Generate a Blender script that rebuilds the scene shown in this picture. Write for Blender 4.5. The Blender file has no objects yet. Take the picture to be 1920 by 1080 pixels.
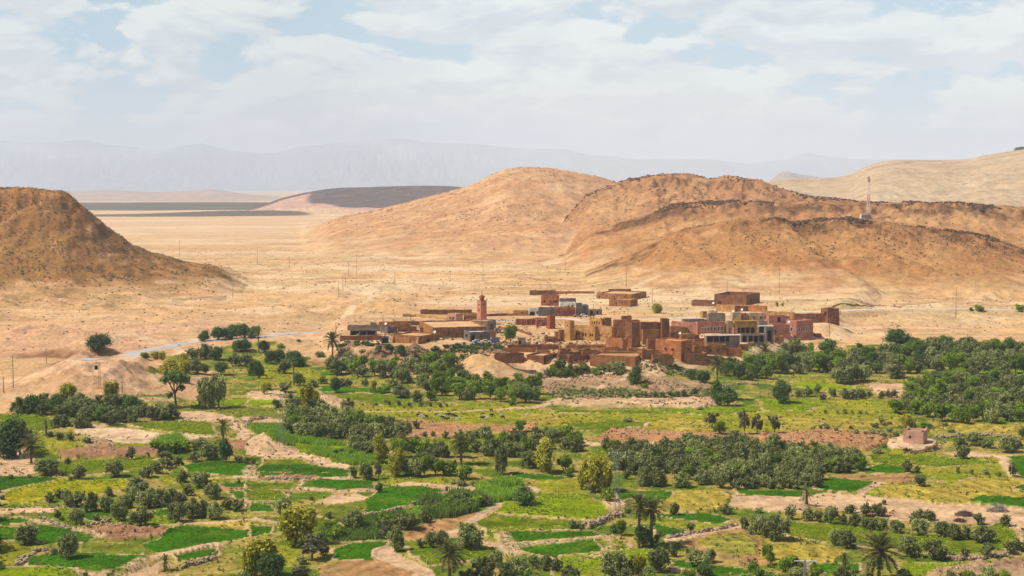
import bpy, math, random
import numpy as np
from mathutils import Vector, Matrix

SC = bpy.context.scene
COL = SC.collection
rnd = random.Random(7)
nrg = np.random.RandomState(11)

# ---------------------------------------------------------------- camera
F = 2700.0                 # focal length in pixels of the 1920 wide photograph
HCAM = 65.0                # eye height over the valley floor
PITCH = math.atan(190.0 / F)
cd = bpy.data.cameras.new("camera")
cd.sensor_width = 36.0
cd.lens = 36.0 * F / 1920.0
cd.clip_start = 1.0
cd.clip_end = 90000.0
cam = bpy.data.objects.new("camera", cd)
COL.objects.link(cam)
cam.location = (0, 0, HCAM)
cam.rotation_euler = (math.pi / 2 - PITCH, 0, 0)
SC.camera = cam

# ---------------------------------------------------------------- sun and sky
SUN_EL, SUN_DIR = math.radians(54), Vector((-0.985, -0.15, 0)).normalized()
sd = Vector((SUN_DIR.x * math.cos(SUN_EL), SUN_DIR.y * math.cos(SUN_EL), math.sin(SUN_EL)))
sl = bpy.data.lights.new("sun", 'SUN')
sl.energy = 5.0
sl.angle = math.radians(0.53)
sl.color = (1.0, 0.935, 0.83)
sun = bpy.data.objects.new("sun", sl)
COL.objects.link(sun)
sun.location = (-300, 0, 700)
sun.rotation_euler = sd.to_track_quat('Z', 'Y').to_euler()

world = bpy.data.worlds.new("World")
SC.world = world
world.use_nodes = True


class NT:
    """tiny helper for node trees"""
    def __init__(s, tree):
        s.t = tree
        tree.nodes.clear()

    def n(s, typ, **kw):
        nd = s.t.nodes.new(typ)
        for k, v in kw.items():
            if k == 'ins':
                for a, b in v.items():
                    if isinstance(b, tuple) and len(b) == 2 and hasattr(b[0], 'outputs'):
                        s.t.links.new(b[0].outputs[b[1]], nd.inputs[a])
                    elif hasattr(b, 'outputs'):
                        s.t.links.new(b.outputs[0], nd.inputs[a])
                    else:
                        nd.inputs[a].default_value = b
            else:
                setattr(nd, k, v)
        return nd

    def math(s, op, a, b=0.0, c=0.0, clamp=False):
        return s.n('ShaderNodeMath', operation=op, use_clamp=clamp, ins={0: a, 1: b, 2: c})

    def mix(s, fac, a, b, mode='MIX'):
        nd = s.t.nodes.new('ShaderNodeMix')
        nd.data_type = 'RGBA'
        nd.blend_type = mode
        nd.clamp_factor = True
        for k, v in ((0, fac), (6, a), (7, b)):
            if isinstance(v, tuple) and len(v) == 2 and hasattr(v[0], 'outputs'):
                s.t.links.new(v[0].outputs[v[1]], nd.inputs[k])
            elif hasattr(v, 'outputs'):
                if v.bl_idname == 'ShaderNodeMix':
                    s.t.links.new(v.outputs[2], nd.inputs[k])
                else:
                    s.t.links.new(v.outputs[0], nd.inputs[k])
            else:
                nd.inputs[k].default_value = v if k == 0 else (tuple(v) + (1,))[:4]
        return nd

    def link(s, a, ai, b, bi):
        s.t.links.new(a.outputs[ai], b.inputs[bi])

    def ramp(s, fac, stops):
        nd = s.t.nodes.new('ShaderNodeValToRGB')
        if hasattr(fac, 'outputs'):
            s.t.links.new(fac.outputs[0], nd.inputs[0])
        cr = nd.color_ramp
        while len(cr.elements) < len(stops):
            cr.elements.new(0.5)
        for e, (p, c) in zip(cr.elements, stops):
            e.position = p
            e.color = (c, c, c, 1) if not isinstance(c, tuple) else (tuple(c) + (1,))[:4]
        return nd


w = NT(world.node_tree)
sky = w.n('ShaderNodeTexSky', sky_type='NISHITA', sun_disc=False, sun_elevation=SUN_EL,
          sun_rotation=math.atan2(SUN_DIR.x, SUN_DIR.y), altitude=1200.0, air_density=1.1, dust_density=2.0, ozone_density=1.0)
tc = w.n('ShaderNodeTexCoord')
mp = w.n('ShaderNodeMapping', ins={0: (tc, 'Generated')})
mp.inputs['Scale'].default_value = (1.0, 1.0, 2.6)
big = w.n('ShaderNodeTexNoise', ins={'Vector': mp, 'Scale': 9.0, 'Detail': 10.0, 'Roughness': 0.56, 'Distortion': 0.25})
sepd = w.n('ShaderNodeSeparateXYZ', ins={0: (tc, 'Generated')})
mp2 = w.n('ShaderNodeMapping', ins={0: (tc, 'Generated')})
mp2.inputs['Scale'].default_value = (1.0, 1.0, 4.0)
mp2.inputs['Location'].default_value = (3.1, 1.7, 0.06)
big2 = w.n('ShaderNodeTexNoise', ins={'Vector': mp2, 'Scale': 11.0, 'Detail': 7.0, 'Roughness': 0.55, 'Distortion': 0.1})
cov = w.ramp(big, [(0.435, 0.0), (0.475, 1.0)])
shade = w.ramp(big2, [(0.40, 0.0), (0.58, 1.0)])
mp4 = w.n('ShaderNodeMapping', ins={0: (tc, 'Generated')})
mp4.inputs['Scale'].default_value = (1.0, 1.0, 2.6)
mp4.inputs['Location'].default_value = (-0.006, 0.0, 0.022)
big4 = w.n('ShaderNodeTexNoise', ins={'Vector': mp4, 'Scale': 9.0, 'Detail': 10.0, 'Roughness': 0.56, 'Distortion': 0.25})
rel = w.math('SUBTRACT', big, big4)
relm = w.n('ShaderNodeMapRange', ins={0: rel, 1: -0.035, 2: 0.045, 3: 0.0, 4: 1.0})
shm = w.math('MULTIPLY', shade, 0.45)
shade = w.math('MULTIPLY_ADD', relm, 0.6, shm, clamp=True)
cloudcol = w.mix(shade, (6.4, 7.1, 7.7), (10.2, 10.7, 10.0))
high = w.n('ShaderNodeMapRange', ins={0: (sepd, 2), 1: 0.12, 2: 0.4, 3: 0.85, 4: 0.10})
covm = w.math('MULTIPLY', cov, high)
low = w.n('ShaderNodeMapRange', ins={0: (sepd, 2), 1: 0.10, 2: 0.4, 3: 0.88, 4: 0.0})
skyc = w.mix(low, sky, (4.7, 7.2, 8.7))
skymix = w.mix(covm, skyc, cloudcol)
# the air near the horizon is milky
hz = w.n('ShaderNodeMapRange', ins={0: (sepd, 2), 1: 0.0, 2: 0.075, 3: 0.85, 4: 0.0})
hz.interpolation_type = 'SMOOTHSTEP'
skyfin = w.mix(hz, skymix, (7.9, 8.4, 8.8))
bg = w.n('ShaderNodeBackground', ins={'Strength': 0.085})
w.t.links.new(skyfin.outputs[2], bg.inputs[0])
wo = w.n('ShaderNodeOutputWorld')
w.link(bg, 0, wo, 0)

SC.view_settings.view_transform = 'Standard'
SC.view_settings.look = 'None'
SC.view_settings.exposure = 0.18
SC.view_settings.gamma = 1.0
SC.view_settings.use_curve_mapping = False
SC.cycles.volume_bounces = 1
SC.cycles.max_bounces = 6
SC.cycles.transparent_max_bounces = 6


# ---------------------------------------------------------------- helpers
def tag(o, label=None, cat=None, group=None, kind=None):
    if label: o['label'] = label
    if cat: o['category'] = cat
    if group: o['group'] = group
    if kind: o['kind'] = kind
    return o


def sstep(a, b, x):
    t = np.clip((x - a) / (b - a), 0, 1)
    return t * t * (3 - 2 * t)


_perm = nrg.permutation(1024)
_grad = nrg.uniform(0, 2 * math.pi, 1024)
_gx, _gy = np.cos(_grad), np.sin(_grad)


def perlin(x, y, seed=0):
    xi = np.floor(x).astype(np.int64); yi = np.floor(y).astype(np.int64)
    xf = x - xi; yf = y - yi
    def g(ix, iy, dx, dy):
        h = _perm[(_perm[(ix + seed * 57) & 1023] + iy + seed * 131) & 1023]
        return _gx[h] * dx + _gy[h] * dy
    u = xf * xf * xf * (xf * (xf * 6 - 15) + 10)
    v = yf * yf * yf * (yf * (yf * 6 - 15) + 10)
    a = g(xi, yi, xf, yf); b = g(xi + 1, yi, xf - 1, yf)
    c = g(xi, yi + 1, xf, yf - 1); d = g(xi + 1, yi + 1, xf - 1, yf - 1)
    return ((a + (b - a) * u) * (1 - v) + (c + (d - c) * u) * v) * 1.5


def fbm(x, y, scale, octv=4, seed=0, gain=0.5):
    r = np.zeros_like(x, dtype=float); amp = 1.0; tot = 0
    fx = x / scale; fy = y / scale
    for i in range(octv):
        r += amp * perlin(fx, fy, seed + i * 3)
        tot += amp; amp *= gain; fx = fx * 2.03 + 5.1; fy = fy * 2.03 + 1.7
    return r / tot * 1.6


def inpoly(x, y, P):
    P = np.asarray(P, float)
    r = np.zeros(x.shape, bool)
    n = len(P)
    for i in range(n):
        x1, y1 = P[i]; x2, y2 = P[(i + 1) % n]
        if y1 == y2: continue
        c = ((y1 > y) != (y2 > y)) & (x < (x2 - x1) * (y - y1) / (y2 - y1) + x1)
        r ^= c
    return r


def segdist(x, y, P):
    """distance to an open polyline"""
    d = np.full(x.shape, 1e9)
    for (x1, y1), (x2, y2) in zip(P[:-1], P[1:]):
        dx, dy = x2 - x1, y2 - y1
        t = np.clip(((x - x1) * dx + (y - y1) * dy) / (dx * dx + dy * dy + 1e-9), 0, 1)
        d = np.minimum(d, np.hypot(x - x1 - t * dx, y - y1 - t * dy))
    return d


CP, SP = math.cos(PITCH), math.sin(PITCH)


def z_at(py, y):
    """height of a point at depth y that is seen at picture row py"""
    b = (540.0 - py) / F
    return HCAM + y * (b * CP - SP) / (CP + b * SP)


def project(x, y, z):
    zc = y * CP - (z - HCAM) * SP
    yc = y * SP + (z - HCAM) * CP
    return 960 + F * x / zc, 540 - F * yc / zc


PANEL = {'A': (0, 600), 'B': (480, 600), 'C': (960, 600), 'D': (1440, 600),
         'E': (0, 810), 'F': (480, 810), 'G': (960, 810), 'H': (1440, 810)}


def pan(p, pts):
    if p == '*': return [tuple(q) for q in pts]
    ox, oy = PANEL[p]
    return [(ox + a / 4.0, oy + b / 4.0) for a, b in pts]


def flat_xy(px, py, z=0.0):
    a = (px - 960) / F; b = (540 - py) / F
    dx, dy, dz = a, CP + b * SP, -SP + b * CP
    t = (z - HCAM) / dz
    return dx * t, dy * t
# ================================================================ terrain
# rows (depth) and columns (bearing) of the one ground sheet; finer near the eye
def rows():
    r = [150.0]
    while r[-1] < 31000:
        y = r[-1]
        if y < 236: d = 2.2
        elif y < 720: d = 0.85 + (y - 240) / 480 * 1.35
        elif y < 1450: d = 2.2 + (y - 720) / 730 * 3.3
        elif y < 2600: d = 5.5 + (y - 1450) / 1150 * 8
        else: d = 13.5 + (y - 2600) * 0.018
        r.append(y + d)
    return np.array(r)


RY = rows()
CU = np.concatenate([np.linspace(-900, -100, 25), np.linspace(-70, 1990, 730), np.linspace(2020, 2820, 25)])
U, Y = np.meshgrid(CU, RY)
X = (U - 960) / F * Y

HILLS = [
    # name, depth of crest, depth of foot, back slope length, silhouette (px,py), profile kind
    ('left', 935, 745, 230, [(-900, 356), (-300, 352), (0, 353), (30, 353), (60, 355), (115, 361), (128, 367), (140, 377), (165, 398), (195, 425), (230, 447), (250, 462), (280, 477), (320, 488), (345, 496), (375, 500), (400, 506), (430, 520), (455, 531), (500, 546), (560, 556), (620, 568), (700, 580)], 'cliff'),
    ('front', 985, 745, 160, [(1080, 530), (1140, 508), (1200, 486), (1240, 462), (1280, 448), (1330, 438), (1390, 427), (1440, 421), (1493, 417), (1580, 411), (1640, 413), (1680, 417), (1740, 424), (1780, 430), (1833, 437), (1887, 452), (1930, 470), (2000, 500), (2100, 530), (2200, 560)], 'cliff'),
    ('ledge', 1270, 980, 260, [(1000, 500), (1060, 475), (1087, 450), (1107, 435), (1157, 419), (1207, 406), (1257, 386), (1280, 383), (1330, 377), (1397, 375), (1460, 378), (1513, 379), (1580, 380), (1647, 386), (1697, 378), (1750, 380), (1797, 379), (1860, 384), (1920, 388), (2100, 395), (2800, 420)], 'cliff'),
    ('middle', 1560, 1180, 500, [(1040, 440), (1100, 372), (1150, 347), (1165, 342), (1190, 336), (1230, 329), (1270, 326), (1300, 329), (1330, 337), (1345, 334), (1362, 330), (1390, 332), (1420, 336), (1450, 346), (1475, 356), (1520, 368), (1600, 375), (1700, 385)], 'cliff'),
    ('peak', 1950, 1080, 900, [(520, 448), (570, 438), (600, 428), (640, 408), (700, 397), (720, 391), (760, 381), (800, 370), (840, 360), (880, 348), (905, 337), (930, 325), (950, 317), (965, 314), (985, 313), (1020, 315), (1060, 319), (1100, 327), (1130, 334), (1155, 342), (1200, 352), (1260, 365), (1400, 385)], 'soft'),
    ('right', 3000, 1350, 2500, [(1380, 352), (1440, 340), (1480, 335), (1560, 333), (1580, 330), (1600, 324), (1615, 315), (1630, 309), (1650, 303), (1670, 300), (1700, 299), (1760, 300), (1800, 299), (1822, 296), (1840, 291), (1870, 286), (1900, 281), (1930, 277), (2100, 264), (2800, 250)], 'soft'),
    ('dark', 4200, 3350, 1500, [(400, 412), (430, 405), (470, 394), (500, 383), (530, 371), (570, 362), (610, 355), (640, 352), (720, 350), (790, 348), (850, 349), (870, 352), (920, 358), (1000, 365)], 'mesa'),
    ('plain', 7800, 6200, 4000, [(-900, 352), (-100, 352), (60, 352), (100, 354), (135, 359), (160, 358), (180, 357), (220, 357), (300, 360), (370, 357), (400, 355), (430, 359), (470, 365), (510, 371), (560, 374), (640, 380)], 'mesa'),
    ('butte', 7000, 6400, 900, [(1440, 340), (1448, 333), (1456, 326), (1467, 321), (1482, 323), (1500, 327), (1527, 331), (1540, 335), (1560, 335)], 'mesa'),
    ('mountain', 26000, 21000, 8000, [(-900, 262), (0, 258), (80, 261), (160, 262), (200, 271), (300, 280), (380, 268), (430, 281), (520, 290), (600, 276), (680, 262), (760, 258), (870, 261), (960, 275), (1060, 280), (1100, 292), (1200, 300), (1300, 299), (1400, 310), (1480, 301), (1510, 289), (1560, 297), (1680, 295), (1760, 312), (1900, 322), (2800, 330)], 'soft'),
]
PROF = {
    'cliff': ([0, .28, .48, .70, .90, .95, 1.0], [0, .05, .18, .47, .83, .95, 1.0]),
    'soft': ([0, .25, .48, .7, .9, 1.0], [0, .05, .23, .55, .89, 1.0]),
    'mesa': ([0, .2, .45, .7, .85, 1.0], [0, .06, .22, .55, .93, 1.0]),
}


def relief(X, Y):
    """hills: height and index of the owning hill"""
    UU = 960 + F * X / Y
    H = np.zeros_like(X); own = np.zeros(X.shape, np.int16); T = np.zeros_like(X)
    wob = fbm(X, Y, 160, 4, 40)
    gul = fbm(X, Y * 0.35, 26, 4, 50)
    for k, (nm, rc, rf, bk, sil, pr) in enumerate(HILLS):
        s = np.array(sil, float)
        if s[0, 0] > -800: s = np.vstack([[s[0, 0] - 100, 640.0], s])
        if s[-1, 0] < 2050: s = np.vstack([s, [s[-1, 0] + 100, 640.0]])
        sel = (Y > rf * 0.86) & (Y < rc + bk * 1.2)
        if not sel.any(): continue
        y = Y[sel]; u = UU[sel]
        lat = np.clip(rc / 1000.0, .5, 3)
        rcw = rc + (0 if nm in ('left',) else 0)
        jit = fbm(u * rc / F, y * 0, 22 * lat, 5, 60 + k) * (.7 if lat < 2.2 else .5) * min(lat, 1.5)
        zc = z_at(np.interp(u, s[:, 0], s[:, 1]), rcw) + (jit if nm != 'mountain' else fbm(u * rc / F, y * 0, 2600, 3, 77) * 35 + fbm(X[sel], y, 2600, 3, 78) * 90)
        zc = np.maximum(zc, 0.0)
        if nm == 'mountain': zc = np.maximum(zc, 50) 
        rfw = rf + (rc - rf) * (0.10 * wob[sel] + 0.03 * gul[sel])
        t = (y - rfw) / (rcw - rfw)
        if pr == 'cliff': t = t + .035 * fbm(X[sel], y, 14, 4, 33) * sstep(.6, .9, t) * (1 - sstep(.975, 1.0, t))
        p = np.interp(np.clip(t, 0, 1), *PROF[pr])
        b = np.clip((y - rcw) / bk, 0, 1.0)
        if nm in ('ledge', 'front'): back = 1 - 0.35 * sstep(0, 1, b) - 0.65 * sstep(0.9, 1.2, (y - rcw) / bk)
        else: back = 1 - sstep(0.02, 1.0, b)
        h = zc * np.where(t < 1, p, back)
        # gullies that run down the front slope, strongest halfway up
        amp = np.clip(p * (1 - p) * 4, 0, 1) * np.clip(zc / 45, 0, 1.6)
        gg = 1 - np.abs(fbm(u * rc / F * 1.0, y * 0.28, 34 * lat, 4, 70 + k))
        h = h + (nm != 'mountain') * (gg - 0.78) * (2.2 if nm not in ('dark', 'plain', 'right', 'left') else 1.5) * amp * (t < 1)
        h = h + (nm != 'mountain') * fbm(X[sel], y, 9 * lat, 4, 90) * (0.9 if lat < 2 else .5) * np.clip(zc / 40, 0, 1) * sstep(0.05, .3, p) * sstep(1.0, .9, p * (t < 1))
        # thin beds of harder rock stand out of the slope
        if pr != 'mesa' and nm not in ('mountain',):
            ph = h / 4.6 + 0.5 * fbm(X[sel], y, 130, 3, 95)
            fr = ph - np.floor(ph)
            h = h + (sstep(.35, .65, fr) - fr) * .7 * sstep(.1, .35, p) * np.clip(0.5 + 1.4 * fbm(X[sel], y, 90, 3, 98), 0, 1)
        cur = H[sel]
        d = h - cur
        kk = 3.0
        m = np.maximum(h, cur) + np.where(np.abs(d) < kk, (kk - np.abs(d)) ** 2 / (4 * kk), 0) * (np.maximum(h, cur) > 1.5)
        o = own[sel]; tt = T[sel]
        win = (d > 0) & (h > 1.2)
        o[win] = k + 1; tt[win] = np.clip(t, 0, 2)[win]
        H[sel] = m; own[sel] = o; T[sel] = tt
    return H, own, T


H0, OWN, TT = relief(X, Y)
PXg, _ = project(X, Y, H0)

# local rises and hollows: (px,py,half width m, half depth m, height m, power)
BUMPS = [
    (175, 738, 25, 40, 12.0), (900, 706, 13, 15, 7.5), (1210, 712, 14, 14, 2.6), (150, 664, 16, 5, 4.5), (105, 668, 20, 5, 2.0), (70, 640, 36, 16, 3.0), (60, 640, 40, 22, 3.5),
    (550, 505, 60, 60, 3.5), (300, 600, 70, 40, 4.0), (620, 590, 55, 30, 3.0), (620, 640, 40, 25, 2.6), (40, 690, 25, 20, 2.0), (1230, 690, 26, 12, 1.8),
    (1000, 470, 120, 120, 8.0), (1640, 600, 50, 30, 4.0), (1830, 590, 60, 30, 4.5), (1290, 560, 50, 40, 2.5), (540, 650, 20, 18, 2.0),
    (380, 620, 40, 25, 3.0), (740, 540, 60, 60, 3.0), (500, 835, 7, 8, 3.0), (1730, 660, 30, 20, 1.5), (600, 758, 10, 7, 2.0),
    (620, 402, 130, 90, 11.0), (450, 402, 200, 100, 9.0), (1215, 500, 60, 60, 5.0), (170, 836, 12, 8, 1.2),
]
VIL = pan('*', [(625, 668), (700, 690), (820, 672), (850, 690), (960, 700), (1100, 706), (1220, 706), (1300, 700), (1400, 692), (1440, 640), (1560, 632), (1640, 560), (1400, 520), (1000, 515), (840, 560), (700, 585), (625, 620)])
VILXY = [flat_xy(a, b) for a, b in VIL]


def local(X, Y):
    h = np.zeros_like(X)
    for (px, py, a, b, hh) in BUMPS:
        cx, cy = flat_xy(px, py)
        q = ((X - cx) / a) ** 2 + ((Y - cy) / b) ** 2
        s = q < 6
        h[s] += hh * np.exp(-q[s] * 1.15) * (1 + 0.18 * fbm(X[s], Y[s], 9, 3, 21))
    # plateau of the village, ending in a broken bank towards the gardens
    near = (Y > 380) & (Y < 1100)
    x = X[near] + 5 * fbm(X[near], Y[near], 20, 3, 5); y = Y[near] + 5 * fbm(X[near], Y[near], 20, 3, 6)
    P = np.array(VILXY)
    d = segdist(x, y, list(map(tuple, P)) + [tuple(P[0])])
    ins = inpoly(x, y, P)
    sd_ = np.where(ins, d, -d)
    h[near] += 5.0 * sstep(-9, 7, sd_)
    # far bare land undulates gently, gardens hardly at all
    far = sstep(560, 900, Y)
    h += far * (fbm(X, Y, 120, 4, 12) * 2.2 + (1 - np.abs(fbm(X, Y, 60, 4, 14))) * 1.2 - 0.8) * (1 - .93 * sstep(900, 2300, Y)) * (1 - sstep(2500, 6000, Y))
    h += (1 - far) * (fbm(X, Y, 45, 4, 16) * 0.55)
    mid_ = sstep(470, 600, Y) * (1 - sstep(850, 1150, Y)) * (1 - sstep(-120, 20, X) * (1 - sstep(170, 260, X)))
    h += mid_ * ((.35 - np.abs(fbm(X, Y * .8, 38, 4, 25))) * 5.0 * np.clip(.5 + fbm(X, Y, 120, 3, 26), 0, 1))
    h += fbm(X, Y, 6, 3, 18) * 0.10
    return h


Z = H0 + local(X, Y)
PYg = project(X, Y, Z)[1]


def _cols():
    return CU


def ground_hit(px, py):
    """world point where the sight line through a picture point meets the ground (first hit)"""
    a = (px - 960) / F; b = (540 - py) / F
    u = 960 + F * a / (CP + b * SP)
    j = int(np.clip(np.searchsorted(CU, u) - 1, 0, len(CU) - 2))
    f = (u - CU[j]) / (CU[j + 1] - CU[j])
    col = PYg[:, j] * (1 - f) + PYg[:, j + 1] * f
    idx = np.nonzero(col <= py)[0]
    i = int(idx[0]) if len(idx) else len(RY) - 1
    if i == 0: i = 1
    g = (col[i - 1] - py) / max(col[i - 1] - col[i], 1e-6)
    g = min(max(g, 0), 1)
    y = RY[i - 1] * (1 - g) + RY[i] * g
    x = (u - 960) / F * y
    return x, y


def zground(x, y):
    u = 960 + F * x / y
    j = int(np.clip(np.searchsorted(CU, u) - 1, 0, len(CU) - 2))
    i = int(np.clip(np.searchsorted(RY, y) - 1, 0, len(RY) - 2))
    f = min(max((u - CU[j]) / (CU[j + 1] - CU[j]), 0), 1); g = min(max((y - RY[i]) / (RY[i + 1] - RY[i]), 0), 1)
    return float((Z[i, j] * (1 - f) + Z[i, j + 1] * f) * (1 - g) + (Z[i + 1, j] * (1 - f) + Z[i + 1, j + 1] * f) * g)


# ================================================================ fields (traced on the plan of the valley)
COLS = {
    'wheat': (.055, .165, .003), 'deep': (.045, .12, .010), 'mid': (.13, .19, .012), 'lime': (.24, .31, .012),
    'drylime': (.31, .29, .045), 'dry': (.44, .33, .12), 'yellow': (.43, .36, .03), 'bare': (.60, .44, .30),
    'pale': (.66, .52, .38), 'red': (.46, .25, .13), 'plow': (.40, .25, .12), 'path': (.58, .43, .30), 'reed': (.10, .26, .025),
    'corn': (.05, .15, .02), 'rocky': (.40, .29, .19), 'redbank': (.33, .19, .12), 'patch': (.17, .20, .045), 'mixed': (.22, .20, .075),
    'brush': (.30, .27, .10), 'slope': (.55, .42, .27),
}
FLD = []


def fld(p, kind, pts, dz=0.0, warp=1.0):
    FLD.append((kind, [ground_hit(a, b) for a, b in pan(p, pts)], dz, warp))


OASIS = [ground_hit(a, b) for a, b in [(-900, 800), (-60, 800), (0, 772), (60, 765), (330, 745), (372, 745), (420, 690), (300, 705), (275, 690), (330, 668), (480, 640), (560, 662), (600, 692), (700, 700), (830, 706), (930, 724), (1060, 700), (1180, 712), (1340, 700), (1420, 650), (1560, 655), (1700, 640), (1920, 640), (2820, 640), (2820, 1500), (-900, 1500)]]

# --- middle distance
fld('B', 'brush', [(60, 400), (560, 400), (1000, 430), (1000, 490), (400, 470), (60, 440)])
fld('B', 'drylime', [(0, 330), (280, 330), (500, 400), (560, 470), (250, 480), (0, 470)])
fld('B', 'mid', [(480, 545), (1000, 560), (1250, 600), (1000, 640), (700, 600)])
fld('B', 'wheat', [(480, 500), (1010, 512), (1005, 552), (480, 542)], .1)
fld('B', 'wheat', [(480, 390), (560, 380), (760, 405), (480, 415)])
fld('B', 'drylime', [(780, 640), (1400, 645), (1920, 630), (2150, 640), (2100, 700), (1920, 700), (1920, 760), (1780, 790), (1500, 775), (1200, 752), (780, 725)], .2)
fld('C', 'drylime', [(0, 640), (200, 680), (1100, 690), (1440, 700), (1920, 700), (1920, 845), (1440, 835), (800, 812), (500, 800), (150, 800), (0, 770)], .2)
fld('C', 'dry', [(60, 700), (380, 720), (420, 760), (200, 800), (60, 790)], .2)
fld('C', 'dry', [(1200, 740), (1440, 760), (1500, 830), (1250, 835), (1050, 790)], .2)
fld('C', 'mid', [(300, 672), (620, 680), (900, 675), (1300, 690), (1400, 712), (900, 708), (300, 700)], .2)
fld('C', 'mid', [(420, 790), (700, 765), (1050, 775), (1000, 805), (640, 830), (540, 830)], .2)
fld('C', 'lime', [(1100, 672), (1500, 660), (1920, 640), (1920, 690), (1450, 720), (1120, 695)], .2)
fld('C', 'red', [(600, 900), (750, 818), (1100, 838), (1440, 850), (1920, 858), (1920, 935), (1100, 935), (700, 915)], .6)
fld('C', 'bare', [(540, 905), (700, 915), (1110, 935), (1110, 950), (500, 945)], 0)
fld('C', 'bare', [(850, 590), (1100, 590), (1450, 585), (1570, 640), (1400, 668), (1100, 665), (1000, 655)], .8)
fld('C', 'slope', [(350, 590), (850, 590), (1000, 655), (700, 660), (300, 645)], .5)
fld('C', 'rocky', [(240, 440), (560, 425), (900, 430), (1300, 450), (1500, 490), (1450, 585), (850, 590), (350, 590), (200, 520)], .2)
fld('C', 'slope', [(980, 362), (1200, 312), (1500, 318), (1480, 350), (1250, 385), (1100, 420), (960, 430)], 0)
fld('C', 'slope', [(0, 330), (330, 330), (600, 350), (560, 400), (300, 390), (120, 420), (0, 430)], 0)
fld('D', 'drylime', [(-40, 610), (500, 600), (900, 600), (1000, 690), (980, 770), (600, 840), (-40, 842)], .2)
fld('D', 'lime', [(-40, 610), (300, 605), (500, 640), (260, 690), (-40, 690)], .2)
fld('D', 'dry', [(100, 750), (420, 740), (900, 740), (980, 800), (600, 840), (60, 842)], .2)
fld('D', 'lime', [(180, 460), (500, 482), (660, 495), (640, 520), (400, 528), (180, 500)])
fld('D', 'bare', [(740, 478), (1020, 480), (1000, 560), (960, 600), (800, 560)])
fld('D', 'drylime', [(200, 410), (480, 440), (520, 480), (220, 470)])
fld('D', 'lime', [(1500, 358), (2100, 378), (2100, 412), (1560, 410)])
fld('D', 'wheat', [(1600, 430), (2200, 412), (2200, 452), (1640, 452)])
fld('D', 'dry', [(1180, 752), (1920, 800), (2200, 820), (2200, 880), (1880, 862), (1250, 860)], .2)
fld('D', 'red', [(-40, 862), (400, 832), (900, 862), (890, 930), (740, 985), (500, 960), (-40, 955)], .6)
fld('D', 'pale', [(890, 920), (1040, 880), (1290, 925), (1260, 960), (1050, 1000), (920, 995)], .9)
# --- left
fld('A', 'mid', [(-200, 705), (350, 708), (400, 760), (560, 765), (700, 790), (500, 805), (300, 835), (-200, 790)])
fld('A', 'pale', [(540, 822), (700, 800), (960, 815), (1500, 868), (1600, 878), (1400, 902), (1100, 932), (800, 912), (640, 870)])
fld('A', 'mid', [(900, 780), (1200, 770), (1550, 755), (1640, 870), (1480, 862), (1050, 800)], .15)
fld('A', 'bare', [(1320, 690), (1500, 680), (1740, 720), (1760, 765), (1320, 762)])
fld('A', 'lime', [(1400, 622), (1650, 595), (2100, 590), (2120, 625), (1920, 640), (1500, 645)])
fld('A', 'patch', [(1600, 650), (2100, 655), (2060, 700), (1920, 722), (1700, 722)])
fld('A', 'drylime', [(240, 880), (420, 870), (620, 930), (640, 990), (400, 1012), (330, 940)])
fld('A', 'rocky', [(620, 925), (720, 900), (860, 930), (820, 970), (640, 970)], .5)
fld('A', 'lime', [(860, 930), (1130, 925), (1140, 965), (860, 965)])
fld('A', 'redbank', [(430, 1000), (700, 975), (1200, 975), (1190, 1030), (900, 1042), (500, 1046)], .9)
fld('A', 'bare', [(-200, 930), (200, 940), (320, 1140), (100, 1170), (-200, 1180)])
fld('A', 'path', [(1730, 780), (1760, 745), (1890, 735), (1920, 745), (1880, 795), (1860, 830), (1930, 878), (2060, 930), (2060, 960), (1780, 912), (1790, 850)])
fld('A', 'redbank', [(1700, 925), (2000, 935), (2060, 990), (1740, 985)], .5)
fld('B', 'lime', [(-100, 775), (240, 790), (235, 872), (440, 905), (680, 935), (900, 1010), (880, 1100), (690, 1095), (560, 1045), (330, 985), (180, 930), (100, 900), (-100, 790)])
fld('B', 'bare', [(-120, 725), (190, 738), (190, 770), (-100, 772)])
fld('B', 'bare', [(-60, 540), (200, 540), (250, 570), (230, 600), (-40, 602)], .6)
fld('B', 'bare', [(480, 585), (540, 570), (650, 620), (665, 672), (560, 652)], .8)
fld('B', 'lime', [(-60, 602), (150, 604), (120, 642), (-60, 645)])
fld('B', 'red', [(780, 735), (1230, 748), (1500, 778), (1900, 790), (2080, 770), (2090, 820), (1920, 835), (1600, 822), (1240, 812), (800, 765)], -.3)
fld('B', 'red', [(1040, 818), (1510, 820), (1490, 885), (1130, 893)], -.2)
fld('B', 'lime', [(1000, 895), (1500, 885), (1900, 850), (1920, 960), (1500, 960), (1300, 900)])
fld('B', 'bare', [(-60, 870), (110, 880), (320, 968), (600, 1062), (690, 1100), (680, 1122), (540, 1112), (330, 1070), (-60, 1010)])
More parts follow.
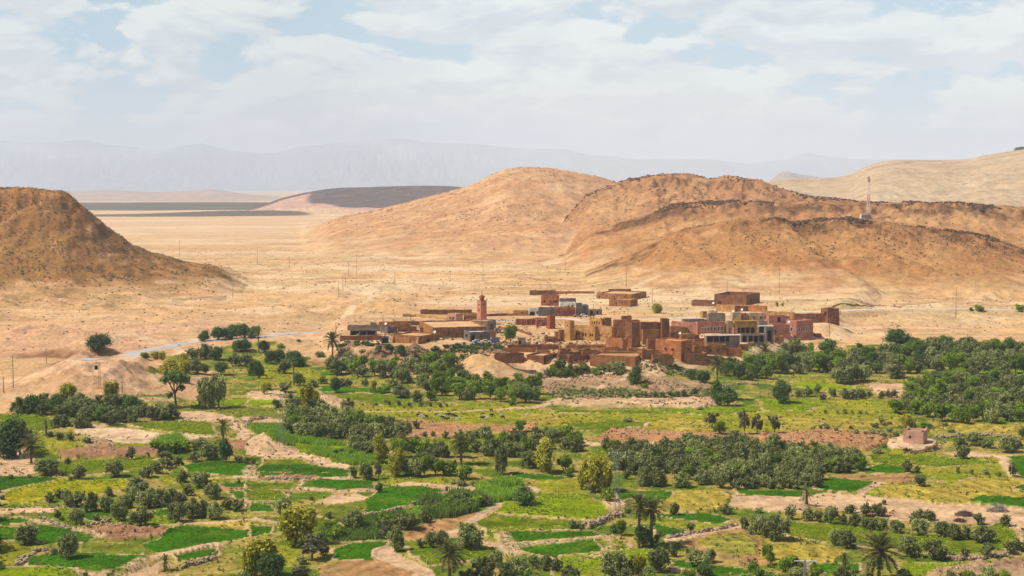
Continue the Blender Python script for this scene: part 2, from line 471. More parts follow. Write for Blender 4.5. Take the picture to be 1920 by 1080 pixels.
# --- foreground left
fld('E', 'mid', [(430, 225), (900, 205), (1180, 200), (1090, 290), (900, 300), (650, 332), (430, 312)], .2)
fld('E', 'wheat', [(1380, 255), (1560, 225), (1800, 228), (1915, 235), (1845, 335), (1600, 322), (1430, 300)], .3)
fld('E', 'deep', [(-200, 345), (200, 330), (450, 352), (250, 392), (0, 452), (-200, 470)], .2)
fld('E', 'yellow', [(0, 470), (120, 430), (250, 400), (450, 366), (940, 365), (945, 440), (750, 470), (350, 500), (340, 560), (0, 535)], .35)
fld('E', 'mid', [(-200, 500), (0, 535), (340, 560), (500, 572), (0, 575), (-200, 560)])
fld('E', 'bare', [(-200, 585), (0, 580), (200, 560), (500, 580), (520, 610), (250, 600), (0, 615), (-200, 620)])
fld('E', 'wheat', [(-200, 620), (150, 640), (290, 680), (110, 690), (-200, 710)], -.2)
fld('E', 'wheat', [(290, 700), (450, 720), (740, 780), (600, 832), (280, 832), (-200, 800), (-200, 735), (130, 722)], .2)
fld('E', 'drylime', [(-200, 845), (330, 850), (240, 940), (120, 1003), (-200, 1005)])
fld('E', 'wheat', [(215, 1005), (260, 940), (560, 915), (1060, 935), (1075, 970), (930, 1032), (700, 1052), (400, 1037)], .3)
fld('E', 'lime', [(-200, 1020), (300, 1022), (560, 1037), (640, 1095), (640, 1300), (-200, 1300)], .1)
fld('E', 'bare', [(640, 1055), (940, 1042), (1190, 962), (1320, 1000), (1180, 1042), (1350, 1062), (1340, 1200), (640, 1200)], -.4)
fld('E', 'redbank', [(590, 740), (840, 708), (1330, 738), (1230, 792), (800, 812)], .4)
fld('E', 'wheat', [(1330, 700), (1500, 720), (1870, 740), (1860, 790), (1640, 832), (1290, 902), (1080, 912), (1060, 850), (1240, 802)], .1)
fld('E', 'patch', [(600, 832), (1060, 832), (1180, 912), (900, 922), (600, 912)], .1)
fld('E', 'wheat', [(1290, 922), (1640, 852), (1640, 920), (1330, 972)], -.3)
fld('E', 'wheat', [(560, 580), (850, 590), (1100, 620), (1250, 575), (1310, 690), (1000, 715), (640, 655)])
fld('E', 'lime', [(780, 640), (1330, 640), (1320, 700), (830, 705)], 0)
fld('E', 'dry', [(1410, 688), (1900, 650), (2040, 700), (1920, 722), (1700, 732)])
fld('E', 'wheat', [(1660, 390), (1900, 370), (2050, 380), (2000, 415), (1700, 415)])
fld('E', 'red', [(1650, 418), (2150, 420), (2150, 438), (1650, 436)])
fld('E', 'wheat', [(1700, 450), (1900, 440), (2150, 450), (2140, 510), (1800, 500)])
fld('E', 'drylime', [(1200, 330), (1600, 330), (1840, 345), (1600, 385), (1250, 390)])
fld('E', 'wheat', [(1840, 530), (2080, 540), (2080, 575), (1850, 590)])
fld('E', 'brush', [(1700, 590), (2080, 600), (2050, 650), (1700, 650)])
fld('E', 'lime', [(440, 575), (620, 590), (600, 640), (440, 640)])
# --- foreground middle
fld('F', 'deep', [(60, 240), (400, 255), (700, 290), (690, 345), (0, 345), (0, 300)], .2)
fld('F', 'mid', [(60, 200), (340, 205), (380, 235), (60, 238)])
fld('F', 'wheat', [(40, 310), (690, 320), (690, 350), (40, 345)], .1)
fld('F', 'redbank', [(40, 346), (480, 346), (500, 365), (330, 378), (60, 366)], .3)
fld('F', 'wheat', [(350, 380), (500, 364), (890, 380), (880, 440), (640, 452), (330, 428)], .4)
fld('F', 'wheat', [(970, 420), (1200, 410), (1440, 450), (1300, 492), (1170, 545), (1000, 602), (830, 622), (850, 500), (890, 470)], .3)
fld('F', 'patch', [(480, 570), (850, 500), (830, 622), (620, 652), (500, 642)], .2)
fld('F', 'bare', [(1000, 397), (1140, 368), (1500, 400), (1690, 415), (1640, 452), (1450, 445), (1200, 407)])
fld('F', 'drylime', [(970, 350), (1400, 345), (1480, 395), (1140, 368), (1000, 395)])
fld('F', 'bare', [(460, 535), (620, 468), (760, 460), (860, 505), (640, 552)], .2)
fld('F', 'plow', [(1090, 740), (1260, 690), (1640, 600), (1650, 680), (1480, 790), (1130, 817)], .1)
fld('F', 'path', [(1640, 600), (1700, 560), (1900, 518), (1990, 430), (2000, 400), (2110, 440), (2115, 460), (2000, 450), (1960, 525), (1770, 580), (1650, 680), (1560, 740), (1500, 790), (1430, 800), (1480, 740), (1560, 690)])
fld('F', 'mid', [(1650, 682), (1780, 620), (1920, 635), (2400, 672), (2400, 740), (1920, 755), (1820, 790), (1720, 780)], .1)
fld('F', 'yellow', [(1760, 740), (1920, 725), (2330, 742), (2200, 756), (1900, 765)], .11)
fld('F', 'wheat', [(1790, 772), (1920, 750), (2500, 745), (2660, 790), (2300, 812), (1920, 838), (1830, 838)], .1)
fld('F', 'lime', [(1770, 612), (1900, 520), (2020, 540), (2220, 470), (2450, 470), (2570, 520), (2660, 590), (2540, 665), (2220, 645)], .25)
fld('F', 'wheat', [(1830, 858), (1920, 850), (2320, 812), (2680, 790), (2700, 850), (2560, 905), (2580, 930), (2400, 965), (2320, 992), (2070, 905), (1920, 912)], .0)
fld('F', 'mid', [(2540, 800), (2700, 795), (2800, 850), (2760, 900), (2600, 890)])
fld('F', 'wheat', [(570, 890), (720, 840), (1000, 812), (990, 850), (890, 900), (900, 962), (580, 962)], .1)
fld('F', 'mid', [(1100, 820), (1480, 818), (1700, 880), (1760, 920), (1580, 965), (1330, 1005), (1130, 890)], .2)
fld('F', 'wheat', [(1420, 815), (1500, 810), (1640, 860), (1640, 880), (1500, 860)], .2)
fld('F', 'path', [(890, 895), (940, 865), (1010, 850), (1070, 900), (1230, 980), (1330, 1035), (1340, 1200), (1250, 1200), (1130, 1060), (960, 970), (900, 950)])
fld('F', 'plow', [(480, 1020), (620, 970), (960, 965), (1140, 1050), (1200, 1200), (500, 1200)], .1)
fld('F', 'drylime', [(150, 850), (320, 850), (340, 960), (230, 1000), (150, 960)])
fld('F', 'wheat', [(-40, 530), (120, 552), (130, 590), (-40, 600)])
fld('F', 'brush', [(-40, 600), (120, 640), (110, 690), (-40, 690)])
fld('F', 'wheat', [(-40, 700), (110, 708), (100, 760), (-40, 790)])
fld('F', 'mid', [(-60, 370), (330, 380), (310, 432), (-60, 430)])
fld('F', 'mid', [(-60, 440), (200, 440), (230, 520), (-60, 520)])
fld('F', 'corn', [(480, 690), (820, 640), (1030, 610), (1090, 590), (1100, 690), (900, 720), (930, 810), (700, 825), (500, 800)])
fld('F', 'reed', [(1180, 560), (1260, 510), (1480, 455), (1680, 500), (1700, 580), (1400, 655), (1250, 600)])
fld('F', 'reed', [(1660, 420), (1920, 380), (1990, 400), (1960, 510), (1700, 545)])
fld('F', 'mid', [(480, 640), (0, 640), (500, 820), (1000, 815)])
# --- foreground right of centre
fld('G', 'wheat', [(0, 300), (250, 322), (490, 350), (480, 400), (200, 362), (0, 340)])
fld('G', 'drylime', [(200, 360), (480, 350), (560, 450), (300, 470), (200, 460)])
fld('G', 'bare', [(-100, 330), (60, 358), (200, 420), (190, 452), (100, 410), (-60, 372)])
fld('G', 'wheat', [(810, 440), (1180, 448), (1190, 520), (1100, 532), (880, 502), (800, 532)], .2)
fld('G', 'dry', [(1210, 453), (1500, 453), (1640, 500), (1600, 560), (1540, 592), (1280, 612), (1180, 562), (1130, 560)], .6)
fld('G', 'bare', [(1500, 452), (1650, 480), (1900, 490), (2200, 505), (2200, 610), (1900, 600), (1600, 560), (1650, 515)], .3)
fld('G', 'wheat', [(1660, 428), (1920, 448), (2170, 450), (2160, 495), (1920, 485), (1700, 470)], .2)
fld('G', 'wheat', [(1090, 620), (1500, 618), (1640, 660), (1540, 692), (1200, 652)], .1)
fld('G', 'drylime', [(860, 655), (1300, 680), (1500, 690), (1690, 690), (1380, 742), (1050, 692)])
fld('G', 'wheat', [(860, 702), (1100, 700), (1350, 742), (1200, 782), (1100, 772), (1060, 722)], .1)
fld('G', 'path', [(1120, 802), (1350, 750), (1700, 688), (1715, 712), (1400, 780), (1240, 818), (1150, 835)])
fld('G', 'plow', [(1240, 832), (1500, 762), (1720, 720), (1900, 830), (1960, 1000), (1700, 992), (1520, 932), (1300, 862)], .2)
fld('G', 'brush', [(1440, 790), (1700, 760), (1850, 850), (1800, 930), (1560, 920), (1400, 850)], .2)
fld('G', 'bare', [(450, 992), (650, 950), (670, 1200), (500, 1200)])
fld('G', 'path', [(800, 790), (830, 790), (900, 860), (880, 900), (860, 900), (850, 850)])
fld('G', 'wheat', [(1150, 960), (1290, 970), (1500, 1010), (1800, 1050), (2100, 1075), (2100, 1100), (1500, 1075), (1200, 1015)], .2)
fld('G', 'bare', [(1190, 1030), (1360, 1040), (1360, 1062), (1200, 1052)])
fld('G', 'bare', [(680, 520), (850, 530), (870, 600), (720, 590)], .7)
fld('G', 'rocky', [(500, 722), (700, 640), (850, 608), (840, 635), (560, 735)], .4)
fld('G', 'lime', [(350, 930), (1000, 870), (1200, 1000), (900, 1100), (300, 1100)])
# --- foreground right
fld('H', 'drylime', [(740, 150), (1300, 150), (1920, 200), (1800, 340), (1300, 345), (1100, 300), (750, 240)])
fld('H', 'mid', [(750, 168), (1200, 180), (1600, 210), (1760, 240), (1300, 262), (800, 222)])
fld('H', 'path', [(1260, 148), (1500, 138), (1760, 168), (2200, 165), (2200, 190), (1920, 188), (1790, 200), (1810, 330), (1790, 335), (1760, 260), (1700, 190), (1400, 180)])
fld('H', 'wheat', [(380, 360), (480, 348), (800, 376), (700, 452), (500, 450), (370, 430)], .3)
fld('H', 'wheat', [(640, 300), (860, 238), (1080, 290), (1000, 322), (750, 312)], .2)
fld('H', 'plow', [(480, 322), (1080, 320), (1100, 382), (820, 378), (560, 350)])
fld('H', 'dry', [(740, 452), (850, 400), (1100, 400), (1300, 345), (1700, 350), (2200, 360), (2200, 500), (1560, 552), (1250, 542), (1000, 502)], .3)
fld('H', 'lime', [(1190, 375), (1320, 342), (1540, 352), (1400, 385)], .3)
fld('H', 'wheat', [(1540, 542), (1620, 500), (1920, 508), (2200, 510), (2200, 590), (1920, 577)], .5)
fld('H', 'deep', [(1820, 440), (1920, 410), (2200, 405), (2200, 450), (1920, 452)], .2)
fld('H', 'wheat', [(1780, 190), (1920, 184), (2200, 190), (2200, 330), (1920, 332), (1812, 332)], .3)
fld('H', 'bare', [(340, 460), (700, 460), (1000, 502), (1250, 546), (1540, 552), (1920, 582), (2200, 600), (2200, 770), (1920, 755), (1780, 702), (1300, 682), (900, 652), (600, 602), (300, 560), (0, 602), (-60, 500), (200, 510)])
fld('H', 'mid', [(130, 672), (600, 700), (1000, 770), (1400, 800), (1700, 692), (1850, 722), (1905, 800), (1860, 900), (1500, 952), (1350, 932), (960, 872), (650, 852), (170, 792)], .2)
fld('H', 'dry', [(-60, 800), (170, 792), (480, 862), (650, 900), (600, 912), (500, 1000), (-60, 962)], .1)
fld('H', 'wheat', [(300, 1000), (700, 990), (700, 1052), (300, 1055)])
fld('H', 'lime', [(960, 990), (1400, 990), (1920, 930), (2200, 900), (2200, 940), (1500, 1000), (1200, 1062), (1000, 1052)])
fld('H', 'rocky', [(1200, 1062), (1550, 1005), (1920, 952), (2200, 940), (2200, 1300), (1200, 1300)], .5)

# thin tracks and banks: (panel, colour, width m, points)
LINES = [
    ('C', 'path', 1.6, [(60, 675), (200, 655), (300, 612), (440, 570), (560, 540), (700, 500), (830, 452), (880, 440)]),
    ('C', 'path', 1.2, [(-60, 470), (200, 445), (500, 442), (700, 425), (860, 392)]),
    ('B', 'path', 1.3, [(830, 692), (1200, 690), (1560, 692), (1750, 680), (1960, 668), (2100, 672)]),
    ('B', 'path', 1.0, [(1500, 430), (1920, 405), (2050, 360)]),
    ('D', 'dry', 1.0, [(-40, 740), (250, 745), (420, 765)]),
    ('G', 'path', 1.0, [(-100, 862), (200, 835), (450, 812), (740, 790)]),
    ('G', 'path', 1.0, [(-60, 775), (0, 850), (60, 900)]),
    ('G', 'path', 1.2, [(500, 955), (640, 925)]),
    ('G', 'path', .8, [(700, 810), (780, 850), (700, 880)]),
    ('E', 'path', 1.3, [(930, 1032), (1080, 960), (1300, 905), (1640, 845)]),
    ('E', 'path', 1.0, [(1880, 262), (1850, 300), (1870, 335), (1920, 350)]),
    ('E', 'path', .9, [(1560, 350), (1800, 345), (1920, 345)]),
    ('E', 'path', .9, [(110, 690), (290, 660), (430, 690), (560, 740), (760, 790)]),
    ('E', 'path', .8, [(1420, 690), (1900, 655), (2100, 690)]),
    ('F', 'path', .9, [(310, 425), (350, 375), (500, 358), (700, 350)]),
    ('F', 'path', .9, [(330, 430), (640, 455), (880, 445)]),
    ('F', 'path', 1.0, [(780, 632), (900, 622), (1000, 602), (1090, 570)]),
    ('F', 'path', 1.0, [(1300, 500), (1440, 465)]),
    ('F', 'path', 1.6, [(1700, 830), (1830, 860), (1920, 910)]),
    ('H', 'path', .9, [(700, 455), (830, 385), (870, 380)]),
    ('H', 'path', 1.2, [(1780, 200), (1800, 290), (1860, 340)]),
    ('H', 'rocky', 1.0, [(1380, 940), (1600, 930), (1800, 900), (1900, 860)]),
    ('A', 'path', 1.0, [(560, 770), (700, 795), (900, 780)]),
    ('A', 'path', 1.5, [(1920, 745), (2000, 735)]),
    ('A', 'path', 2.2, [(0, 590), (400, 600), (900, 590), (1300, 600)]),
    ('*', 'pale', 4.0, [(640, 596), (690, 565), (700, 550), (720, 528), (735, 515)]),
    ('*', 'pale', 2.5, [(900, 566), (1050, 562), (1180, 572), (1290, 575), (1400, 590)]),
    ('*', 'pale', 3.0, [(1190, 540), (1225, 522), (1250, 512), (1200, 507), (1185, 500)]),
    ('*', 'pale', 3.0, [(160, 640), (240, 625), (300, 640), (350, 660)]),
    ('*', 'pale', 5.0, [(1570, 634), (1650, 625), (1700, 640), (1660, 655)]),
    ('*', 'pale', 4.0, [(1400, 680), (1440, 655), (1470, 640)]),
]
ROAD = [(150, 676), (208, 668), (250, 662), (300, 654), (345, 646), (390, 640), (440, 637), (500, 632), (560, 627), (600, 622)]
ROAD2 = [(1096, 604), (1180, 600), (1230, 600), (1300, 597), (1400, 588), (1500, 588), (1700, 580), (1800, 579), (1925, 583), (2200, 590)]
ROAD3 = [(930, 603), (1000, 602), (1060, 598), (1096, 604)]
# ================================================================ ground colour, terraces and meshes
NR, NC = X.shape


def C3(c): return np.array(c, float)


def blend(base, m, c):
    base += (C3(c) - base) * m[..., None]


n1 = fbm(X, Y, 90, 5, 101); n2 = fbm(X, Y, 35, 5, 105); n3 = fbm(X, Y, 10, 4, 109); n4 = fbm(X, Y, 2.5, 3, 113)
st = fbm(X, Y * 2.4, 240, 5, 117)          # streaks that lie across the view
gz_y, gz_x = np.gradient(Z)
dy = np.gradient(Y, axis=0); dx = np.gradient(X, axis=1)
SL = np.hypot(gz_y / dy, gz_x / dx)
COLR = np.zeros(X.shape + (3,)) + C3((.64, .43, .23))
VEG = np.zeros(X.shape)
blend(COLR, sstep(-.1, .35, n1), (.56, .385, .23))
blend(COLR, sstep(.1, .5, n2) * .6, (.57, .37, .235))
blend(COLR, sstep(0.05, .42, st) * .85 * sstep(560, 700, Y), (.70, .57, .40))
blend(COLR, sstep(.15, .40, -st) * .6, (.50, .36, .21))
blend(COLR, sstep(.18, .42, fbm(X, Y * 1.5, 60, 4, 121)) * .55 * sstep(480, 620, Y) * (1 - sstep(1500, 3000, Y)), (.46, .37, .20))
blend(COLR, sstep(.12, .42, fbm(X, Y * 2.0, 75, 5, 127)) * .75 * (1 - sstep(1400, 2600, Y)), (.45, .29, .155))
blend(COLR, sstep(.2, .4, fbm(X, Y * 3.0, 50, 5, 128)) * .7 * (1 - sstep(900, 1600, Y)), (.72, .56, .40))
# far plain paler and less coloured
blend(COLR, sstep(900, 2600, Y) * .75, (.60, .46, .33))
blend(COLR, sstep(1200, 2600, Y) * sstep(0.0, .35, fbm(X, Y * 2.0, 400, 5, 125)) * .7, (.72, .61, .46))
for (px, py, a, b, c, s) in [(250, 690, 90, 20, (.56, .36, .25), .8), (60, 640, 90, 60, (.56, .35, .25), .8), (320, 610, 120, 40, (.60, .41, .29), .7), (1460, 553, 60, 12, (.52, .31, .19), .6), (700, 546, 30, 50, (.72, .62, .46), .3), (560, 480, 200, 40, (.72, .61, .44), .55), (480, 540, 100, 40, (.7, .58, .42), .4), (1180, 560, 90, 40, (.66, .56, .40), .5), (1750, 605, 120, 20, (.66, .50, .33), .6), (1700, 585, 160, 20, (.48, .40, .21), .6)]:
    cx, cy = ground_hit(px, py)
    q = ((X - cx) / a) ** 2 + ((Y - cy) / b) ** 2
    blend(COLR, np.exp(-q) * s * np.clip(.8 + n2, 0, 1), c)
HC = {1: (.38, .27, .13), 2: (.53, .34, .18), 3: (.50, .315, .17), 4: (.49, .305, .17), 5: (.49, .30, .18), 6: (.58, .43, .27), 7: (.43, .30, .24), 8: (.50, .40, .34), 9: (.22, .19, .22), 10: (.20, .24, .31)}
for k, c in HC.items():
    m = (OWN == k) * sstep(.0, .12, TT) * np.where(OWN < 7, sstep(.5, 12.0, H0 + 3 * n2), 1)
    m = np.clip(m * (0.75 + .5 * n2), 0, 1)
    blend(COLR, m, c)
    if k in (2, 3, 4, 5):
        blend(COLR, (OWN == k) * sstep(.1, .5, fbm(X, Y, 70, 5, 130 + k)) * .55, (.50, .27, .15))
        blend(COLR, (OWN == k) * sstep(.22, .5, fbm(X, Y, 45, 5, 140 + k)) * .6, (.66, .48, .29))
        blend(COLR, (OWN == k) * sstep(.05, .55, fbm(X, Y * .4, 14, 5, 150 + k)) * .4, (.33, .19, .10))
    if k == 1:
        blend(COLR, (OWN == k) * sstep(-.1, .5, fbm(X, Y, 30, 5, 131)) * .6, (.33, .23, .11))
        blend(COLR, (OWN == k) * sstep(.18, .45, fbm(X, Y, 34, 5, 132)) * (1 - sstep(.45, .75, TT)) * .9, (.56, .31, .19))
        blend(COLR, (OWN == k) * sstep(.42, .55, fbm(X, Y, 22, 5, 133)) * .9, (.62, .47, .36))
# rock bands
band = ((OWN == 2) * 1.0 + (OWN == 3) * 1.0 + (OWN == 1) * .45) * sstep(.84, .93, TT) * (1 - sstep(1.0, 1.03, TT))
blend(COLR, np.clip(band * (.5 + 1.2 * n3 + 1.5 * fbm(X, Y, 45, 3, 160)), 0, .95), (.15, .085, .045))
band = ((OWN == 4)) * sstep(.86, .96, TT) * (1 - sstep(1.0, 1.02, TT))
blend(COLR, np.clip(band * (.2 + 1.1 * n3), 0, .8), (.27, .14, .075))
band = ((OWN == 6)) * (sstep(.36, .40, TT) * (1 - sstep(.42, .46, TT)) + sstep(.9, .93, TT) * (1 - sstep(.95, .98, TT)) * .6)
blend(COLR, np.clip(band * (.3 + 1.5 * n2), 0, .7), (.34, .20, .13))
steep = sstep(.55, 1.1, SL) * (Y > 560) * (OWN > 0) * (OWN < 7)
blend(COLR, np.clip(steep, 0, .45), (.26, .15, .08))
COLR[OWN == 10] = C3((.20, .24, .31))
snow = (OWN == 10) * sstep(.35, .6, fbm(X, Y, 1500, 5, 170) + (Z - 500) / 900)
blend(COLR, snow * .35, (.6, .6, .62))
for (px, py, a, b) in ((150, 662, 15, 6), (100, 668, 22, 5), (1375, 577, 30, 5), (1640, 574, 45, 5), (700, 660, 40, 8), (800, 668, 30, 8)):  # dark soil on banks; the left bank's patches also paint in its backlit face
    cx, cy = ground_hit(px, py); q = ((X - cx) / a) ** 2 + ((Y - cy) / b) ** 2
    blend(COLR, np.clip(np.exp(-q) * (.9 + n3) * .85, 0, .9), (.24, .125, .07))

# the gardens
wx = X + 1.5 * fbm(X, Y, 9, 3, 201); wy = Y + 1.5 * fbm(X, Y, 9, 3, 205) * (Y / 400)
oas = inpoly(X + 6 * fbm(X, Y, 25, 3, 207), Y + 9 * fbm(X, Y, 25, 3, 208), OASIS)
g1 = fbm(X, Y * .8, 16, 4, 211); g2 = fbm(X, Y * .8, 7, 4, 215)
oc = np.zeros_like(COLR) + C3((.25, .25, .085))
blend(oc, sstep(0, .25, g1), (.14, .20, .035))
blend(oc, sstep(.0, .3, -g1) * .8, (.42, .30, .17))
blend(oc, sstep(.12, .3, g2) * .8, (.47, .33, .21))
blend(oc, sstep(.15, .3, -g2) * .6, (.09, .15, .03))
COLR[oas] = oc[oas]; VEG[oas] = .7
REG = np.where((OWN > 0) & (H0 > 3.0), OWN, 0).astype(np.int16)      # 0 ground, 1..10 hills
FREG = {}
for i, (kind, P, dz, warp) in enumerate(FLD):
    P = np.array(P)
    x0, y0 = P.min(0) - 4; x1, y1 = P.max(0) + 4
    sub = (wx > x0) & (wx < x1) & (wy > y0) & (wy < y1)
    if not sub.any(): continue
    big_ = max(x1 - x0, y1 - y0) > 25
    m = np.zeros(X.shape, bool)
    m[sub] = inpoly(wx[sub] if big_ else .5 * (wx + X)[sub], wy[sub] if big_ else .5 * (wy + Y)[sub], P)
    # gentle worn rim
    c = np.zeros((m.sum(), 3)) + C3(COLS[kind])
    a = n4[m]; b = n3[m]; e = g2[m]
    if kind in ('wheat', 'deep', 'corn'):
        c *= (1 + .28 * a + .35 * b)[:, None]
        t = sstep(.30, .5, e)[:, None] * .6; c = c * (1 - t) + C3((.15, .21, .03)) * t
    elif kind in ('mid', 'lime', 'reed', 'patch', 'drylime', 'yellow', 'mixed', 'brush'):
        c *= (1 + .25 * a + .25 * b)[:, None]
        t = sstep(.1, .42, e)[:, None] * .45; c = c * (1 - t) + C3({'yellow': (.20, .24, .03), 'drylime': (.18, .23, .045), 'brush': (.14, .17, .05)}.get(kind, (.27, .25, .06))) * t
        t = sstep(.28, .5, -e)[:, None] * .4; c = c * (1 - t) + C3((.44, .33, .16) if kind not in ('lime', 'reed', 'yellow') else (.12, .2, .02)) * t
    else:
        c *= (1 + .18 * a + .16 * b)[:, None]
        t = sstep(.3, .5, e)[:, None] * (.55 if kind in ('dry', 'plow', 'rocky', 'slope') else .25); c = c * (1 - t) + C3((.25, .23, .09)) * t
        t = sstep(.2, .5, -e)[:, None] * .35; c = c * (1 - t) + C3((.30, .18, .10)) * t
    if kind in ('plow', 'dry', 'brush'):
        th_ = (i * 1.7) % 3.1
        c *= (1 + .16 * np.sin((X[m] * math.cos(th_) * .5 + Y[m] * math.sin(th_) * .5) * 3.1 + 2 * n3[m]))[:, None]
    if kind in ('wheat', 'deep', 'lime', 'yellow', 'mid') and Y[m].mean() < 480:
        rim = np.zeros(X.shape, bool); rim[sub] = segdist(.5 * (wx + X)[sub], .5 * (wy + Y)[sub], list(map(tuple, P)) + [tuple(P[0])]) < .62 + .25 * n3[sub]
        rim &= oas & ~m
        COLR[rim] = C3((.50, .38, .23)) * (1 + .2 * n4[rim])[:, None]; VEG[rim] = 0; Z[rim] += .18
    COLR[m] = c
    VEG[m] = 0 if kind in ('bare', 'pale', 'path', 'red', 'redbank', 'slope', 'rocky', 'plow') else 1
    Z[m] += dz
    if kind in ('redbank', 'rocky'):
        Z[m] += .5 * np.abs(fbm(X, Y, 2.6, 3, 230))[m] + .3 * n3[m]
    if kind == 'plow': Z[m] += .10 * n4[m]
    if kind == 'pale' or kind == 'bare': Z[m] += .05 * n4[m]
    nm = {'wheat': 'crop_field', 'deep': 'crop_field', 'corn': 'crop_field', 'mid': 'grass_field', 'lime': 'grass_field', 'yellow': 'flower_field', 'drylime': 'meadow', 'dry': 'dry_field', 'brush': 'dry_field', 'plow': 'ploughed_field', 'path': 'dirt_path', 'bare': 'bare_earth', 'pale': 'bare_earth', 'red': 'red_earth', 'redbank': 'earth_bank', 'rocky': 'stony_slope', 'slope': 'stony_slope', 'reed': 'reed_bed_ground', 'patch': 'meadow', 'mixed': 'meadow'}[kind]
    REG[m] = 100 + i
    FREG[100 + i] = nm
for (p, kind, wd, pts) in LINES:
    P = [ground_hit(a, b) for a, b in pan(p, pts)]
    P2 = np.array(P)
    sub = (X > P2[:, 0].min() - 8) & (X < P2[:, 0].max() + 8) & (Y > P2[:, 1].min() - 8) & (Y < P2[:, 1].max() + 8)
    d = segdist(X[sub] + .5 * n3[sub], Y[sub] + .8 * n3[sub], P)
    m = 1 - sstep(wd * .5, wd * .5 + .8 + wd * .2, d)
    cc = COLR[sub]
    cc += (C3(COLS[kind]) - cc) * (m * (.9 if p != '*' else .75))[:, None]
    COLR[sub] = cc
    VEG[sub] *= (1 - m)
    Z[sub] += (.12 if kind != 'rocky' else .6 * np.abs(n4[sub])) * m


def road(P, wd, kind):
    P = [ground_hit(a, b) for a, b in P]
    P2 = np.array(P)
    sub = (X > P2[:, 0].min() - 20) & (X < P2[:, 0].max() + 20) & (Y > P2[:, 1].min() - 20) & (Y < P2[:, 1].max() + 20)
    # densify
    Q = []
    for (a, b), (c, d) in zip(P[:-1], P[1:]):
        for t in np.linspace(0, 1, 8, endpoint=False): Q.append((a + (c - a) * t, b + (d - b) * t))
    Q.append(P[-1])
    d = segdist(X[sub], Y[sub], P)
    zr = np.zeros(d.shape); best = np.full(d.shape, 1e9)
    zq = np.array([zground(a, b) for a, b in Q]); zq = np.convolve(np.pad(zq, 4, mode='edge'), np.ones(9) / 9, 'valid')
    for (qx, qy), zz in zip(Q, zq):
        e = np.hypot(X[sub] - qx, Y[sub] - qy); w_ = e < best
        best[w_] = e[w_]; zr[w_] = zz
    m = 1 - sstep(wd * .5 + .5, wd * .5 + 5, d)
    Z[sub] = Z[sub] * (1 - m) + (zr + .35) * m
    cc = COLR[sub]
    sh = 1 - sstep(wd * .5, wd * .5 + 2.0, d)
    cc += (C3((.66, .52, .37)) - cc) * (sh * .8)[:, None]
    COLR[sub] = cc
    return Q, zq


ROADS = [road(ROAD, 7.0, 'road'), road(ROAD2, 5.5, 'road'), road(ROAD3, 4.5, 'road')]
PYg = project(X, Y, Z)[1]

# ---- mesh normals of the whole sheet
P3 = np.stack([X, Y, Z], -1)
du = np.gradient(P3, axis=1); dv = np.gradient(P3, axis=0)
NRM = np.cross(du, dv); NRM /= np.linalg.norm(NRM, axis=-1, keepdims=True)


def ground_material(name, fine, rough_bump, veg):
    m = bpy.data.materials.new(name); m.use_nodes = True
    t = NT(m.node_tree)
    at = t.n('ShaderNodeAttribute', attribute_name='Col')
    tcn = t.n('ShaderNodeTexCoord')
    na = t.n('ShaderNodeTexNoise', ins={'Vector': (tcn, 'Object'), 'Scale': 1 / fine, 'Detail': 6.0, 'Roughness': 0.65})
    nb = t.n('ShaderNodeTexNoise', ins={'Vector': (tcn, 'Object'), 'Scale': 1 / (fine * 5.3), 'Detail': 4.0, 'Roughness': 0.6})
    ra = t.ramp(na, [(0.30, 0.62 if veg else .72), (0.50, 1.0), (0.70, 1.42 if veg else 1.22)])
    rb = t.ramp(nb, [(0.30, 0.80), (0.70, 1.18)])
    c1 = t.mix(1.0, (at, 0), ra, 'MULTIPLY')
    c2 = t.mix(1.0, c1, rb, 'MULTIPLY')
    if not veg:
        vo = t.n('ShaderNodeTexVoronoi', ins={'Vector': (tcn, 'Object'), 'Scale': 1 / (fine * 3.0), 'Randomness': 1.0})
        rs = t.ramp(vo, [(0.0, 1.0), (0.13, 1.0), (0.2, 0.0)])
        pick = t.n('ShaderNodeTexNoise', ins={'Vector': (tcn, 'Object'), 'Scale': 1 / (fine * 14), 'Detail': 3.0})
        pk = t.ramp(pick, [(0.48, 0.0), (0.6, 1.0)])
        mm = t.math('MULTIPLY', rs, pk)
        mm = t.math('MULTIPLY', mm, 0.55)
        c2 = t.mix(mm, c2, (.20, .13, .07))
    b = t.n('ShaderNodeBsdfPrincipled', ins={'Roughness': 0.95})
    b.inputs['Specular IOR Level'].default_value = 0.0
    b.inputs['Roughness'].default_value = 1.0
    t.t.links.new(c2.outputs[2], b.inputs['Base Color'])
    bu = t.n('ShaderNodeBump', ins={'Strength': rough_bump, 'Distance': fine * 0.5, 'Height': na})
    t.link(bu, 0, b, 'Normal')
    o = t.n('ShaderNodeOutputMaterial'); t.link(b, 0, o, 0)
    return m


M_EARTH = ground_material('earth', 1.6, 0.8, False)
M_GREEN = ground_material('planted_ground', 0.9, 0.9, True)
M_FAR = ground_material('far_land', 9.0, 0.5, False)
M_MOUNT = ground_material('mountain_rock', 220.0, 0.1, False)


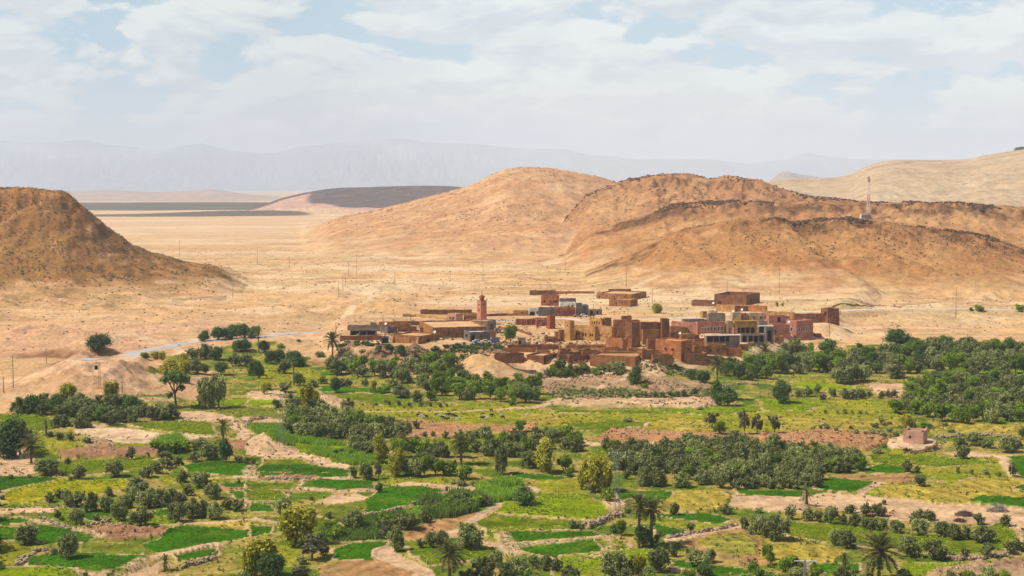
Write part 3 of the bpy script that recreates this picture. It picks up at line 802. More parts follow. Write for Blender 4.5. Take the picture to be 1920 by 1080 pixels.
def sheet(name, fmask, mat, label):
    fi, fj = np.nonzero(fmask)
    a = fi * NC + fj
    quads = np.stack([a, a + 1, a + NC + 1, a + NC], 1)
    ids, inv = np.unique(quads.ravel(), return_inverse=True)
    me = bpy.data.meshes.new(name)
    nq = len(quads)
    me.vertices.add(len(ids)); me.loops.add(nq * 4); me.polygons.add(nq)
    me.vertices.foreach_set('co', P3.reshape(-1, 3)[ids].astype(np.float32).ravel())
    me.loops.foreach_set('vertex_index', inv.astype(np.int32))
    me.polygons.foreach_set('loop_start', np.arange(0, nq * 4, 4, dtype=np.int32))
    me.polygons.foreach_set('use_smooth', np.ones(nq, bool))
    me.update(calc_edges=True)
    ca = me.color_attributes.new('Col', 'FLOAT_COLOR', 'POINT')
    cc = np.ones((len(ids), 4), np.float32); cc[:, :3] = np.clip(COLR.reshape(-1, 3)[ids], 0, 1)
    ca.data.foreach_set('color', cc.ravel())
    me.normals_split_custom_set_from_vertices(NRM.reshape(-1, 3)[ids].tolist())
    me.materials.append(mat)
    o = bpy.data.objects.new(name, me); COL.objects.link(o)
    tag(o, label, kind='structure')
    return o


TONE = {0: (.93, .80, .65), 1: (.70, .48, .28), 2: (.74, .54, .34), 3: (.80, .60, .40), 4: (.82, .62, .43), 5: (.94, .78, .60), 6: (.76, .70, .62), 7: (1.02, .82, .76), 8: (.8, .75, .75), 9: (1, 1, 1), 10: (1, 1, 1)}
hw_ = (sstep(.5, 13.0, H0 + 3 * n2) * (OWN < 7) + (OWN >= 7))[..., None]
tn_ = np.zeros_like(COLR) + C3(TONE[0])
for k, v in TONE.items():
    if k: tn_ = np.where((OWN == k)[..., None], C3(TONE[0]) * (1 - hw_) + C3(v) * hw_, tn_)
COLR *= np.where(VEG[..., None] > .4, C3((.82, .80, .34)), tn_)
FR = np.maximum(REG[:-1, :-1], 0)
# a face belongs to what most of its corners belong to
for r in (REG[:-1, 1:], REG[1:, 1:]):
    same = (r == REG[1:, :-1]) & (r != FR)
    FR = np.where(same, r, FR)
FR = np.where(FR > 10, FR, FR)
HNAME = {0: ('ground', 'bare sandy valley floor and plain with scattered gardens', M_EARTH),
         1: ('hill', 'brown flat topped hill dotted with dark scrub beyond the left gardens', M_EARTH),
         2: ('hill', 'ochre hill with a dark rock band carrying the lattice mast', M_EARTH),
         3: ('hill', 'long ochre shelf with a dark ledge of rock behind the mast', M_EARTH),
         4: ('hill', 'rugged ochre ridge with a crumbly rocky crest behind the village', M_EARTH),
         5: ('hill', 'broad rounded pinkish hill, highest behind the minaret', M_EARTH),
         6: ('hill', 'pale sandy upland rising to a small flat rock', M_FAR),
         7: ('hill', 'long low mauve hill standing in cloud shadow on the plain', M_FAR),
         8: ('hill', 'hazy mauve tableland closing the far plain', M_FAR),
         9: ('hill', 'small blue butte peeping over the skyline', M_FAR),
         10: ('mountains', 'faint blue mountain range with snow streaks in the haze', M_MOUNT)}
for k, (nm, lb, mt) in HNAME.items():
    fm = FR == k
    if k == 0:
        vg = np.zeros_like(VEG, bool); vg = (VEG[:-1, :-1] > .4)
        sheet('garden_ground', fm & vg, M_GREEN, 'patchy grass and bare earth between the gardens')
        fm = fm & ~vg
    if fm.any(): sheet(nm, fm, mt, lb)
FLABEL = {'crop_field': 'dark green crop plot', 'grass_field': 'bright green grass plot', 'flower_field': 'yellow flowering plot left of the olive trees', 'meadow': 'yellow green meadow', 'dry_field': 'dry straw coloured plot', 'ploughed_field': 'brown ploughed plot', 'dirt_path': 'pale dirt track', 'bare_earth': 'pale bare earth plot', 'red_earth': 'reddish bare earth strip', 'earth_bank': 'crumbling reddish earth bank', 'stony_slope': 'pale stony slope', 'reed_bed_ground': 'ground under the tall reeds'}
for k, nm in FREG.items():
    fm = FR == k
    if fm.sum() > 3:
        sheet(nm, fm, M_GREEN if nm in ('crop_field', 'grass_field', 'meadow', 'flower_field', 'dry_field', 'reed_bed_ground') else M_EARTH, FLABEL[nm])


def simple_mat(name, col, rough=.9, var=.18, scale=1.0, spec=.2, metal=0.0, bump=.3):
    m = bpy.data.materials.new(name); m.use_nodes = True
    t = NT(m.node_tree)
    tcn = t.n('ShaderNodeTexCoord')
    na = t.n('ShaderNodeTexNoise', ins={'Vector': (tcn, 'Object'), 'Scale': scale, 'Detail': 5.0, 'Roughness': 0.6})
    ra = t.ramp(na, [(0.3, 1 - var), (0.7, 1 + var)])
    c = t.mix(1.0, tuple(col), ra, 'MULTIPLY')
    b = t.n('ShaderNodeBsdfPrincipled', ins={'Roughness': rough, 'Metallic': metal})
    b.inputs['Specular IOR Level'].default_value = spec
    t.t.links.new(c.outputs[2], b.inputs['Base Color'])
    bu = t.n('ShaderNodeBump', ins={'Strength': bump, 'Distance': .1 / scale, 'Height': na})
    t.link(bu, 0, b, 'Normal')
    o = t.n('ShaderNodeOutputMaterial'); t.link(b, 0, o, 0)
    return m


def mesh_obj(name, V, Fc, mat, parent=None, smooth=False, loc=None):
    me = bpy.data.meshes.new(name)
    me.from_pydata([tuple(v) for v in V], [], [tuple(f) for f in Fc])
    if isinstance(mat, (list, tuple)):
        for q in mat: me.materials.append(q)
    else: me.materials.append(mat)
    if smooth: me.polygons.foreach_set('use_smooth', np.ones(len(me.polygons), bool))
    o = bpy.data.objects.new(name, me); COL.objects.link(o)
    if parent: o.parent = parent
    if loc is not None: o.location = loc
    return o


M_ROAD = simple_mat('worn_asphalt', (.40, .38, .36), 1.0, .12, .8, 0.0)
M_ROAD2 = simple_mat('dusty_road', (.54, .48, .40), 1.0, .12, .8, 0.0)
for (Q, zq), wd, mt, nm, lb in zip(ROADS, (6.2, 4.4, 4.0), (M_ROAD, M_ROAD2, M_ROAD2), ('road', 'road', 'road'), ('grey asphalt road curving in from the left', 'pale road running behind the village', 'pale lane between the minaret and the road')):
    V = []; Fc = []
    Q = np.array(Q)
    tn = np.gradient(Q, axis=0); tn /= np.linalg.norm(tn, axis=1)[:, None]
    for i, (q, tt_, zz) in enumerate(zip(Q, tn, zq)):
        nx, ny = -tt_[1], tt_[0]
        for s, dz in ((-1, -.5), (-1, .47), (1, .47), (1, -.5)):
            V.append((q[0] + nx * s * wd / 2, q[1] + ny * s * wd / 2, zz + dz))
        if i:
            a = 4 * i
            for e in range(3): Fc.append((a - 4 + e, a + e, a + e + 1, a - 3 + e))
    tag(mesh_obj(nm, V, Fc, mt), lb, kind='structure')

# ---------------------------------------------------------------- air and the clouds that shade the plain
hm = bpy.data.materials.new('haze_air'); hm.use_nodes = True
t = NT(hm.node_tree)
pv = t.n('ShaderNodeVolumePrincipled', ins={'Density': 0.000078, 'Anisotropy': 0.0})
pv.inputs['Color'].default_value = (.78, .88, 1.0, 1)
o_ = t.n('ShaderNodeOutputMaterial'); t.link(pv, 0, o_, 1)
bx = (-23000, 23000, -60, 34500, -12, 1080)
V = [(bx[i], bx[2 + j], bx[4 + k]) for i in (0, 1) for j in (0, 1) for k in (0, 1)]
hz_o = mesh_obj('haze', V, [(0, 1, 3, 2), (4, 6, 7, 5), (0, 4, 5, 1), (2, 3, 7, 6), (0, 2, 6, 4), (1, 5, 7, 3)], hm)
tag(hz_o, 'pale haze in the air over the valley', kind='stuff')
M_CLOUD = simple_mat('cloud_white', (.86, .87, .88), 1.0, .04, .002, 0.0, 0, 0.0)


def cloud(px, py, a, b, seed):
    cx, cy = flat_xy(px, py)
    hc = 1900.0
    k = (hc) / math.tan(SUN_EL)
    cx += SUN_DIR.x * k; cy += SUN_DIR.y * k
    nu, nv = 48, 16
    V = []; Fc = []
    for j in range(nv + 1):
        for i in range(nu):
            th = 2 * math.pi * i / nu; ph = math.pi * (j / nv) - math.pi / 2
            r = 1 + .22 * float(perlin(np.array([math.cos(th) * 2 + seed]), np.array([math.sin(th) * 2 + ph]), seed)[0]) + .10 * float(perlin(np.array([th * 4 / 1.0]), np.array([ph * 4.]), seed)[0])
            zz = math.sin(ph) * 160
            V.append((cx + a * r * math.cos(ph) * math.cos(th), cy + b * r * math.cos(ph) * math.sin(th), hc + (zz if zz > 0 else zz * .3)))
    for j in range(nv):
        for i in range(nu):
            Fc.append((j * nu + i, j * nu + (i + 1) % nu, (j + 1) * nu + (i + 1) % nu, (j + 1) * nu + i))
    tag(mesh_obj('cloud', V, Fc, M_CLOUD, smooth=True), 'white cumulus cloud drifting over the plain', kind='structure')


cloud(330, 385.5, 1250, 1000, 3)
cloud(290, 404, 330, 130, 8)
cloud(745, 393, 210, 420, 5)
# ================================================================ vegetation
def leaf_mat(name, col, tip, var=.35):
    m = bpy.data.materials.new(name); m.use_nodes = True
    t = NT(m.node_tree)
    at = t.n('ShaderNodeAttribute', attribute_name='Leaf')
    oi = t.n('ShaderNodeObjectInfo')
    c = t.mix((at, 2), tuple(col), tuple(tip))
    r1 = t.n('ShaderNodeMapRange', ins={0: (oi, 5), 1: 0, 2: 1, 3: 1 - var, 4: 1 + var})
    sp = t.n('ShaderNodeCombineXYZ', ins={0: r1, 1: r1, 2: r1})
    c2 = t.mix(1.0, c, sp, 'MULTIPLY')
    d = t.n('ShaderNodeBsdfPrincipled', ins={'Roughness': .62})
    d.inputs['Specular IOR Level'].default_value = .08
    t.t.links.new(c2.outputs[2], d.inputs['Base Color'])
    tr = t.n('ShaderNodeBsdfTranslucent')
    t.t.links.new(c2.outputs[2], tr.inputs[0])
    mx = t.n('ShaderNodeMixShader', ins={0: .28})
    t.link(d, 0, mx, 1); t.link(tr, 0, mx, 2)
    o = t.n('ShaderNodeOutputMaterial'); t.link(mx, 0, o, 0)
    return m


L_OLIVE = leaf_mat('olive_leaf', (.095, .115, .022), (.43, .44, .15))
L_GREEN = leaf_mat('broad_leaf', (.08, .13, .008), (.31, .40, .03))
L_DARK = leaf_mat('dark_leaf', (.04, .08, .012), (.17, .23, .05))
L_TAM = leaf_mat('tamarisk_leaf', (.15, .16, .015), (.60, .52, .035), .12)
L_PALM = leaf_mat('palm_leaf', (.055, .065, .012), (.30, .28, .08), .15)
L_SCRUB = leaf_mat('scrub_leaf', (.085, .075, .030), (.20, .17, .07), .3)
L_REED = leaf_mat('reed_leaf', (.22, .36, .02), (.45, .62, .08), .1)
L_BROWN = leaf_mat('thin_grey_leaf', (.10, .085, .045), (.24, .22, .12), .15)
M_BARK = simple_mat('bark', (.13, .095, .065), .95, .3, 3.0)
M_PBARK = simple_mat('palm_bark', (.16, .12, .08), .95, .4, 4.0)


def add_leaf_attr(me, vals):
    ca = me.color_attributes.new('Leaf', 'FLOAT_COLOR', 'POINT')
    c = np.repeat(np.asarray(vals, np.float32)[:, None], 4, 1); c[:, 3] = 1
    ca.data.foreach_set('color', c.ravel())


def np_mesh(name, V, Q, mat, leaf=None, T=None):
    """mesh from numpy quads (and triangles)"""
    me = bpy.data.meshes.new(name)
    V = np.asarray(V, np.float32)
    Q = np.asarray(Q, np.int32).reshape(-1, 4) if Q is not None else np.zeros((0, 4), np.int32)
    T = np.asarray(T, np.int32).reshape(-1, 3) if T is not None else np.zeros((0, 3), np.int32)
    me.vertices.add(len(V)); me.vertices.foreach_set('co', V.ravel())
    me.loops.add(len(Q) * 4 + len(T) * 3)
    me.loops.foreach_set('vertex_index', np.concatenate([Q.ravel(), T.ravel()]))
    me.polygons.add(len(Q) + len(T))
    me.polygons.foreach_set('loop_start', np.concatenate([np.arange(len(Q)) * 4, len(Q) * 4 + np.arange(len(T)) * 3]).astype(np.int32))
    me.update(calc_edges=True)
    if leaf is not None: add_leaf_attr(me, leaf)
    me.materials.append(mat)
    return me


def leaf_cloud(r, blobs, n, size, flat=.75, up=.35, asp=1.6):
    """leaf sprays spread through the shells of the blobs; blobs: (x,y,z,rx,ry,rz)"""
    B = np.array(blobs)
    w_ = (B[:, 3] * B[:, 5]); w_ = w_ / w_.sum()
    k = r.choice(len(B), n, p=w_)
    d = r.normal(size=(n, 3)); d /= np.linalg.norm(d, axis=1)[:, None]
    rad = 1.0 - .55 * r.rand(n) ** 2.0 + .20 * r.normal(size=n)
    ctr = B[k, :3] + d * rad[:, None] * B[k, 3:6]
    nr = d * .7 + r.normal(size=(n, 3)) * .55 + np.array([0, 0, up]); nr /= np.linalg.norm(nr, axis=1)[:, None]
    a = np.cross(nr, r.normal(size=(n, 3))); a /= np.linalg.norm(a, axis=1)[:, None] + 1e-9
    b = np.cross(nr, a)
    s = size * (.6 + .8 * r.rand(n))[:, None]
    a = a * s * asp * .5; b = b * s * .5
    V = np.stack([ctr - a, ctr + b * .9, ctr + a, ctr - b * .9], 1).reshape(-1, 3)
    Q = np.arange(n * 4).reshape(-1, 4)
    blobv = r.rand(len(B))[k]
    lv = np.clip(.30 + .30 * r.normal(size=n) + .40 * blobv, 0, 1)
    return V, Q, np.repeat(lv, 4)


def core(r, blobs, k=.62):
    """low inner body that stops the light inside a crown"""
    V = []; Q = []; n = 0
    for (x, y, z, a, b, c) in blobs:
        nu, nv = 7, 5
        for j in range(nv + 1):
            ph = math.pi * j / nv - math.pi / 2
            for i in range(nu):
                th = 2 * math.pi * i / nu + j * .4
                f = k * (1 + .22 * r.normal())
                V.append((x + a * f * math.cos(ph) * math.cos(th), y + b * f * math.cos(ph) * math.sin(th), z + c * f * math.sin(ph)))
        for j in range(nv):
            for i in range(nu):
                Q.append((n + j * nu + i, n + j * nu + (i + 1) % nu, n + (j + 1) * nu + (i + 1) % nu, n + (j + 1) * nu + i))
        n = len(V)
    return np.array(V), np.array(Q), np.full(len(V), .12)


def tube(pts, rad, n=6, V=None, Fc=None):
    V = [] if V is None else V; Fc = [] if Fc is None else Fc
    base = len(V)
    pts = [Vector(p) for p in pts]
    for i, (p, r_) in enumerate(zip(pts, rad)):
        d = (pts[min(i + 1, len(pts) - 1)] - pts[max(i - 1, 0)]).normalized()
        a = d.cross(Vector((0.3, 1, 0.2))).normalized(); b = d.cross(a)
        for k in range(n):
            th = 2 * math.pi * k / n
            V.append(tuple(p + a * math.cos(th) * r_ + b * math.sin(th) * r_))
        if i:
            for k in range(n):
                Fc.append((base + (i - 1) * n + k, base + (i - 1) * n + (k + 1) % n, base + i * n + (k + 1) % n, base + i * n + k))
    return V, Fc


def trunk_mesh(name, r, h, limbs, spread, mat=None, th=.035):
    V, Fc = [], []
    top = (r.normal() * .03, r.normal() * .03, h)
    tube([(0, 0, -.10), (0, 0, 0), (top[0] * .5, top[1] * .5, h * .5), top], [th * 1.5, th * 1.25, th, th * .9], 7, V, Fc)
    for i in range(limbs):
        a = 2 * math.pi * (i + r.rand() * .6) / limbs
        e = (top[0] + math.cos(a) * spread * .9, top[1] + math.sin(a) * spread * .9, h + (1 - h) * (.45 + .35 * r.rand()))
        m_ = ((top[0] + e[0]) * .5 + r.normal() * .02, (top[1] + e[1]) * .5 + r.normal() * .02, (h + e[2]) * .5 - .02)
        tube([top, m_, e], [th * .75, th * .5, th * .18], 5, V, Fc)
    me = bpy.data.meshes.new(name); me.from_pydata(V, [], Fc); me.materials.append(mat or M_BARK)
    return me


# kinds: crown templates of unit width and unit height
KIND = {}


def make_kind(code, cat, mat, nvar, fn):
    vs = []
    for v in range(nvar):
        r = np.random.RandomState(1000 + v * 17 + ord(code))
        blobs, n, size, trunk = fn(r)
        V, Q, lv = leaf_cloud(r, blobs, n, size)
        cV, cQ, cl = core(r, blobs)
        crown = np_mesh(cat + '_crown', np.vstack([V, cV]), np.vstack([Q, cQ + len(V)]), mat, np.concatenate([lv, cl]))
        tm = trunk_mesh(cat + '_trunk', r, *trunk)
        n_far = n // 8
        fV, fQ, fl = leaf_cloud(r, blobs, n_far, size * 2.2)
        cV, cQ, cl = core(r, blobs[:2], .8)
        vs.append((crown, tm, (np.vstack([fV, cV]), np.vstack([fQ, cQ + len(fV)]), np.concatenate([fl, cl]))))
    KIND[code] = (cat, mat, vs)


def f_olive(r):
    b = [(0, 0, .45, .30, .30, .38)]
    for i in range(15):
        a = 2 * math.pi * i / 15 + r.rand() * .8; q = .14 + .24 * r.rand() ** .7
        s = .08 + .11 * r.rand()
        b.append((math.cos(a) * q, math.sin(a) * q, .20 + .62 * r.rand() * (1.15 - q), s, s, s * 1.25))
    for i in range(3): b.append((r.normal() * .12, r.normal() * .12, .82 + .06 * r.rand(), .10, .10, .13))
    return b, 2600, .050, (.12, 5, .30)


def f_green(r):
    b = [(0, 0, .55, .30, .30, .33)]
    for i in range(11):
        a = 2 * math.pi * i / 11 + r.rand() * .7; q = .16 + .24 * r.rand()
        s = .11 + .10 * r.rand()
        b.append((math.cos(a) * q, math.sin(a) * q, .30 + .58 * r.rand(), s, s, s))
    return b, 2300, .052, (.18, 5, .32)


def f_dark(r):
    b = [(0, 0, .48, .36, .36, .36)]
    for i in range(8):
        a = 2 * math.pi * i / 8 + r.rand() * .6; q = .22 + .1 * r.rand()
        s = .17 + .08 * r.rand()
        b.append((math.cos(a) * q, math.sin(a) * q, .22 + .55 * r.rand(), s, s, s))
    b.append((0, 0, .78, .2, .2, .2))
    return b, 2500, .052, (.10, 4, .28)


def f_tam(r):
    b = []
    for i in range(16):
        a = 2 * math.pi * r.rand(); q = .33 * r.rand() ** .6
        s = .10 + .08 * r.rand()
        hh = .16 + .74 * r.rand() * (1 - q)
        b.append((math.cos(a) * q, math.sin(a) * q, hh, s, s, s * 1.7))
    b.append((0, 0, .45, .3, .3, .35))
    return b, 2600, .045, (.12, 7, .34)


def f_airy(r):
    b = []
    for i in range(12):
        a = 2 * math.pi * r.rand(); q = .12 + .28 * r.rand()
        s = .08 + .07 * r.rand()
        b.append((math.cos(a) * q, math.sin(a) * q, .35 + .55 * r.rand(), s, s, s * 1.3))
    return b, 700, .07, (.3, 8, .36)


def f_umb(r):
    b = []
    for i in range(9):
        a = 2 * math.pi * i / 9 + r.rand(); q = .12 + .24 * r.rand()
        b.append((math.cos(a) * q, math.sin(a) * q, .68 + .22 * r.rand(), .17, .17, .11))
    b += [(-.3, .1, .33, .16, .14, .08), (.28, -.1, .48, .13, .13, .08), (0, 0, .8, .25, .25, .16)]
    return b, 1200, .06, (.34, 7, .36)


def f_shrub(r):
    b = [(0, 0, .42, .36, .36, .40)]
    for i in range(6):
        a = 2 * math.pi * i / 6 + r.rand(); q = .25
        s = .17 + .08 * r.rand()
        b.append((math.cos(a) * q, math.sin(a) * q, .25 + .45 * r.rand(), s, s, s))
    return b, 520, .105, (.1, 3, .2)


make_kind('o', 'olive tree', L_OLIVE, 6, f_olive)
make_kind('g', 'leafy tree', L_GREEN, 5, f_green)
make_kind('d', 'dark tree', L_DARK, 4, f_dark)
make_kind('t', 'tamarisk', L_TAM, 4, f_tam)
make_kind('a', 'thin tree', L_BROWN, 3, f_airy)
make_kind('u', 'tree', L_DARK, 1, f_umb)
make_kind('s', 'shrub', L_OLIVE, 4, f_shrub)
make_kind('k', 'shrub', L_GREEN, 3, f_shrub)


# ---- palms
def frond_mesh(r, L=1.0, leaflets=20):
    V = []; Fc = []; lv = []
    pts = []
    for i in range(leaflets + 1):
        t_ = i / leaflets
        pts.append((L * (t_ * .97), 0, L * (.16 * t_ - .40 * t_ ** 2.2)))
    for i in range(leaflets):
        p, q = pts[i], pts[i + 1]
        b = len(V); w_ = .012 * L
        V += [(p[0], -w_, p[2]), (p[0], w_, p[2]), (q[0], w_ * .8, q[2]), (q[0], -w_ * .8, q[2])]
        Fc.append((b, b + 1, b + 2, b + 3)); lv += [.9] * 4
        if i < 2: continue
        ll = L * .27 * math.sin(math.pi * (i + 1) / (leaflets + 2)) ** .6
        for s in (-1, 1):
            b = len(V)
            an = .6 + .15 * r.normal()
            dx, dyy, dz = math.cos(an) * ll, s * math.sin(an) * ll, -.10 * ll + .25 * ll * abs(r.normal()) * .5
            V += [(p[0] - L / leaflets * .9, 0, p[2]), (p[0] + L / leaflets * 1.3, 0, p[2]), (p[0] + dx + .01, dyy, p[2] + dz)]
            Fc.append((b, b + 1, b + 2)); lv += [.2 + .6 * r.rand()] * 3
    me = bpy.data.meshes.new('frond'); me.from_pydata(V, [], Fc); me.materials.append(L_PALM)
    add_leaf_attr(me, lv)
    return me


FR_M = [frond_mesh(np.random.RandomState(5 + i)) for i in range(3)]


def palm_trunk(h, r0=.24):
    V, Fc = [], []
    pts = []; rad = []
    n = max(4, int(h / .45))
    for i in range(n + 1):
        pts.append((math.sin(i / n * 1.2) * .10 * h / 5, 0, -.4 + (h + .4) * i / n)); rad.append(r0 * (1.25 - .35 * i / n) * (1.12 if i % 2 else .94))
    tube(pts, rad, 8, V, Fc)
    me = bpy.data.meshes.new('palm_trunk'); me.from_pydata(V, [], Fc); me.materials.append(M_PBARK)
    return me, pts[-1]


def frond_xf(r, k, n, L, droop=1.0):
    az = k * 2.399963 + r.normal() * .08
    f = k / n
    el = math.radians(86 - 136 * f ** .95 * droop + r.normal() * 6)
    s = L * (.8 + .25 * r.rand()) * (1 if f > .15 else .75)
    return Matrix.Rotation(az, 4, 'Z') @ Matrix.Rotation(-el, 4, 'Y') @ Matrix.Scale(s, 4)


def palm(px, py, wpx, hpx, label, detail, skirt=True, n=44):
    x, y = ground_hit(px, py); z = zground(x, y)
    s = F / math.hypot(y, HCAM)
    w_, h_ = wpx / s, hpx / s
    L = w_ * .60
    th = max(.3, h_ - L * .55)
    r = np.random.RandomState(int(px * 7 + py))
    root = bpy.data.objects.new('palm_tree', None); COL.objects.link(root)
    root.location = (x, y, z - .05); root.rotation_euler.z = r.rand() * 6
    tag(root, label, 'palm tree', 'date palms among the gardens')
    tm, top = palm_trunk(th)
    o = bpy.data.objects.new('trunk', tm); COL.objects.link(o); o.parent = root
    if detail:
        for k in range(n):
            fo = bpy.data.objects.new('frond', FR_M[k % 3]); COL.objects.link(fo); fo.parent = root
            fo.matrix_local = Matrix.Translation(top) @ frond_xf(r, k, n, L)
    else:
        V = []; Q = []; T = []; lv = []
        for k in range(n):
            mf = FR_M[k % 3]; M = Matrix.Translation(top) @ frond_xf(r, k, n, L)
            co = np.empty(len(mf.vertices) * 3, np.float32); mf.vertices.foreach_get('co', co)
            co = co.reshape(-1, 3); A = np.array(M)
            V.append(co @ A[:3, :3].T + A[:3, 3])
            off = sum(len(v) for v in V[:-1])
            for p in mf.polygons:
                vs = [v + off for v in p.vertices]
                (Q if len(vs) == 4 else T).append(vs)
            cl = np.empty(len(mf.vertices) * 4, np.float32); mf.color_attributes['Leaf'].data.foreach_get('color', cl); lv.append(cl[::4])
        me = np_mesh('palm_crown', np.vstack(V), Q, L_PALM, np.concatenate(lv), T)
        o = bpy.data.objects.new('crown', me); COL.objects.link(o); o.parent = root
        o['kind'] = 'stuff'
    return root


PALMS = [
    ('H', 830, 1130, 330, 345, 'largest date palm, its round crown rising beside the olive trees at the bottom', 1, 60),
    ('F', 1455, 1130, 250, 300, 'dark full date palm standing beside the winding dirt track', 1, 60),
    ('G', 950, 870, 210, 390, 'taller of the twin date palms on the dirt bank, dark thicket at its foot', 1, 44),
    ('G', 1045, 850, 200, 340, 'shorter right hand palm of the twin date palms on the dirt bank', 1, 44),
    ('A', 1680, 1050, 130, 300, 'slim date palm with dark ivy skirt near the pale dirt track', 1, 36),
    ('A', 235, 1075, 200, 200, 'low bushy date palm beside the big dark tree at the left edge', 1, 44),
    ('A', 345, 868, 80, 115, 'small thin palm left of the pale threshing ground', 0, 22),
    ('C', 1540, 600, 170, 320, 'tall date palm on the garden bank with a dark bush at its foot', 1, 36),
    ('B', 575, 290, 150, 190, 'bushy dark date palm below the grey village wall', 0, 50),
    ('B', 22, 245, 70, 180, 'tall slim palm where the asphalt road leaves the gardens', 0, 30),
    ('C', 1898, 290, 110, 110, 'short palm beside the footpath up to the pink house', 0, 34),
    ('F', 1540, 240, 170, 220, 'palm with hanging rusty fronds inside the olive grove', 1, 50),
    ('C', 945, 480, 110, 130, 'low dark palm clump below the lowest village wall', 0, 44),
    ('E', 1240, 1040, 120, 110, 'small stemless palm on the bare bank in the lower left gardens', 0, 26),
    ('H', 290, 540, 110, 110, 'pale dry palm clump on the bare ground right of the big grove', 0, 26),
    ('B', 1200, 385, 90, 150, 'palm crowding into the trees below the village edge', 0, 36),
    ('B', 1290, 370, 80, 130, 'second palm crowding into the trees below the village, nearer the bare mound', 0, 36),
    ('B', 285, 490, 60, 180, 'dark thin palm at the edge of the grassy clearing', 0, 18),
    ('H', 575, 1060, 90, 150, 'small pale trunked palm left of the largest date palm', 0, 26),
]
for (p, a, b, w_, h_, lb, det, n) in PALMS:
    (px, py), = pan(p, [(a, b)])
    palm(px, py, w_ / 4, h_ / 4, lb, det, n=n)

# ---- trees read off the photograph: x, foot y, width, height (in panel units), kind
T = {}
T['A'] = """745 245 210 155 d;1530 160 90 90 d;1640 150 140 110 d;1740 143 150 120 d;1830 138 140 120 d;1905 135 110 100 d;1280 430 210 150 t;1390 400 150 120 t;1320 645 240 285 u;1545 660 150 250 o;1640 655 150 270 o;1450 300 120 100 o;1540 290 130 120 o;1625 300 120 110 d;1480 400 130 120 o;1380 320 120 80 t;1540 405 80 80 g;1660 410 120 110 d;1840 235 110 105 d;1780 235 100 95 d;1760 345 110 110 o;1850 345 110 105 o;1900 415 90 120 d;1090 288 80 55 k;1170 295 110 70 t;1220 305 80 80 t;505 600 160 150 t;825 620 170 190 t;430 805 115 100 o;485 800 105 100 o;585 808 115 100 o;655 806 90 85 o;450 900 72 68 o;527 908 80 72 o;650 918 80 52 s;375 878 60 55 s;982 1045 80 110 o;70 1030 260 310 d;150 1010 200 250 a;210 960 130 150 a;1165 965 100 70 k;1230 985 100 90 k;1310 1000 150 120 k;1390 985 110 90 k;1500 975 160 100 o;1570 1050 160 130 o;1455 1062 110 90 o;1790 1068 70 62 o;1850 1080 60 60 o;1900 1080 50 50 o;1690 1062 130 190 d"""
T['E'] = """350 320 200 130 o;510 243 65 65 o;592 355 125 115 o;860 335 155 130 o;470 325 60 50 o;80 348 50 42 s;218 343 42 42 s;528 362 42 42 s;1100 340 120 95 o;1175 310 110 95 o;1250 272 120 95 o;1335 252 100 80 o;1240 205 110 70 o;1370 375 115 95 o;1035 437 175 115 o;1500 410 170 120 o;375 525 85 85 o;445 492 90 72 o;520 560 115 135 o;600 545 95 115 o;680 595 125 155 o;800 600 110 125 o;820 480 80 75 o;890 665 145 155 o;945 570 120 110 o;1000 510 140 115 o;1080 570 140 135 o;1130 520 120 110 o;1200 560 140 145 o;1290 540 140 135 o;1350 565 130 120 o;1410 475 110 95 o;1055 705 195 150 o;1330 668 145 155 o;1440 642 145 165 o;1520 625 130 135 o;1612 655 130 145 o;1600 500 165 125 o;1700 580 115 105 o;1785 592 105 100 o;430 640 60 75 s;462 662 50 45 s;578 692 130 130 o;720 662 65 65 s;15 505 50 45 s;200 843 185 155 o;512 942 165 195 o;405 915 70 62 s;1790 390 32 62 s;350 922 46 32 s"""
T['F'] = """300 845 370 340 t;210 645 140 165 o;420 955 210 190 a;500 930 130 100 a;340 990 90 90 s;600 795 150 115 k;560 720 110 60 k;730 722 185 145 o;415 512 40 52 s;1060 892 125 190 o;1050 765 90 85 t;960 805 115 110 a;1150 732 185 130 o;1270 680 115 105 o;1230 868 72 80 o;1320 865 130 130 o;1390 862 120 130 o;1600 858 245 195 o;925 452 72 82 d;730 345 72 105 o;830 358 125 135 o;920 352 80 130 a;600 185 50 65 d;642 172 42 55 d;780 155 130 125 o;850 180 110 110 o;940 230 180 240 t;1050 330 170 240 t;1130 320 110 130 o;1200 335 125 135 o;1262 325 130 155 g;1400 185 135 125 o;1240 175 200 135 g;1160 150 120 110 o;1340 165 110 110 o;1350 325 145 120 g;1450 325 140 120 k;1560 355 150 125 k;1730 175 125 115 o;1650 150 110 100 o;1840 315 110 230 o;1880 160 110 110 o;1800 130 110 95 o;1480 388 52 45 s;1540 402 100 50 s;1635 408 62 50 s;1430 442 30 30 s;50 1085 300 340 t;120 1130 240 230 d;-40 1100 220 300 t;330 1120 200 130 a;1700 1125 210 200 o;1800 1010 125 130 o;1655 1015 100 100 s;1590 1130 170 110 o;1880 1120 170 160 o;1920 1000 60 50 s;540 640 60 60 s"""
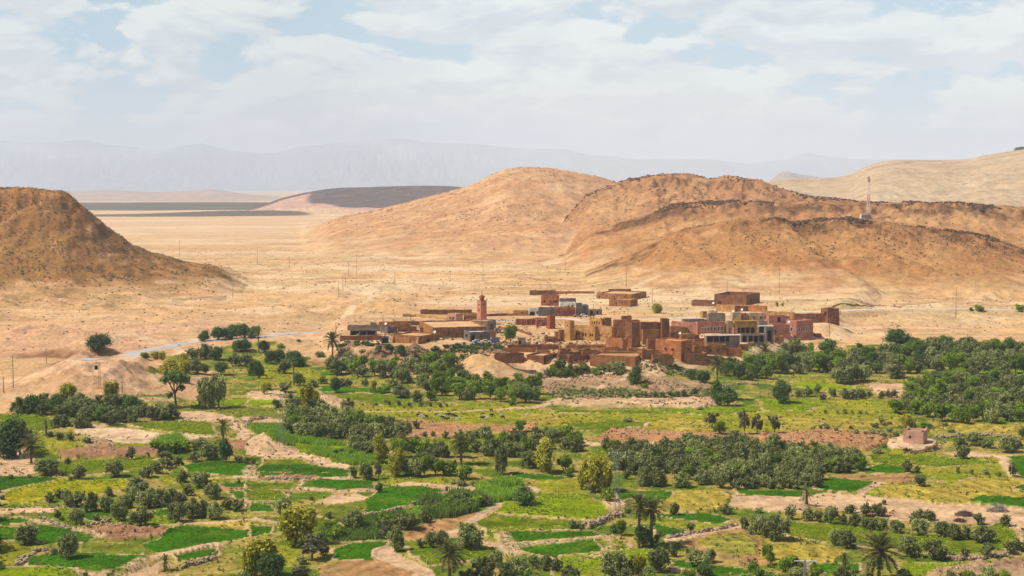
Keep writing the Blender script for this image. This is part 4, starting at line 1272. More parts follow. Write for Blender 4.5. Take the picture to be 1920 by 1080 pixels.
T['G'] = """90 548 190 155 d;240 300 240 260 t;130 270 140 140 o;400 295 135 155 g;430 335 85 85 k;640 445 270 325 t;560 430 170 250 t;700 430 150 230 t;600 452 115 85 o;720 515 120 110 k;455 728 92 82 o;508 722 70 50 s;860 355 65 85 o;1000 405 150 160 o;1090 405 150 150 o;1270 415 155 125 o;980 862 150 170 d;1060 855 110 90 a;820 775 105 130 g;765 755 85 75 o;655 728 40 30 s;1222 622 85 115 s;1105 782 52 65 s;1222 775 50 50 s;1272 765 40 50 s;1340 745 72 72 o;1610 615 100 85 o;1742 725 92 105 o;1830 765 130 150 o;1900 785 150 160 o;1850 605 75 55 s;870 610 70 70 k;60 1110 200 190 o;165 1025 100 115 o;250 1035 105 125 o;335 1045 100 125 o;440 1110 190 110 a;760 1110 230 230 o;850 1100 150 190 a;950 1100 150 230 t;1100 1045 185 190 o;1205 935 85 130 o;1400 1005 200 140 o;1340 960 90 110 o;1480 980 110 120 o;1440 1090 140 120 d;1802 1062 82 115 o;1910 950 90 130 g"""
T['H'] = """70 808 200 195 o;168 655 95 110 o;300 665 112 105 o;375 672 92 95 o;470 683 122 135 o;560 692 72 95 o;615 605 115 70 o;650 705 112 115 o;740 628 115 105 o;830 628 122 105 o;730 725 90 95 o;790 735 95 100 o;860 742 80 100 o;970 752 125 100 o;1150 642 110 72 o;1218 665 92 92 o;1100 690 100 90 o;1140 775 145 135 o;1300 785 125 125 o;1400 803 120 125 o;1490 805 105 115 o;1620 825 185 135 o;870 545 40 52 s;1580 692 102 95 o;1780 703 100 92 o;500 850 105 130 o;600 872 145 150 o;1060 935 195 175 o;1250 955 205 160 o;1480 945 70 92 o;1645 935 112 115 o;1810 905 105 100 o;1870 880 95 90 o;130 1050 150 130 g;215 1040 110 120 o;15 990 70 130 g;340 1030 50 95 k;1045 295 92 98 o;1138 405 95 100 o;1120 305 52 60 o;1462 195 112 110 o;1422 308 32 62 s;1525 318 40 60 s;1630 318 62 62 s;1735 335 40 50 s;1835 335 62 130 o;220 1100 160 90 o;590 1040 60 100 k;820 160 90 50 s"""
T['D'] = """550 475 190 180 o;640 465 150 160 o;715 455 140 130 o;950 435 175 155 o;105 622 175 155 d;100 500 80 60 d;230 575 72 65 o;300 575 80 85 o;372 545 72 75 o;480 575 72 72 o;410 615 80 65 a;580 592 90 85 o;640 595 95 85 o;700 590 85 80 o;760 580 60 62 o;850 590 72 65 o;900 580 60 60 o;945 580 65 65 o;430 700 32 40 s;520 700 28 32 s;578 702 36 42 s;632 702 26 34 s;690 702 38 34 s;736 702 26 32 s;340 818 52 32 s;395 812 40 38 s;437 808 60 36 s;510 832 36 42 s;620 815 32 34 s;800 803 72 42 s;860 788 62 62 s;910 782 44 32 s;662 852 52 42 s;728 852 50 32 s;782 852 56 60 s;850 862 82 52 s;912 842 60 50 s;958 872 60 50 s;1060 855 165 185 t;965 695 160 110 g;1190 812 120 52 k;1370 842 72 42 s;1440 945 130 80 o;1550 940 150 105 o;1650 960 105 72 o;1800 995 165 130 o;1870 960 90 80 o;1910 880 72 90 o;1462 1040 112 102 o;868 955 52 50 s;50 845 112 130 a;980 195 220 140 d;1105 215 115 90 d;1222 215 95 95 d;1320 205 140 100 d;1500 208 150 85 d;450 255 170 125 d;190 300 230 170 o;100 330 130 120 o;625 280 52 80 o;300 290 120 120 g;1325 795 60 30 a"""
T['C'] = """358 372 120 95 o;440 375 42 60 g;540 378 95 62 g;630 413 92 70 g;780 402 172 100 o;700 382 90 60 o;990 508 82 38 k;190 512 112 72 g;45 470 90 80 g;100 620 150 140 d;170 600 120 110 o;820 582 52 42 o;882 582 44 42 o;936 582 46 46 o;996 580 56 54 o;1075 582 56 60 o;1130 578 42 46 o;1188 577 60 56 o;1240 577 52 52 o;1288 577 56 60 o;1370 562 62 60 o;1610 645 190 160 d;1535 622 95 190 d;1340 442 105 82 d;1432 472 115 105 d;870 760 92 42 s;1500 805 135 115 a;1560 855 130 105 g;1745 855 110 185 a;1835 850 115 150 a;60 835 105 98 g;180 872 90 85 o;262 872 110 78 o;400 905 155 120 g;480 560 60 30 s;600 555 60 34 s;20 880 80 80 o;90 980 80 90 o;1440 550 50 40 s;1410 670 55 24 s"""
T['B'] = """60 240 100 95 d;110 325 112 105 d;170 312 115 100 d;300 345 165 125 d;215 400 125 115 o;20 440 100 140 d;330 492 105 100 d;220 532 112 72 o;90 525 90 62 t;430 502 100 62 o;60 555 92 100 t;600 542 90 125 d;660 502 82 72 o;702 502 50 62 o;820 502 60 75 o;880 535 75 98 t;962 548 112 72 g;1100 472 155 125 o;1030 510 92 82 o;1090 582 140 110 o;1205 612 115 92 o;1310 605 92 82 g;370 640 170 200 t;440 640 110 130 t;280 700 150 150 a;160 655 82 62 d;705 690 95 110 a;892 785 62 62 o;960 795 32 45 s;1002 795 42 50 o;1062 795 42 52 o;1200 812 72 72 o;1265 882 55 52 o;1330 872 46 46 o;1422 888 66 62 o;1530 892 92 72 o;1590 888 72 62 o;1650 885 82 62 o;500 478 90 62 o;1090 262 72 82 d;1000 225 80 55 d;800 245 70 34 s;920 232 60 50 d;880 40 62 30 k;1860 120 5 5 s;180 205 60 38 s;970 618 26 30 s;900 640 30 30 s;995 640 35 42 o;1073 642 40 46 o;1150 648 36 40 o;1240 650 40 46 o;1308 650 34 42 o;1380 654 34 38 o;1430 650 30 30 o;800 640 24 20 s;1920 640 60 40 o;650 230 60 30 s;480 280 90 60 s;1340 230 70 40 s"""
T['*'] = """957 643 29 42 g;1231 587 31 21 t;1836 583 22 13 k;1821 583 10 8 k;1912 584 20 16 k;1457 575 8 12 t;1467 575 6 9 t;1180 637 10 6 s;1070 647 9 7 s;1190 720 28 36 d;560 640 10 6 s;700 610 12 6 k"""
# groves: panel, outline, number, width range, kinds, name
G_ = [
    ('A', [(60, 690), (300, 650), (600, 650), (950, 650), (1300, 740), (1270, 752), (900, 775), (860, 795), (500, 735), (300, 705)], 52, (105, 160), 'oooooood', 'olive tree in the long dense grove in front of the sandy mound at left'),
    ('B', [(230, 800), (320, 700), (560, 740), (780, 770), (1130, 860), (1100, 915), (900, 905), (640, 925), (340, 890), (240, 870)], 46, (110, 160), 'ooooooog', 'olive tree in the dense grove right of the left lattice pylon'),
    ('B', [(560, 410), (620, 380), (1000, 385), (1450, 390), (1460, 410), (1200, 440), (900, 432), (600, 420)], 17, (110, 165), 'oggooog', 'tree in the leafy belt below the bank of the village'),
    ('B', [(1230, 490), (1450, 480), (1900, 520), (2110, 560), (2080, 640), (1900, 630), (1700, 610), (1480, 600), (1260, 560)], 26, (110, 160), 'ggggogd', 'bright green tree in the belt in front of the bare mound'),
    ('F', [(690, 130), (900, 150), (1100, 120), (1450, 130), (1660, 60), (1900, 60), (1900, 130), (1620, 160), (1400, 330), (1200, 330), (1000, 280)], 16, (110, 150), 'oooogot', 'tree in the mixed grove below the red ploughed strip'),
    ('G', [(-60, 60), (150, 50), (480, 70), (560, 120), (500, 160), (200, 130), (0, 200), (-80, 150)], 15, (95, 130), 'oooog', 'olive tree behind the yellow topped tamarisks'),
    ('G', [(700, 130), (940, 160), (1300, 110), (1650, 120), (2000, 150), (2480, 180), (2640, 230), (2600, 290), (2350, 330), (2280, 430), (1960, 430), (1500, 425), (1380, 390), (1180, 320), (900, 330), (800, 280)], 150, (105, 160), 'ooooooooog', 'olive tree in the big dense grove right of the central pylon'),
    ('D', [(0, 330), (380, 320), (800, 265), (1300, 240), (1500, 225), (2100, 225), (2100, 400), (1540, 412), (1000, 400), (800, 400), (480, 410), (0, 400)], 92, (105, 155), 'ooodogoog', 'tree in the long wood below the pink house and the sandy plain'),
    ('D', [(1050, 600), (1050, 520), (1250, 480), (1900, 480), (2100, 500), (2100, 770), (1850, 790), (1500, 780), (1200, 750), (1000, 680)], 92, (100, 150), 'ooogooog', 'olive tree in the lower wood behind the small mud hut'),
    ('C', [(1690, 345), (1950, 350), (1920, 460), (1700, 450), (1580, 420)], 13, (95, 130), 'dgdgo', 'dark leafy tree below the footpath to the white roofed house'),
    ('C', [(150, 420), (480, 390), (520, 430), (200, 440)], 9, (50, 85), 'ogg', 'low green bush below the ruined walls'),
    ('F', [(1250, 610), (1400, 640), (1700, 575), (1740, 540), (1700, 520), (1480, 540), (1300, 590)], 18, (80, 110), 'ookk', 'bushy tree on the reedy bank beside the dirt track'),
    ('F', [(930, 700), (1100, 660), (1100, 720), (950, 740)], 4, (80, 110), 'ok', 'bushy tree at the lower end of the reedy bank'),
    ('B', [(420, 620), (540, 680), (560, 740), (380, 740)], 7, (80, 130), 'oao', 'grey green tree above the dense grove by the left pylon'),
    ('H', [(-1920, 1130), (1900, 1120), (1900, 1180), (-1920, 1180)], 30, (90, 150), 'ooog', 'olive tree at the lowest edge of the gardens'),
    ('E', [(0, 1150), (1900, 1150), (1900, 1200), (0, 1200)], 8, (90, 150), 'oo', 'olive tree near the lowest left corner of the gardens'),
]
LAND = [
    ('the small mud hut', 1722, 833), ('the central pylon', 1157, 955), ('the left pylon', 528, 838), ('the twin palms', 1200, 1020), ('the largest palm', 1647, 1070),
    ('the dark full palm', 843, 1075), ('the slim ivy palm', 420, 862), ('the yellow plot', 120, 925), ('the biggest yellow tamarisk', 555, 1015), ('the pale threshing ground', 260, 815),
    ('the left sandy mound', 180, 730), ('the asphalt road', 400, 640), ('the bushy dark palm', 622, 672), ('the bare mound', 905, 700), ('the tall bank palm', 1345, 750), ('the village footpath', 1100, 740),
    ('the three window pink house', 1510, 640), ('the goat flock', 850, 785), ('the red bare strip', 1300, 830), ('the winding dirt track', 720, 1035), ('the lime green plot', 1050, 950), ('the stony right corner', 1850, 1065),
    ('the brushwood heap', 1868, 950), ('the bare white track', 1430, 935), ('the minaret', 905, 610), ('the largest front house', 1180, 690), ('the bright reed bed', 620, 860), ('the curved terrace wall', 1800, 1045),
    ('the lowest left crop plot', 150, 1060), ('the far right crop plots', 1900, 870), ('the winding pale track', 460, 830), ('the square green plot', 1590, 910), ('the left green meadow', 60, 780),
    ('the wide dry meadow', 1600, 760), ('the bright crop strip', 660, 735), ('the brown ploughed corner', 1380, 1040), ('the red ploughed strip', 800, 810),
]
ORD = ['nearest', 'second', 'third', 'fourth', 'fifth', 'sixth', 'seventh', 'eighth', 'ninth', 'tenth', 'eleventh', 'twelfth', 'thirteenth', 'fourteenth', 'fifteenth', 'sixteenth']
DESC = {'o': 'grey green olive tree', 'g': 'bright green leafy tree', 'd': 'dense dark green tree', 't': 'yellow green tamarisk', 'a': 'thin brownish tree', 'u': 'wide flat topped tree', 's': 'small grey green shrub', 'k': 'bright green bush'}
LISTED = []   # dicts
for p, s_ in T.items():
    for e in s_.replace('\n', '').split(';'):
        a, b, w_, h_, k = e.split()
        q = 4.0 if p != '*' else 1.0
        (px, py), = pan(p, [(float(a), float(b))])
        if float(w_) < 6: continue
        LISTED.append(dict(px=px, py=py, w=float(w_) / q, h=float(h_) / q, k=k, lab=None, grp='trees standing about the gardens'))
fixed_xy = [(t_['px'], t_['py'], t_['w']) for t_ in LISTED]
rg = np.random.RandomState(31)
for gi, (p, P, n, (w0, w1), kinds, lab) in enumerate(G_):
    Pp = np.array(pan(p, P)); lo = Pp.min(0); hi = Pp.max(0)
    got = []; tries = 0
    while len(got) < n and tries < n * 60:
        tries += 1
        q = lo + rg.rand(2) * (hi - lo)
        if not inpoly(np.array([q[0]]), np.array([q[1]]), Pp)[0]: continue
        w_ = (w0 + rg.rand() * (w1 - w0)) / 4
        sep = .52 if tries < n * 30 else .38
        if any(abs(q[0] - g[0]) < w_ * sep and abs(q[1] - g[1]) < w_ * .30 for g in got): continue
        if any(abs(q[0] - g[0]) < (w_ + g[2]) * .28 and abs(q[1] - g[1]) < 4 for g in fixed_xy): continue
        got.append((q[0], q[1], w_))
    for (a, b, w_) in got:
        k = kinds[rg.randint(len(kinds))]
        LISTED.append(dict(px=a, py=b, w=w_, h=w_ * (.78 + .25 * rg.rand()) * (1.1 if k in 'dg' else 1), k=k, lab=lab, grp=lab.replace('tree in', 'trees in').replace('bush ', 'bushes ').replace('tree ', 'trees ', 1)))

# labels: trees of the open ground are counted away from the nearest landmark
cells = {}
for t_ in LISTED:
    if t_['lab'] is None:
        L = min(LAND, key=lambda l: math.hypot(l[1] - t_['px'], (l[2] - t_['py']) * 1.6))
        dx = t_['px'] - L[1]; dyy = t_['py'] - L[2]
        side = ('right of' if dx > 0 else 'left of') if abs(dx) > abs(dyy) * 1.6 else ('in front of' if dyy > 0 else 'behind')
        cells.setdefault((L[0], side, t_['k']), []).append((math.hypot(dx, dyy), t_))
for (ln, side, k), lst in cells.items():
    lst.sort(key=lambda e: e[0])
    for i, (_, t_) in enumerate(lst):
        if len(lst) == 1: t_['lab'] = f"{DESC[k]} {side} {ln}"
        else: t_['lab'] = f"{DESC[k]} {side} {ln}, {ORD[min(i, 15)]} such"
# within a grove: row from the front, and place from the left along it
SHORT = ['the sandy mound grove', 'the left pylon grove', 'the belt below the village', 'the belt before the bare mound', 'the grove below the red strip',
         'the olives behind the tamarisks', 'the big central grove', 'the wood below the pink house', 'the wood behind the mud hut', 'the footpath trees',
         'the bushes below the ruins', 'the reedy bank', 'the low reedy bank', 'the upper left pylon grove', 'the bottom strip of trees', 'the bottom left corner trees']
ROWN = ['front', 'second', 'third', 'fourth', 'fifth', 'sixth', 'seventh', 'eighth', 'ninth', 'tenth', 'eleventh']
TENS = ORD + ['seventeenth', 'eighteenth', 'nineteenth', 'twentieth']
SD = {'o': 'olive tree', 'g': 'bright green tree', 'd': 'dark tree', 't': 'tamarisk', 'a': 'thin tree', 'k': 'bush'}
for gi, g in enumerate(G_):
    L = [t_ for t_ in LISTED if t_['lab'] == g[5]]
    L.sort(key=lambda q: -q['py'])
    nrow = max(1, round(len(L) / 14))
    per = math.ceil(len(L) / nrow)
    for r_ in range(nrow):
        R_ = sorted(L[r_ * per:(r_ + 1) * per], key=lambda q: q['px'])
        for i, q in enumerate(R_):
            row = (f"{ROWN[r_]} row of " if nrow > 1 else '')
            q['lab'] = f"{SD[q['k']]}, {TENS[i] if i else 'first'} from left{', ' + ROWN[r_] + ' row' if nrow > 1 else ''}, {SHORT[gi]}"
NAME = {'o': 'olive_tree', 'g': 'leafy_tree', 'd': 'dark_tree', 't': 'tamarisk', 'a': 'thin_tree', 'u': 'flat_topped_tree', 's': 'shrub', 'k': 'bush'}
CAT = {'o': 'olive tree', 'g': 'tree', 'd': 'tree', 't': 'tamarisk', 'a': 'tree', 'u': 'tree', 's': 'shrub', 'k': 'bush'}
for t_ in LISTED:
    if len(t_['lab'].split()) > 16: print('LONG', t_['lab'])
LISTED.sort(key=lambda q: -q['w'] * q['h'])
count = {}
REST = {}
NTREE = 0
for t_ in LISTED:
    k = t_['k']
    x, y = ground_hit(t_['px'], t_['py'])
    z = zground(x, y)
    s = F / math.hypot(y, HCAM)
    w_, h_ = t_['w'] / s * .98, t_['h'] / s * .98
    cat, mat, vs = KIND[k]
    v = rnd.randrange(len(vs)); rot = rnd.uniform(0, 6.28)
    count[k] = count.get(k, 0) + 1
    M = Matrix.Translation((x, y, z - .08)) @ Matrix.Rotation(rot, 4, 'Z') @ Matrix.Diagonal((w_, w_ * rnd.uniform(.9, 1.1), h_, 1))
    if count[k] <= 290:
        NTREE += 1
        nm = NAME[k]
        if k in 'sk' and t_['w'] < 16:
            o = bpy.data.objects.new(nm, vs[v][0]); COL.objects.link(o); o.matrix_world = M
            tag(o, t_['lab'], CAT[k], t_['grp'])
            continue
        root = bpy.data.objects.new(nm, None); COL.objects.link(root); root.location = (x, y, z - .08); root.rotation_euler.z = rot
        tag(root, t_['lab'], CAT[k], t_['grp'])
        for pn, me in (('crown', vs[v][0]), ('trunk', vs[v][1])):
            o = bpy.data.objects.new(pn, me); COL.objects.link(o); o.parent = root; o.scale = (w_, w_, h_)
    else:
        REST.setdefault(k, []).append((M, v))
# the gardens go on beyond both edges of the picture
for side in (0, 1):
    for n_ in range((110, 190)[side]):
        px = rg.uniform(-420, -30) if side == 0 else rg.uniform(1950, 2500)
        py = rg.uniform(800, 1090) if side == 0 else (rg.uniform(665, 700), rg.uniform(730, 790), rg.uniform(800, 1080))[rg.randint(3)]
        x, y = ground_hit(px, py); z = zground(x, y)
        w_ = rg.uniform(4.5, 7.5)
        REST.setdefault('o' if rg.rand() < .8 else 'g', []).append((Matrix.Translation((x, y, z - .1)) @ Matrix.Rotation(rg.rand() * 6, 4, 'Z') @ Matrix.Diagonal((w_, w_, w_ * rg.uniform(.75, 1.0), 1)), rg.randint(5)))
for k, lst in REST.items():
    V = []; Q = []; lv = []; n = 0
    for M, v in lst:
        fV, fQ, fl = KIND[k][2][v][2]
        A = np.array(M)
        V.append(fV @ A[:3, :3].T + A[:3, 3]); Q.append(fQ + n); lv.append(np.clip(fl + rnd.uniform(-.12, .12), 0, 1)); n += len(fV)
    o = bpy.data.objects.new('grove', np_mesh('grove', np.vstack(V), np.vstack(Q), KIND[k][1], np.concatenate(lv))); COL.objects.link(o)
    tag(o, 'mass of further small trees filling the groves', kind='stuff')
print('trees', NTREE, {k: len(v) for k, v in REST.items()}, count)
# ================================================================ village
def mud_mat(name, col, var=.16, streak=.25):
    m = bpy.data.materials.new(name); m.use_nodes = True
    t = NT(m.node_tree)
    tcn = t.n('ShaderNodeTexCoord')
    n1_ = t.n('ShaderNodeTexNoise', ins={'Vector': (tcn, 'Object'), 'Scale': 2.2, 'Detail': 6.0, 'Roughness': .65})
    mp_ = t.n('ShaderNodeMapping', ins={0: (tcn, 'Object')}); mp_.inputs['Scale'].default_value = (.5, .5, 1.6)
    n2_ = t.n('ShaderNodeTexNoise', ins={'Vector': mp_, 'Scale': .45, 'Detail': 4.0, 'Roughness': .6})
    mp3 = t.n('ShaderNodeMapping', ins={0: (tcn, 'Object')}); mp3.inputs['Scale'].default_value = (.9, .9, .3)
    n3_ = t.n('ShaderNodeTexNoise', ins={'Vector': mp3, 'Scale': 1.0, 'Detail': 4.0})
    c = t.mix(1.0, tuple(col), t.ramp(n1_, [(.3, 1 - var), (.7, 1 + var)]), 'MULTIPLY')
    c = t.mix(1.0, c, t.ramp(n2_, [(.35, .78), (.65, 1.16)]), 'MULTIPLY')
    c = t.mix(1.0, c, t.ramp(n3_, [(.4, 1 - streak), (.6, 1.0)]), 'MULTIPLY')
    b = t.n('ShaderNodeBsdfPrincipled', ins={'Roughness': .95}); b.inputs['Specular IOR Level'].default_value = .0
    t.t.links.new(c.outputs[2], b.inputs['Base Color'])
    bu = t.n('ShaderNodeBump', ins={'Strength': .6, 'Distance': .12, 'Height': n1_}); t.link(bu, 0, b, 'Normal')
    o = t.n('ShaderNodeOutputMaterial'); t.link(b, 0, o, 0)
    return m


MM = {
    'mud': mud_mat('mud_wall', (.35, .155, .058)), 'mudd': mud_mat('dark_mud_wall', (.25, .105, .05)), 'orange': mud_mat('ochre_wall', (.50, .265, .095)),
    'red': mud_mat('red_mud_wall', (.46, .17, .065)), 'pink': mud_mat('pink_plaster', (.44, .185, .12), .1, .15), 'paleP': mud_mat('pale_pink_plaster', (.52, .29, .20), .08, .12),
    'brick': mud_mat('brick_red_wall', (.33, .105, .06), .12), 'grey': mud_mat('grey_block_wall', (.19, .155, .135), .12), 'greyb': mud_mat('grey_brown_wall', (.29, .21, .16), .14),
    'yellow': mud_mat('yellow_plaster', (.43, .25, .07), .1), 'cream': mud_mat('cream_wall', (.48, .33, .19), .1), 'white': mud_mat('whitewash', (.72, .68, .60), .06, .12),
    'roof': mud_mat('pale_mud_roof', (.58, .34, .17), .12, .05), 'roofd': mud_mat('mud_roof', (.44, .23, .11), .16, .05), 'tin': mud_mat('pale_sheet_roof', (.66, .62, .56), .06, .1), 'minpale': mud_mat('minaret_plaster', (.58, .24, .13), .06, .1),
}
M_DARK = simple_mat('dark_interior', (.025, .02, .018), 1.0, .2, 1.0, 0.0)
M_WOOD = simple_mat('old_wood', (.20, .12, .07), .9, .25, 3.0)
M_PANE = simple_mat('dusty_glass', (.05, .055, .065), .35, .2, 2.0, .5)
M_BLUE = simple_mat('blue_paint', (.03, .08, .26), .5, .1, 1.0, .4)
M_WHITE = simple_mat('white_paint', (.75, .75, .73), .5, .05, 1.0, .4)
M_STEEL = simple_mat('galvanised_steel', (.33, .34, .35), .55, .15, 2.0, .5, .6)
M_GALV = simple_mat('dull_galvanised_steel', (.20, .22, .21), .7, .15, 2.0, .3, .2)
M_POLE = simple_mat('weathered_pole', (.26, .19, .13), .9, .2, 2.0)
M_STONE = mud_mat('field_stone', (.42, .31, .21), .25)
M_ROCK = mud_mat('brown_rock', (.30, .18, .10), .3)


def box_mesh(name, bxs, mat):
    """several boxes (x0,x1,y0,y1,z0,z1) in one mesh"""
    V = []; Fc = []
    for (x0, x1, y0, y1, z0, z1) in bxs:
        b = len(V)
        V += [(x, y, z) for x in (x0, x1) for y in (y0, y1) for z in (z0, z1)]
        Fc += [(b, b + 1, b + 3, b + 2), (b + 4, b + 6, b + 7, b + 5), (b, b + 4, b + 5, b + 1), (b + 2, b + 3, b + 7, b + 6), (b, b + 2, b + 6, b + 4), (b + 1, b + 5, b + 7, b + 3)]
    me = bpy.data.meshes.new(name); me.from_pydata(V, [], Fc); me.materials.append(mat)
    return me


def child(name, me, parent, loc=None, rz=0, label=None):
    o = bpy.data.objects.new(name, me); COL.objects.link(o); o.parent = parent
    if loc is not None: o.location = loc
    if rz: o.rotation_euler.z = rz
    if label: o['label'] = label
    return o


BSEED = [0]


def house(name, label, cat, xL, xc, xR, yb, yt, a, mat='mud', roof='roof', D=8.0, ops=(), taper=.03, rough=.15, par=.55, name_wall='wall', horns=0, group=None, zb=None, ruin=0.0, openroof=False, extra=None):
    """box house from its near corner xc: left face to xL, right face to xR; ops: (face,u0,u1,v0,v1,kind)"""
    BSEED[0] += 1; sd_ = BSEED[0]
    x0, y0 = ground_hit(xc, yb); z0 = zground(x0, y0) if zb is None else zb
    s = F / math.hypot(y0, HCAM)
    A = math.radians(a)
    W = (xR - xc) / s / max(math.cos(A), .08) if xR - xc > .5 else D
    Dp = (xc - xL) / s / max(math.sin(A), .08) if xc - xL > .5 else D
    h = (yb - yt) / s
    th = min(.4, W * .2, Dp * .2)
    root = bpy.data.objects.new(name, None); COL.objects.link(root)
    root.location = (x0, y0, z0 - .15); root.rotation_euler.z = A
    tag(root, label, cat, group)
    rr = random.Random(sd_ * 77)

    def nz(x, y, z, k):
        v = np.array([x * .9 + sd_ * 7.3 + z * .31]); w_ = np.array([y * .9 + z * 1.13 + k * 5.5])
        return float(perlin(v, w_, 3)[0])

    def P(x, y, z):
        f = z / h
        X_ = x + (W / 2 - x) / W * 2 * taper * z; Y_ = y + (Dp / 2 - y) / Dp * 2 * taper * z
        z_ = z - (1.2 if z < .01 else 0)
        if z > 0.01:
            X_ += rough * nz(x, y, z, 1); Y_ += rough * nz(x, y, z, 2)
        if f > .99:
            z_ += rough * 1.2 * nz(x * .8, y * .8, 0, 4)
            if ruin: z_ -= ruin * h * max(0, .25 + nz(x * .35, y * .35, 0, 6))
        return (X_, Y_, z_)
    V = []; Fc = []; vid = {}

    def vert(p):
        k = (round(p[0], 4), round(p[1], 4), round(p[2], 4))
        if k not in vid:
            vid[k] = len(V); V.append(P(*p))
        return vid[k]

    def face(fn, length, openings, flip):
        us = {0.0, length}; vs = {0.0, h}
        n = max(1, int(length / 1.8))
        for i in range(1, n): us.add(length * i / n)
        m_ = max(1, int(h / 2.0))
        for i in range(1, m_): vs.add(h * i / m_)
        for (u0, u1, v0, v1) in openings:
            us |= {u0 * length, u1 * length}; vs |= {v0 * h, v1 * h}
        us = sorted(us); vs = sorted(vs)
        for i in range(len(us) - 1):
            for j in range(len(vs) - 1):
                uc = (us[i] + us[i + 1]) / 2 / length; vc = (vs[j] + vs[j + 1]) / 2 / h
                if any(u0 < uc < u1 and v0 < vc < v1 for (u0, u1, v0, v1) in openings): continue
                q = [vert(fn(us[i], vs[j])), vert(fn(us[i + 1], vs[j])), vert(fn(us[i + 1], vs[j + 1])), vert(fn(us[i], vs[j + 1]))]
                Fc.append(q[::-1] if flip else q)
        # reveals
        for (u0, u1, v0, v1) in openings:
            a0, a1, b0, b1 = u0 * length, u1 * length, v0 * h, v1 * h
            c = [(a0, b0), (a1, b0), (a1, b1), (a0, b1)]
            for k in range(4):
                p, q = c[k], c[(k + 1) % 4]
                P0, P1 = P(*fn(*p)), P(*fn(*q))
                nx, ny = innorm[fn]
                b = len(V)
                V.extend([P0, P1, (P1[0] + nx * .3, P1[1] + ny * .3, P1[2]), (P0[0] + nx * .3, P0[1] + ny * .3, P0[2])])
                Fc.append((b, b + 1, b + 2, b + 3))
        return us
    fR = lambda u, v: (u, 0.0, v)
    fL = lambda u, v: (0.0, u, v)
    fB = lambda u, v: (u, Dp, v)
    fX = lambda u, v: (W, u, v)
    innorm = {fR: (0, 1), fL: (1, 0), fB: (0, -1), fX: (-1, 0)}
    oR = [o[1:5] for o in ops if o[0] == 'R']; oL = [o[1:5] for o in ops if o[0] == 'L']
    uR = face(fR, W, oR, False); uL = face(fL, Dp, oL, True); uB = face(fB, W, [], True); uX = face(fX, Dp, [], False)
    # wall head and inner side down to the roof
    per = [(u, 0.0) for u in uR] + [(W, u) for u in uX[1:]] + [(u, Dp) for u in reversed(uB[:-1])] + [(0.0, u) for u in reversed(uL[1:-1])]
    tops = [vert((x, y, h)) for x, y in per]
    inn = [];
    for x, y in per:
        p = P(x, y, h)
        ax = min(max(x, th), W - th) - x; ay = min(max(y, th), Dp - th) - y
        inn.append((p[0] + ax, p[1] + ay, p[2]))
    b = len(V); V += inn; b2 = len(V)
    V += [(x, y, h - par if not openroof else .1) for x, y, z in inn]
    n = len(per)
    for i in range(n):
        j = (i + 1) % n
        Fc.append((tops[i], tops[j], b + j, b + i)); Fc.append((b + i, b + j, b2 + j, b2 + i))
    me = bpy.data.meshes.new(name_wall); me.from_pydata(V, [], Fc); me.materials.append(MM[mat])
    child(name_wall, me, root)
    if not openroof:
        t0 = th + .02
        bxs = [(t0 + taper * h * .9, W - t0 - taper * h * .9, t0 + taper * h * .9, Dp - t0 - taper * h * .9, h - par - .25, h - par + .02)]
        child('roof', box_mesh('roof', bxs, MM[roof]), root)
    for (fc, u0, u1, v0, v1, kd) in ops:
        Lf = W if fc == 'R' else Dp
        a0, a1, b0, b1 = u0 * Lf, u1 * Lf, v0 * h, v1 * h
        mt = {'w': M_PANE, 'b': M_BLUE, 'd': M_WOOD, 'g': M_DARK, 'a': M_PANE}[kd]
        nmn = {'w': 'window', 'b': 'window', 'd': 'door', 'g': 'opening', 'a': 'window'}[kd]
        ti = taper * (b0 + b1) / 2 + .27
        if fc == 'R': bb = (a0 - .05, a1 + .05, ti, ti + .08, b0 - .05, b1 + .05)
        else: bb = (ti, ti + .08, a0 - .05, a1 + .05, b0 - .05, b1 + .05)
        w_o = child(nmn, box_mesh(nmn, [bb], mt), root)
        if kd in 'wba' and h * s > 14:
            e = .10
            tf = taper * (b0 + b1) / 2
            fr = []
            for (p0, p1, q0, q1) in ((a0 - e, a1 + e, b1 - .01, b1 + e), (a0 - e, a1 + e, b0 - e, b0 + .01), (a0 - e, a0 + .01, b0 + .012, b1 - .012), (a1 - .01, a1 + e, b0 + .012, b1 - .012)):
                fr.append((p0, p1, tf - rough - .05, tf + .05, q0, q1) if fc == 'R' else (tf - rough - .05, tf + .05, p0, p1, q0, q1))
            child('frame', box_mesh('frame', fr, MM['white'] if kd in 'ba' else M_WOOD), w_o)
    if horns:
        hb = []
        for (cx, cy) in ((0, 0), (W, 0), (0, Dp), (W, Dp)):
            ix, iy = (cx + (W / 2 - cx) / W * 2 * taper * h), (cy + (Dp / 2 - cy) / Dp * 2 * taper * h)
            sx, sy = (1 if cx == 0 else -1), (1 if cy == 0 else -1)
            for e, hh in ((.62, horns * .45), (.42, horns * .8), (.24, horns)):
                hb.append((min(ix, ix + sx * e), max(ix, ix + sx * e), min(iy, iy + sy * e), max(iy, iy + sy * e), h - .1, h + hh))
        for k in range(4): child('corner_horn', box_mesh('corner_horn', hb[k * 3:k * 3 + 3], MM[mat]), root)
    root['_W'] = W; root['_D'] = Dp; root['_h'] = h
    if extra: extra(root, W, Dp, h)
    return root


def beams(n, z=.86):
    def f(root, W, Dp, h):
        for i in range(n):
            u = W * (i + .7) / (n + .4)
            child('roof_beam', box_mesh('roof_beam', [(u, u + .12, -.45, .1, h * z, h * z + .12)], M_WOOD), root)
    return f


def W_(face, cs, hw, v0, v1, k='w'):
    return [(face, c - hw, c + hw, v0, v1, k) for c in cs]


HS = 'mud house'
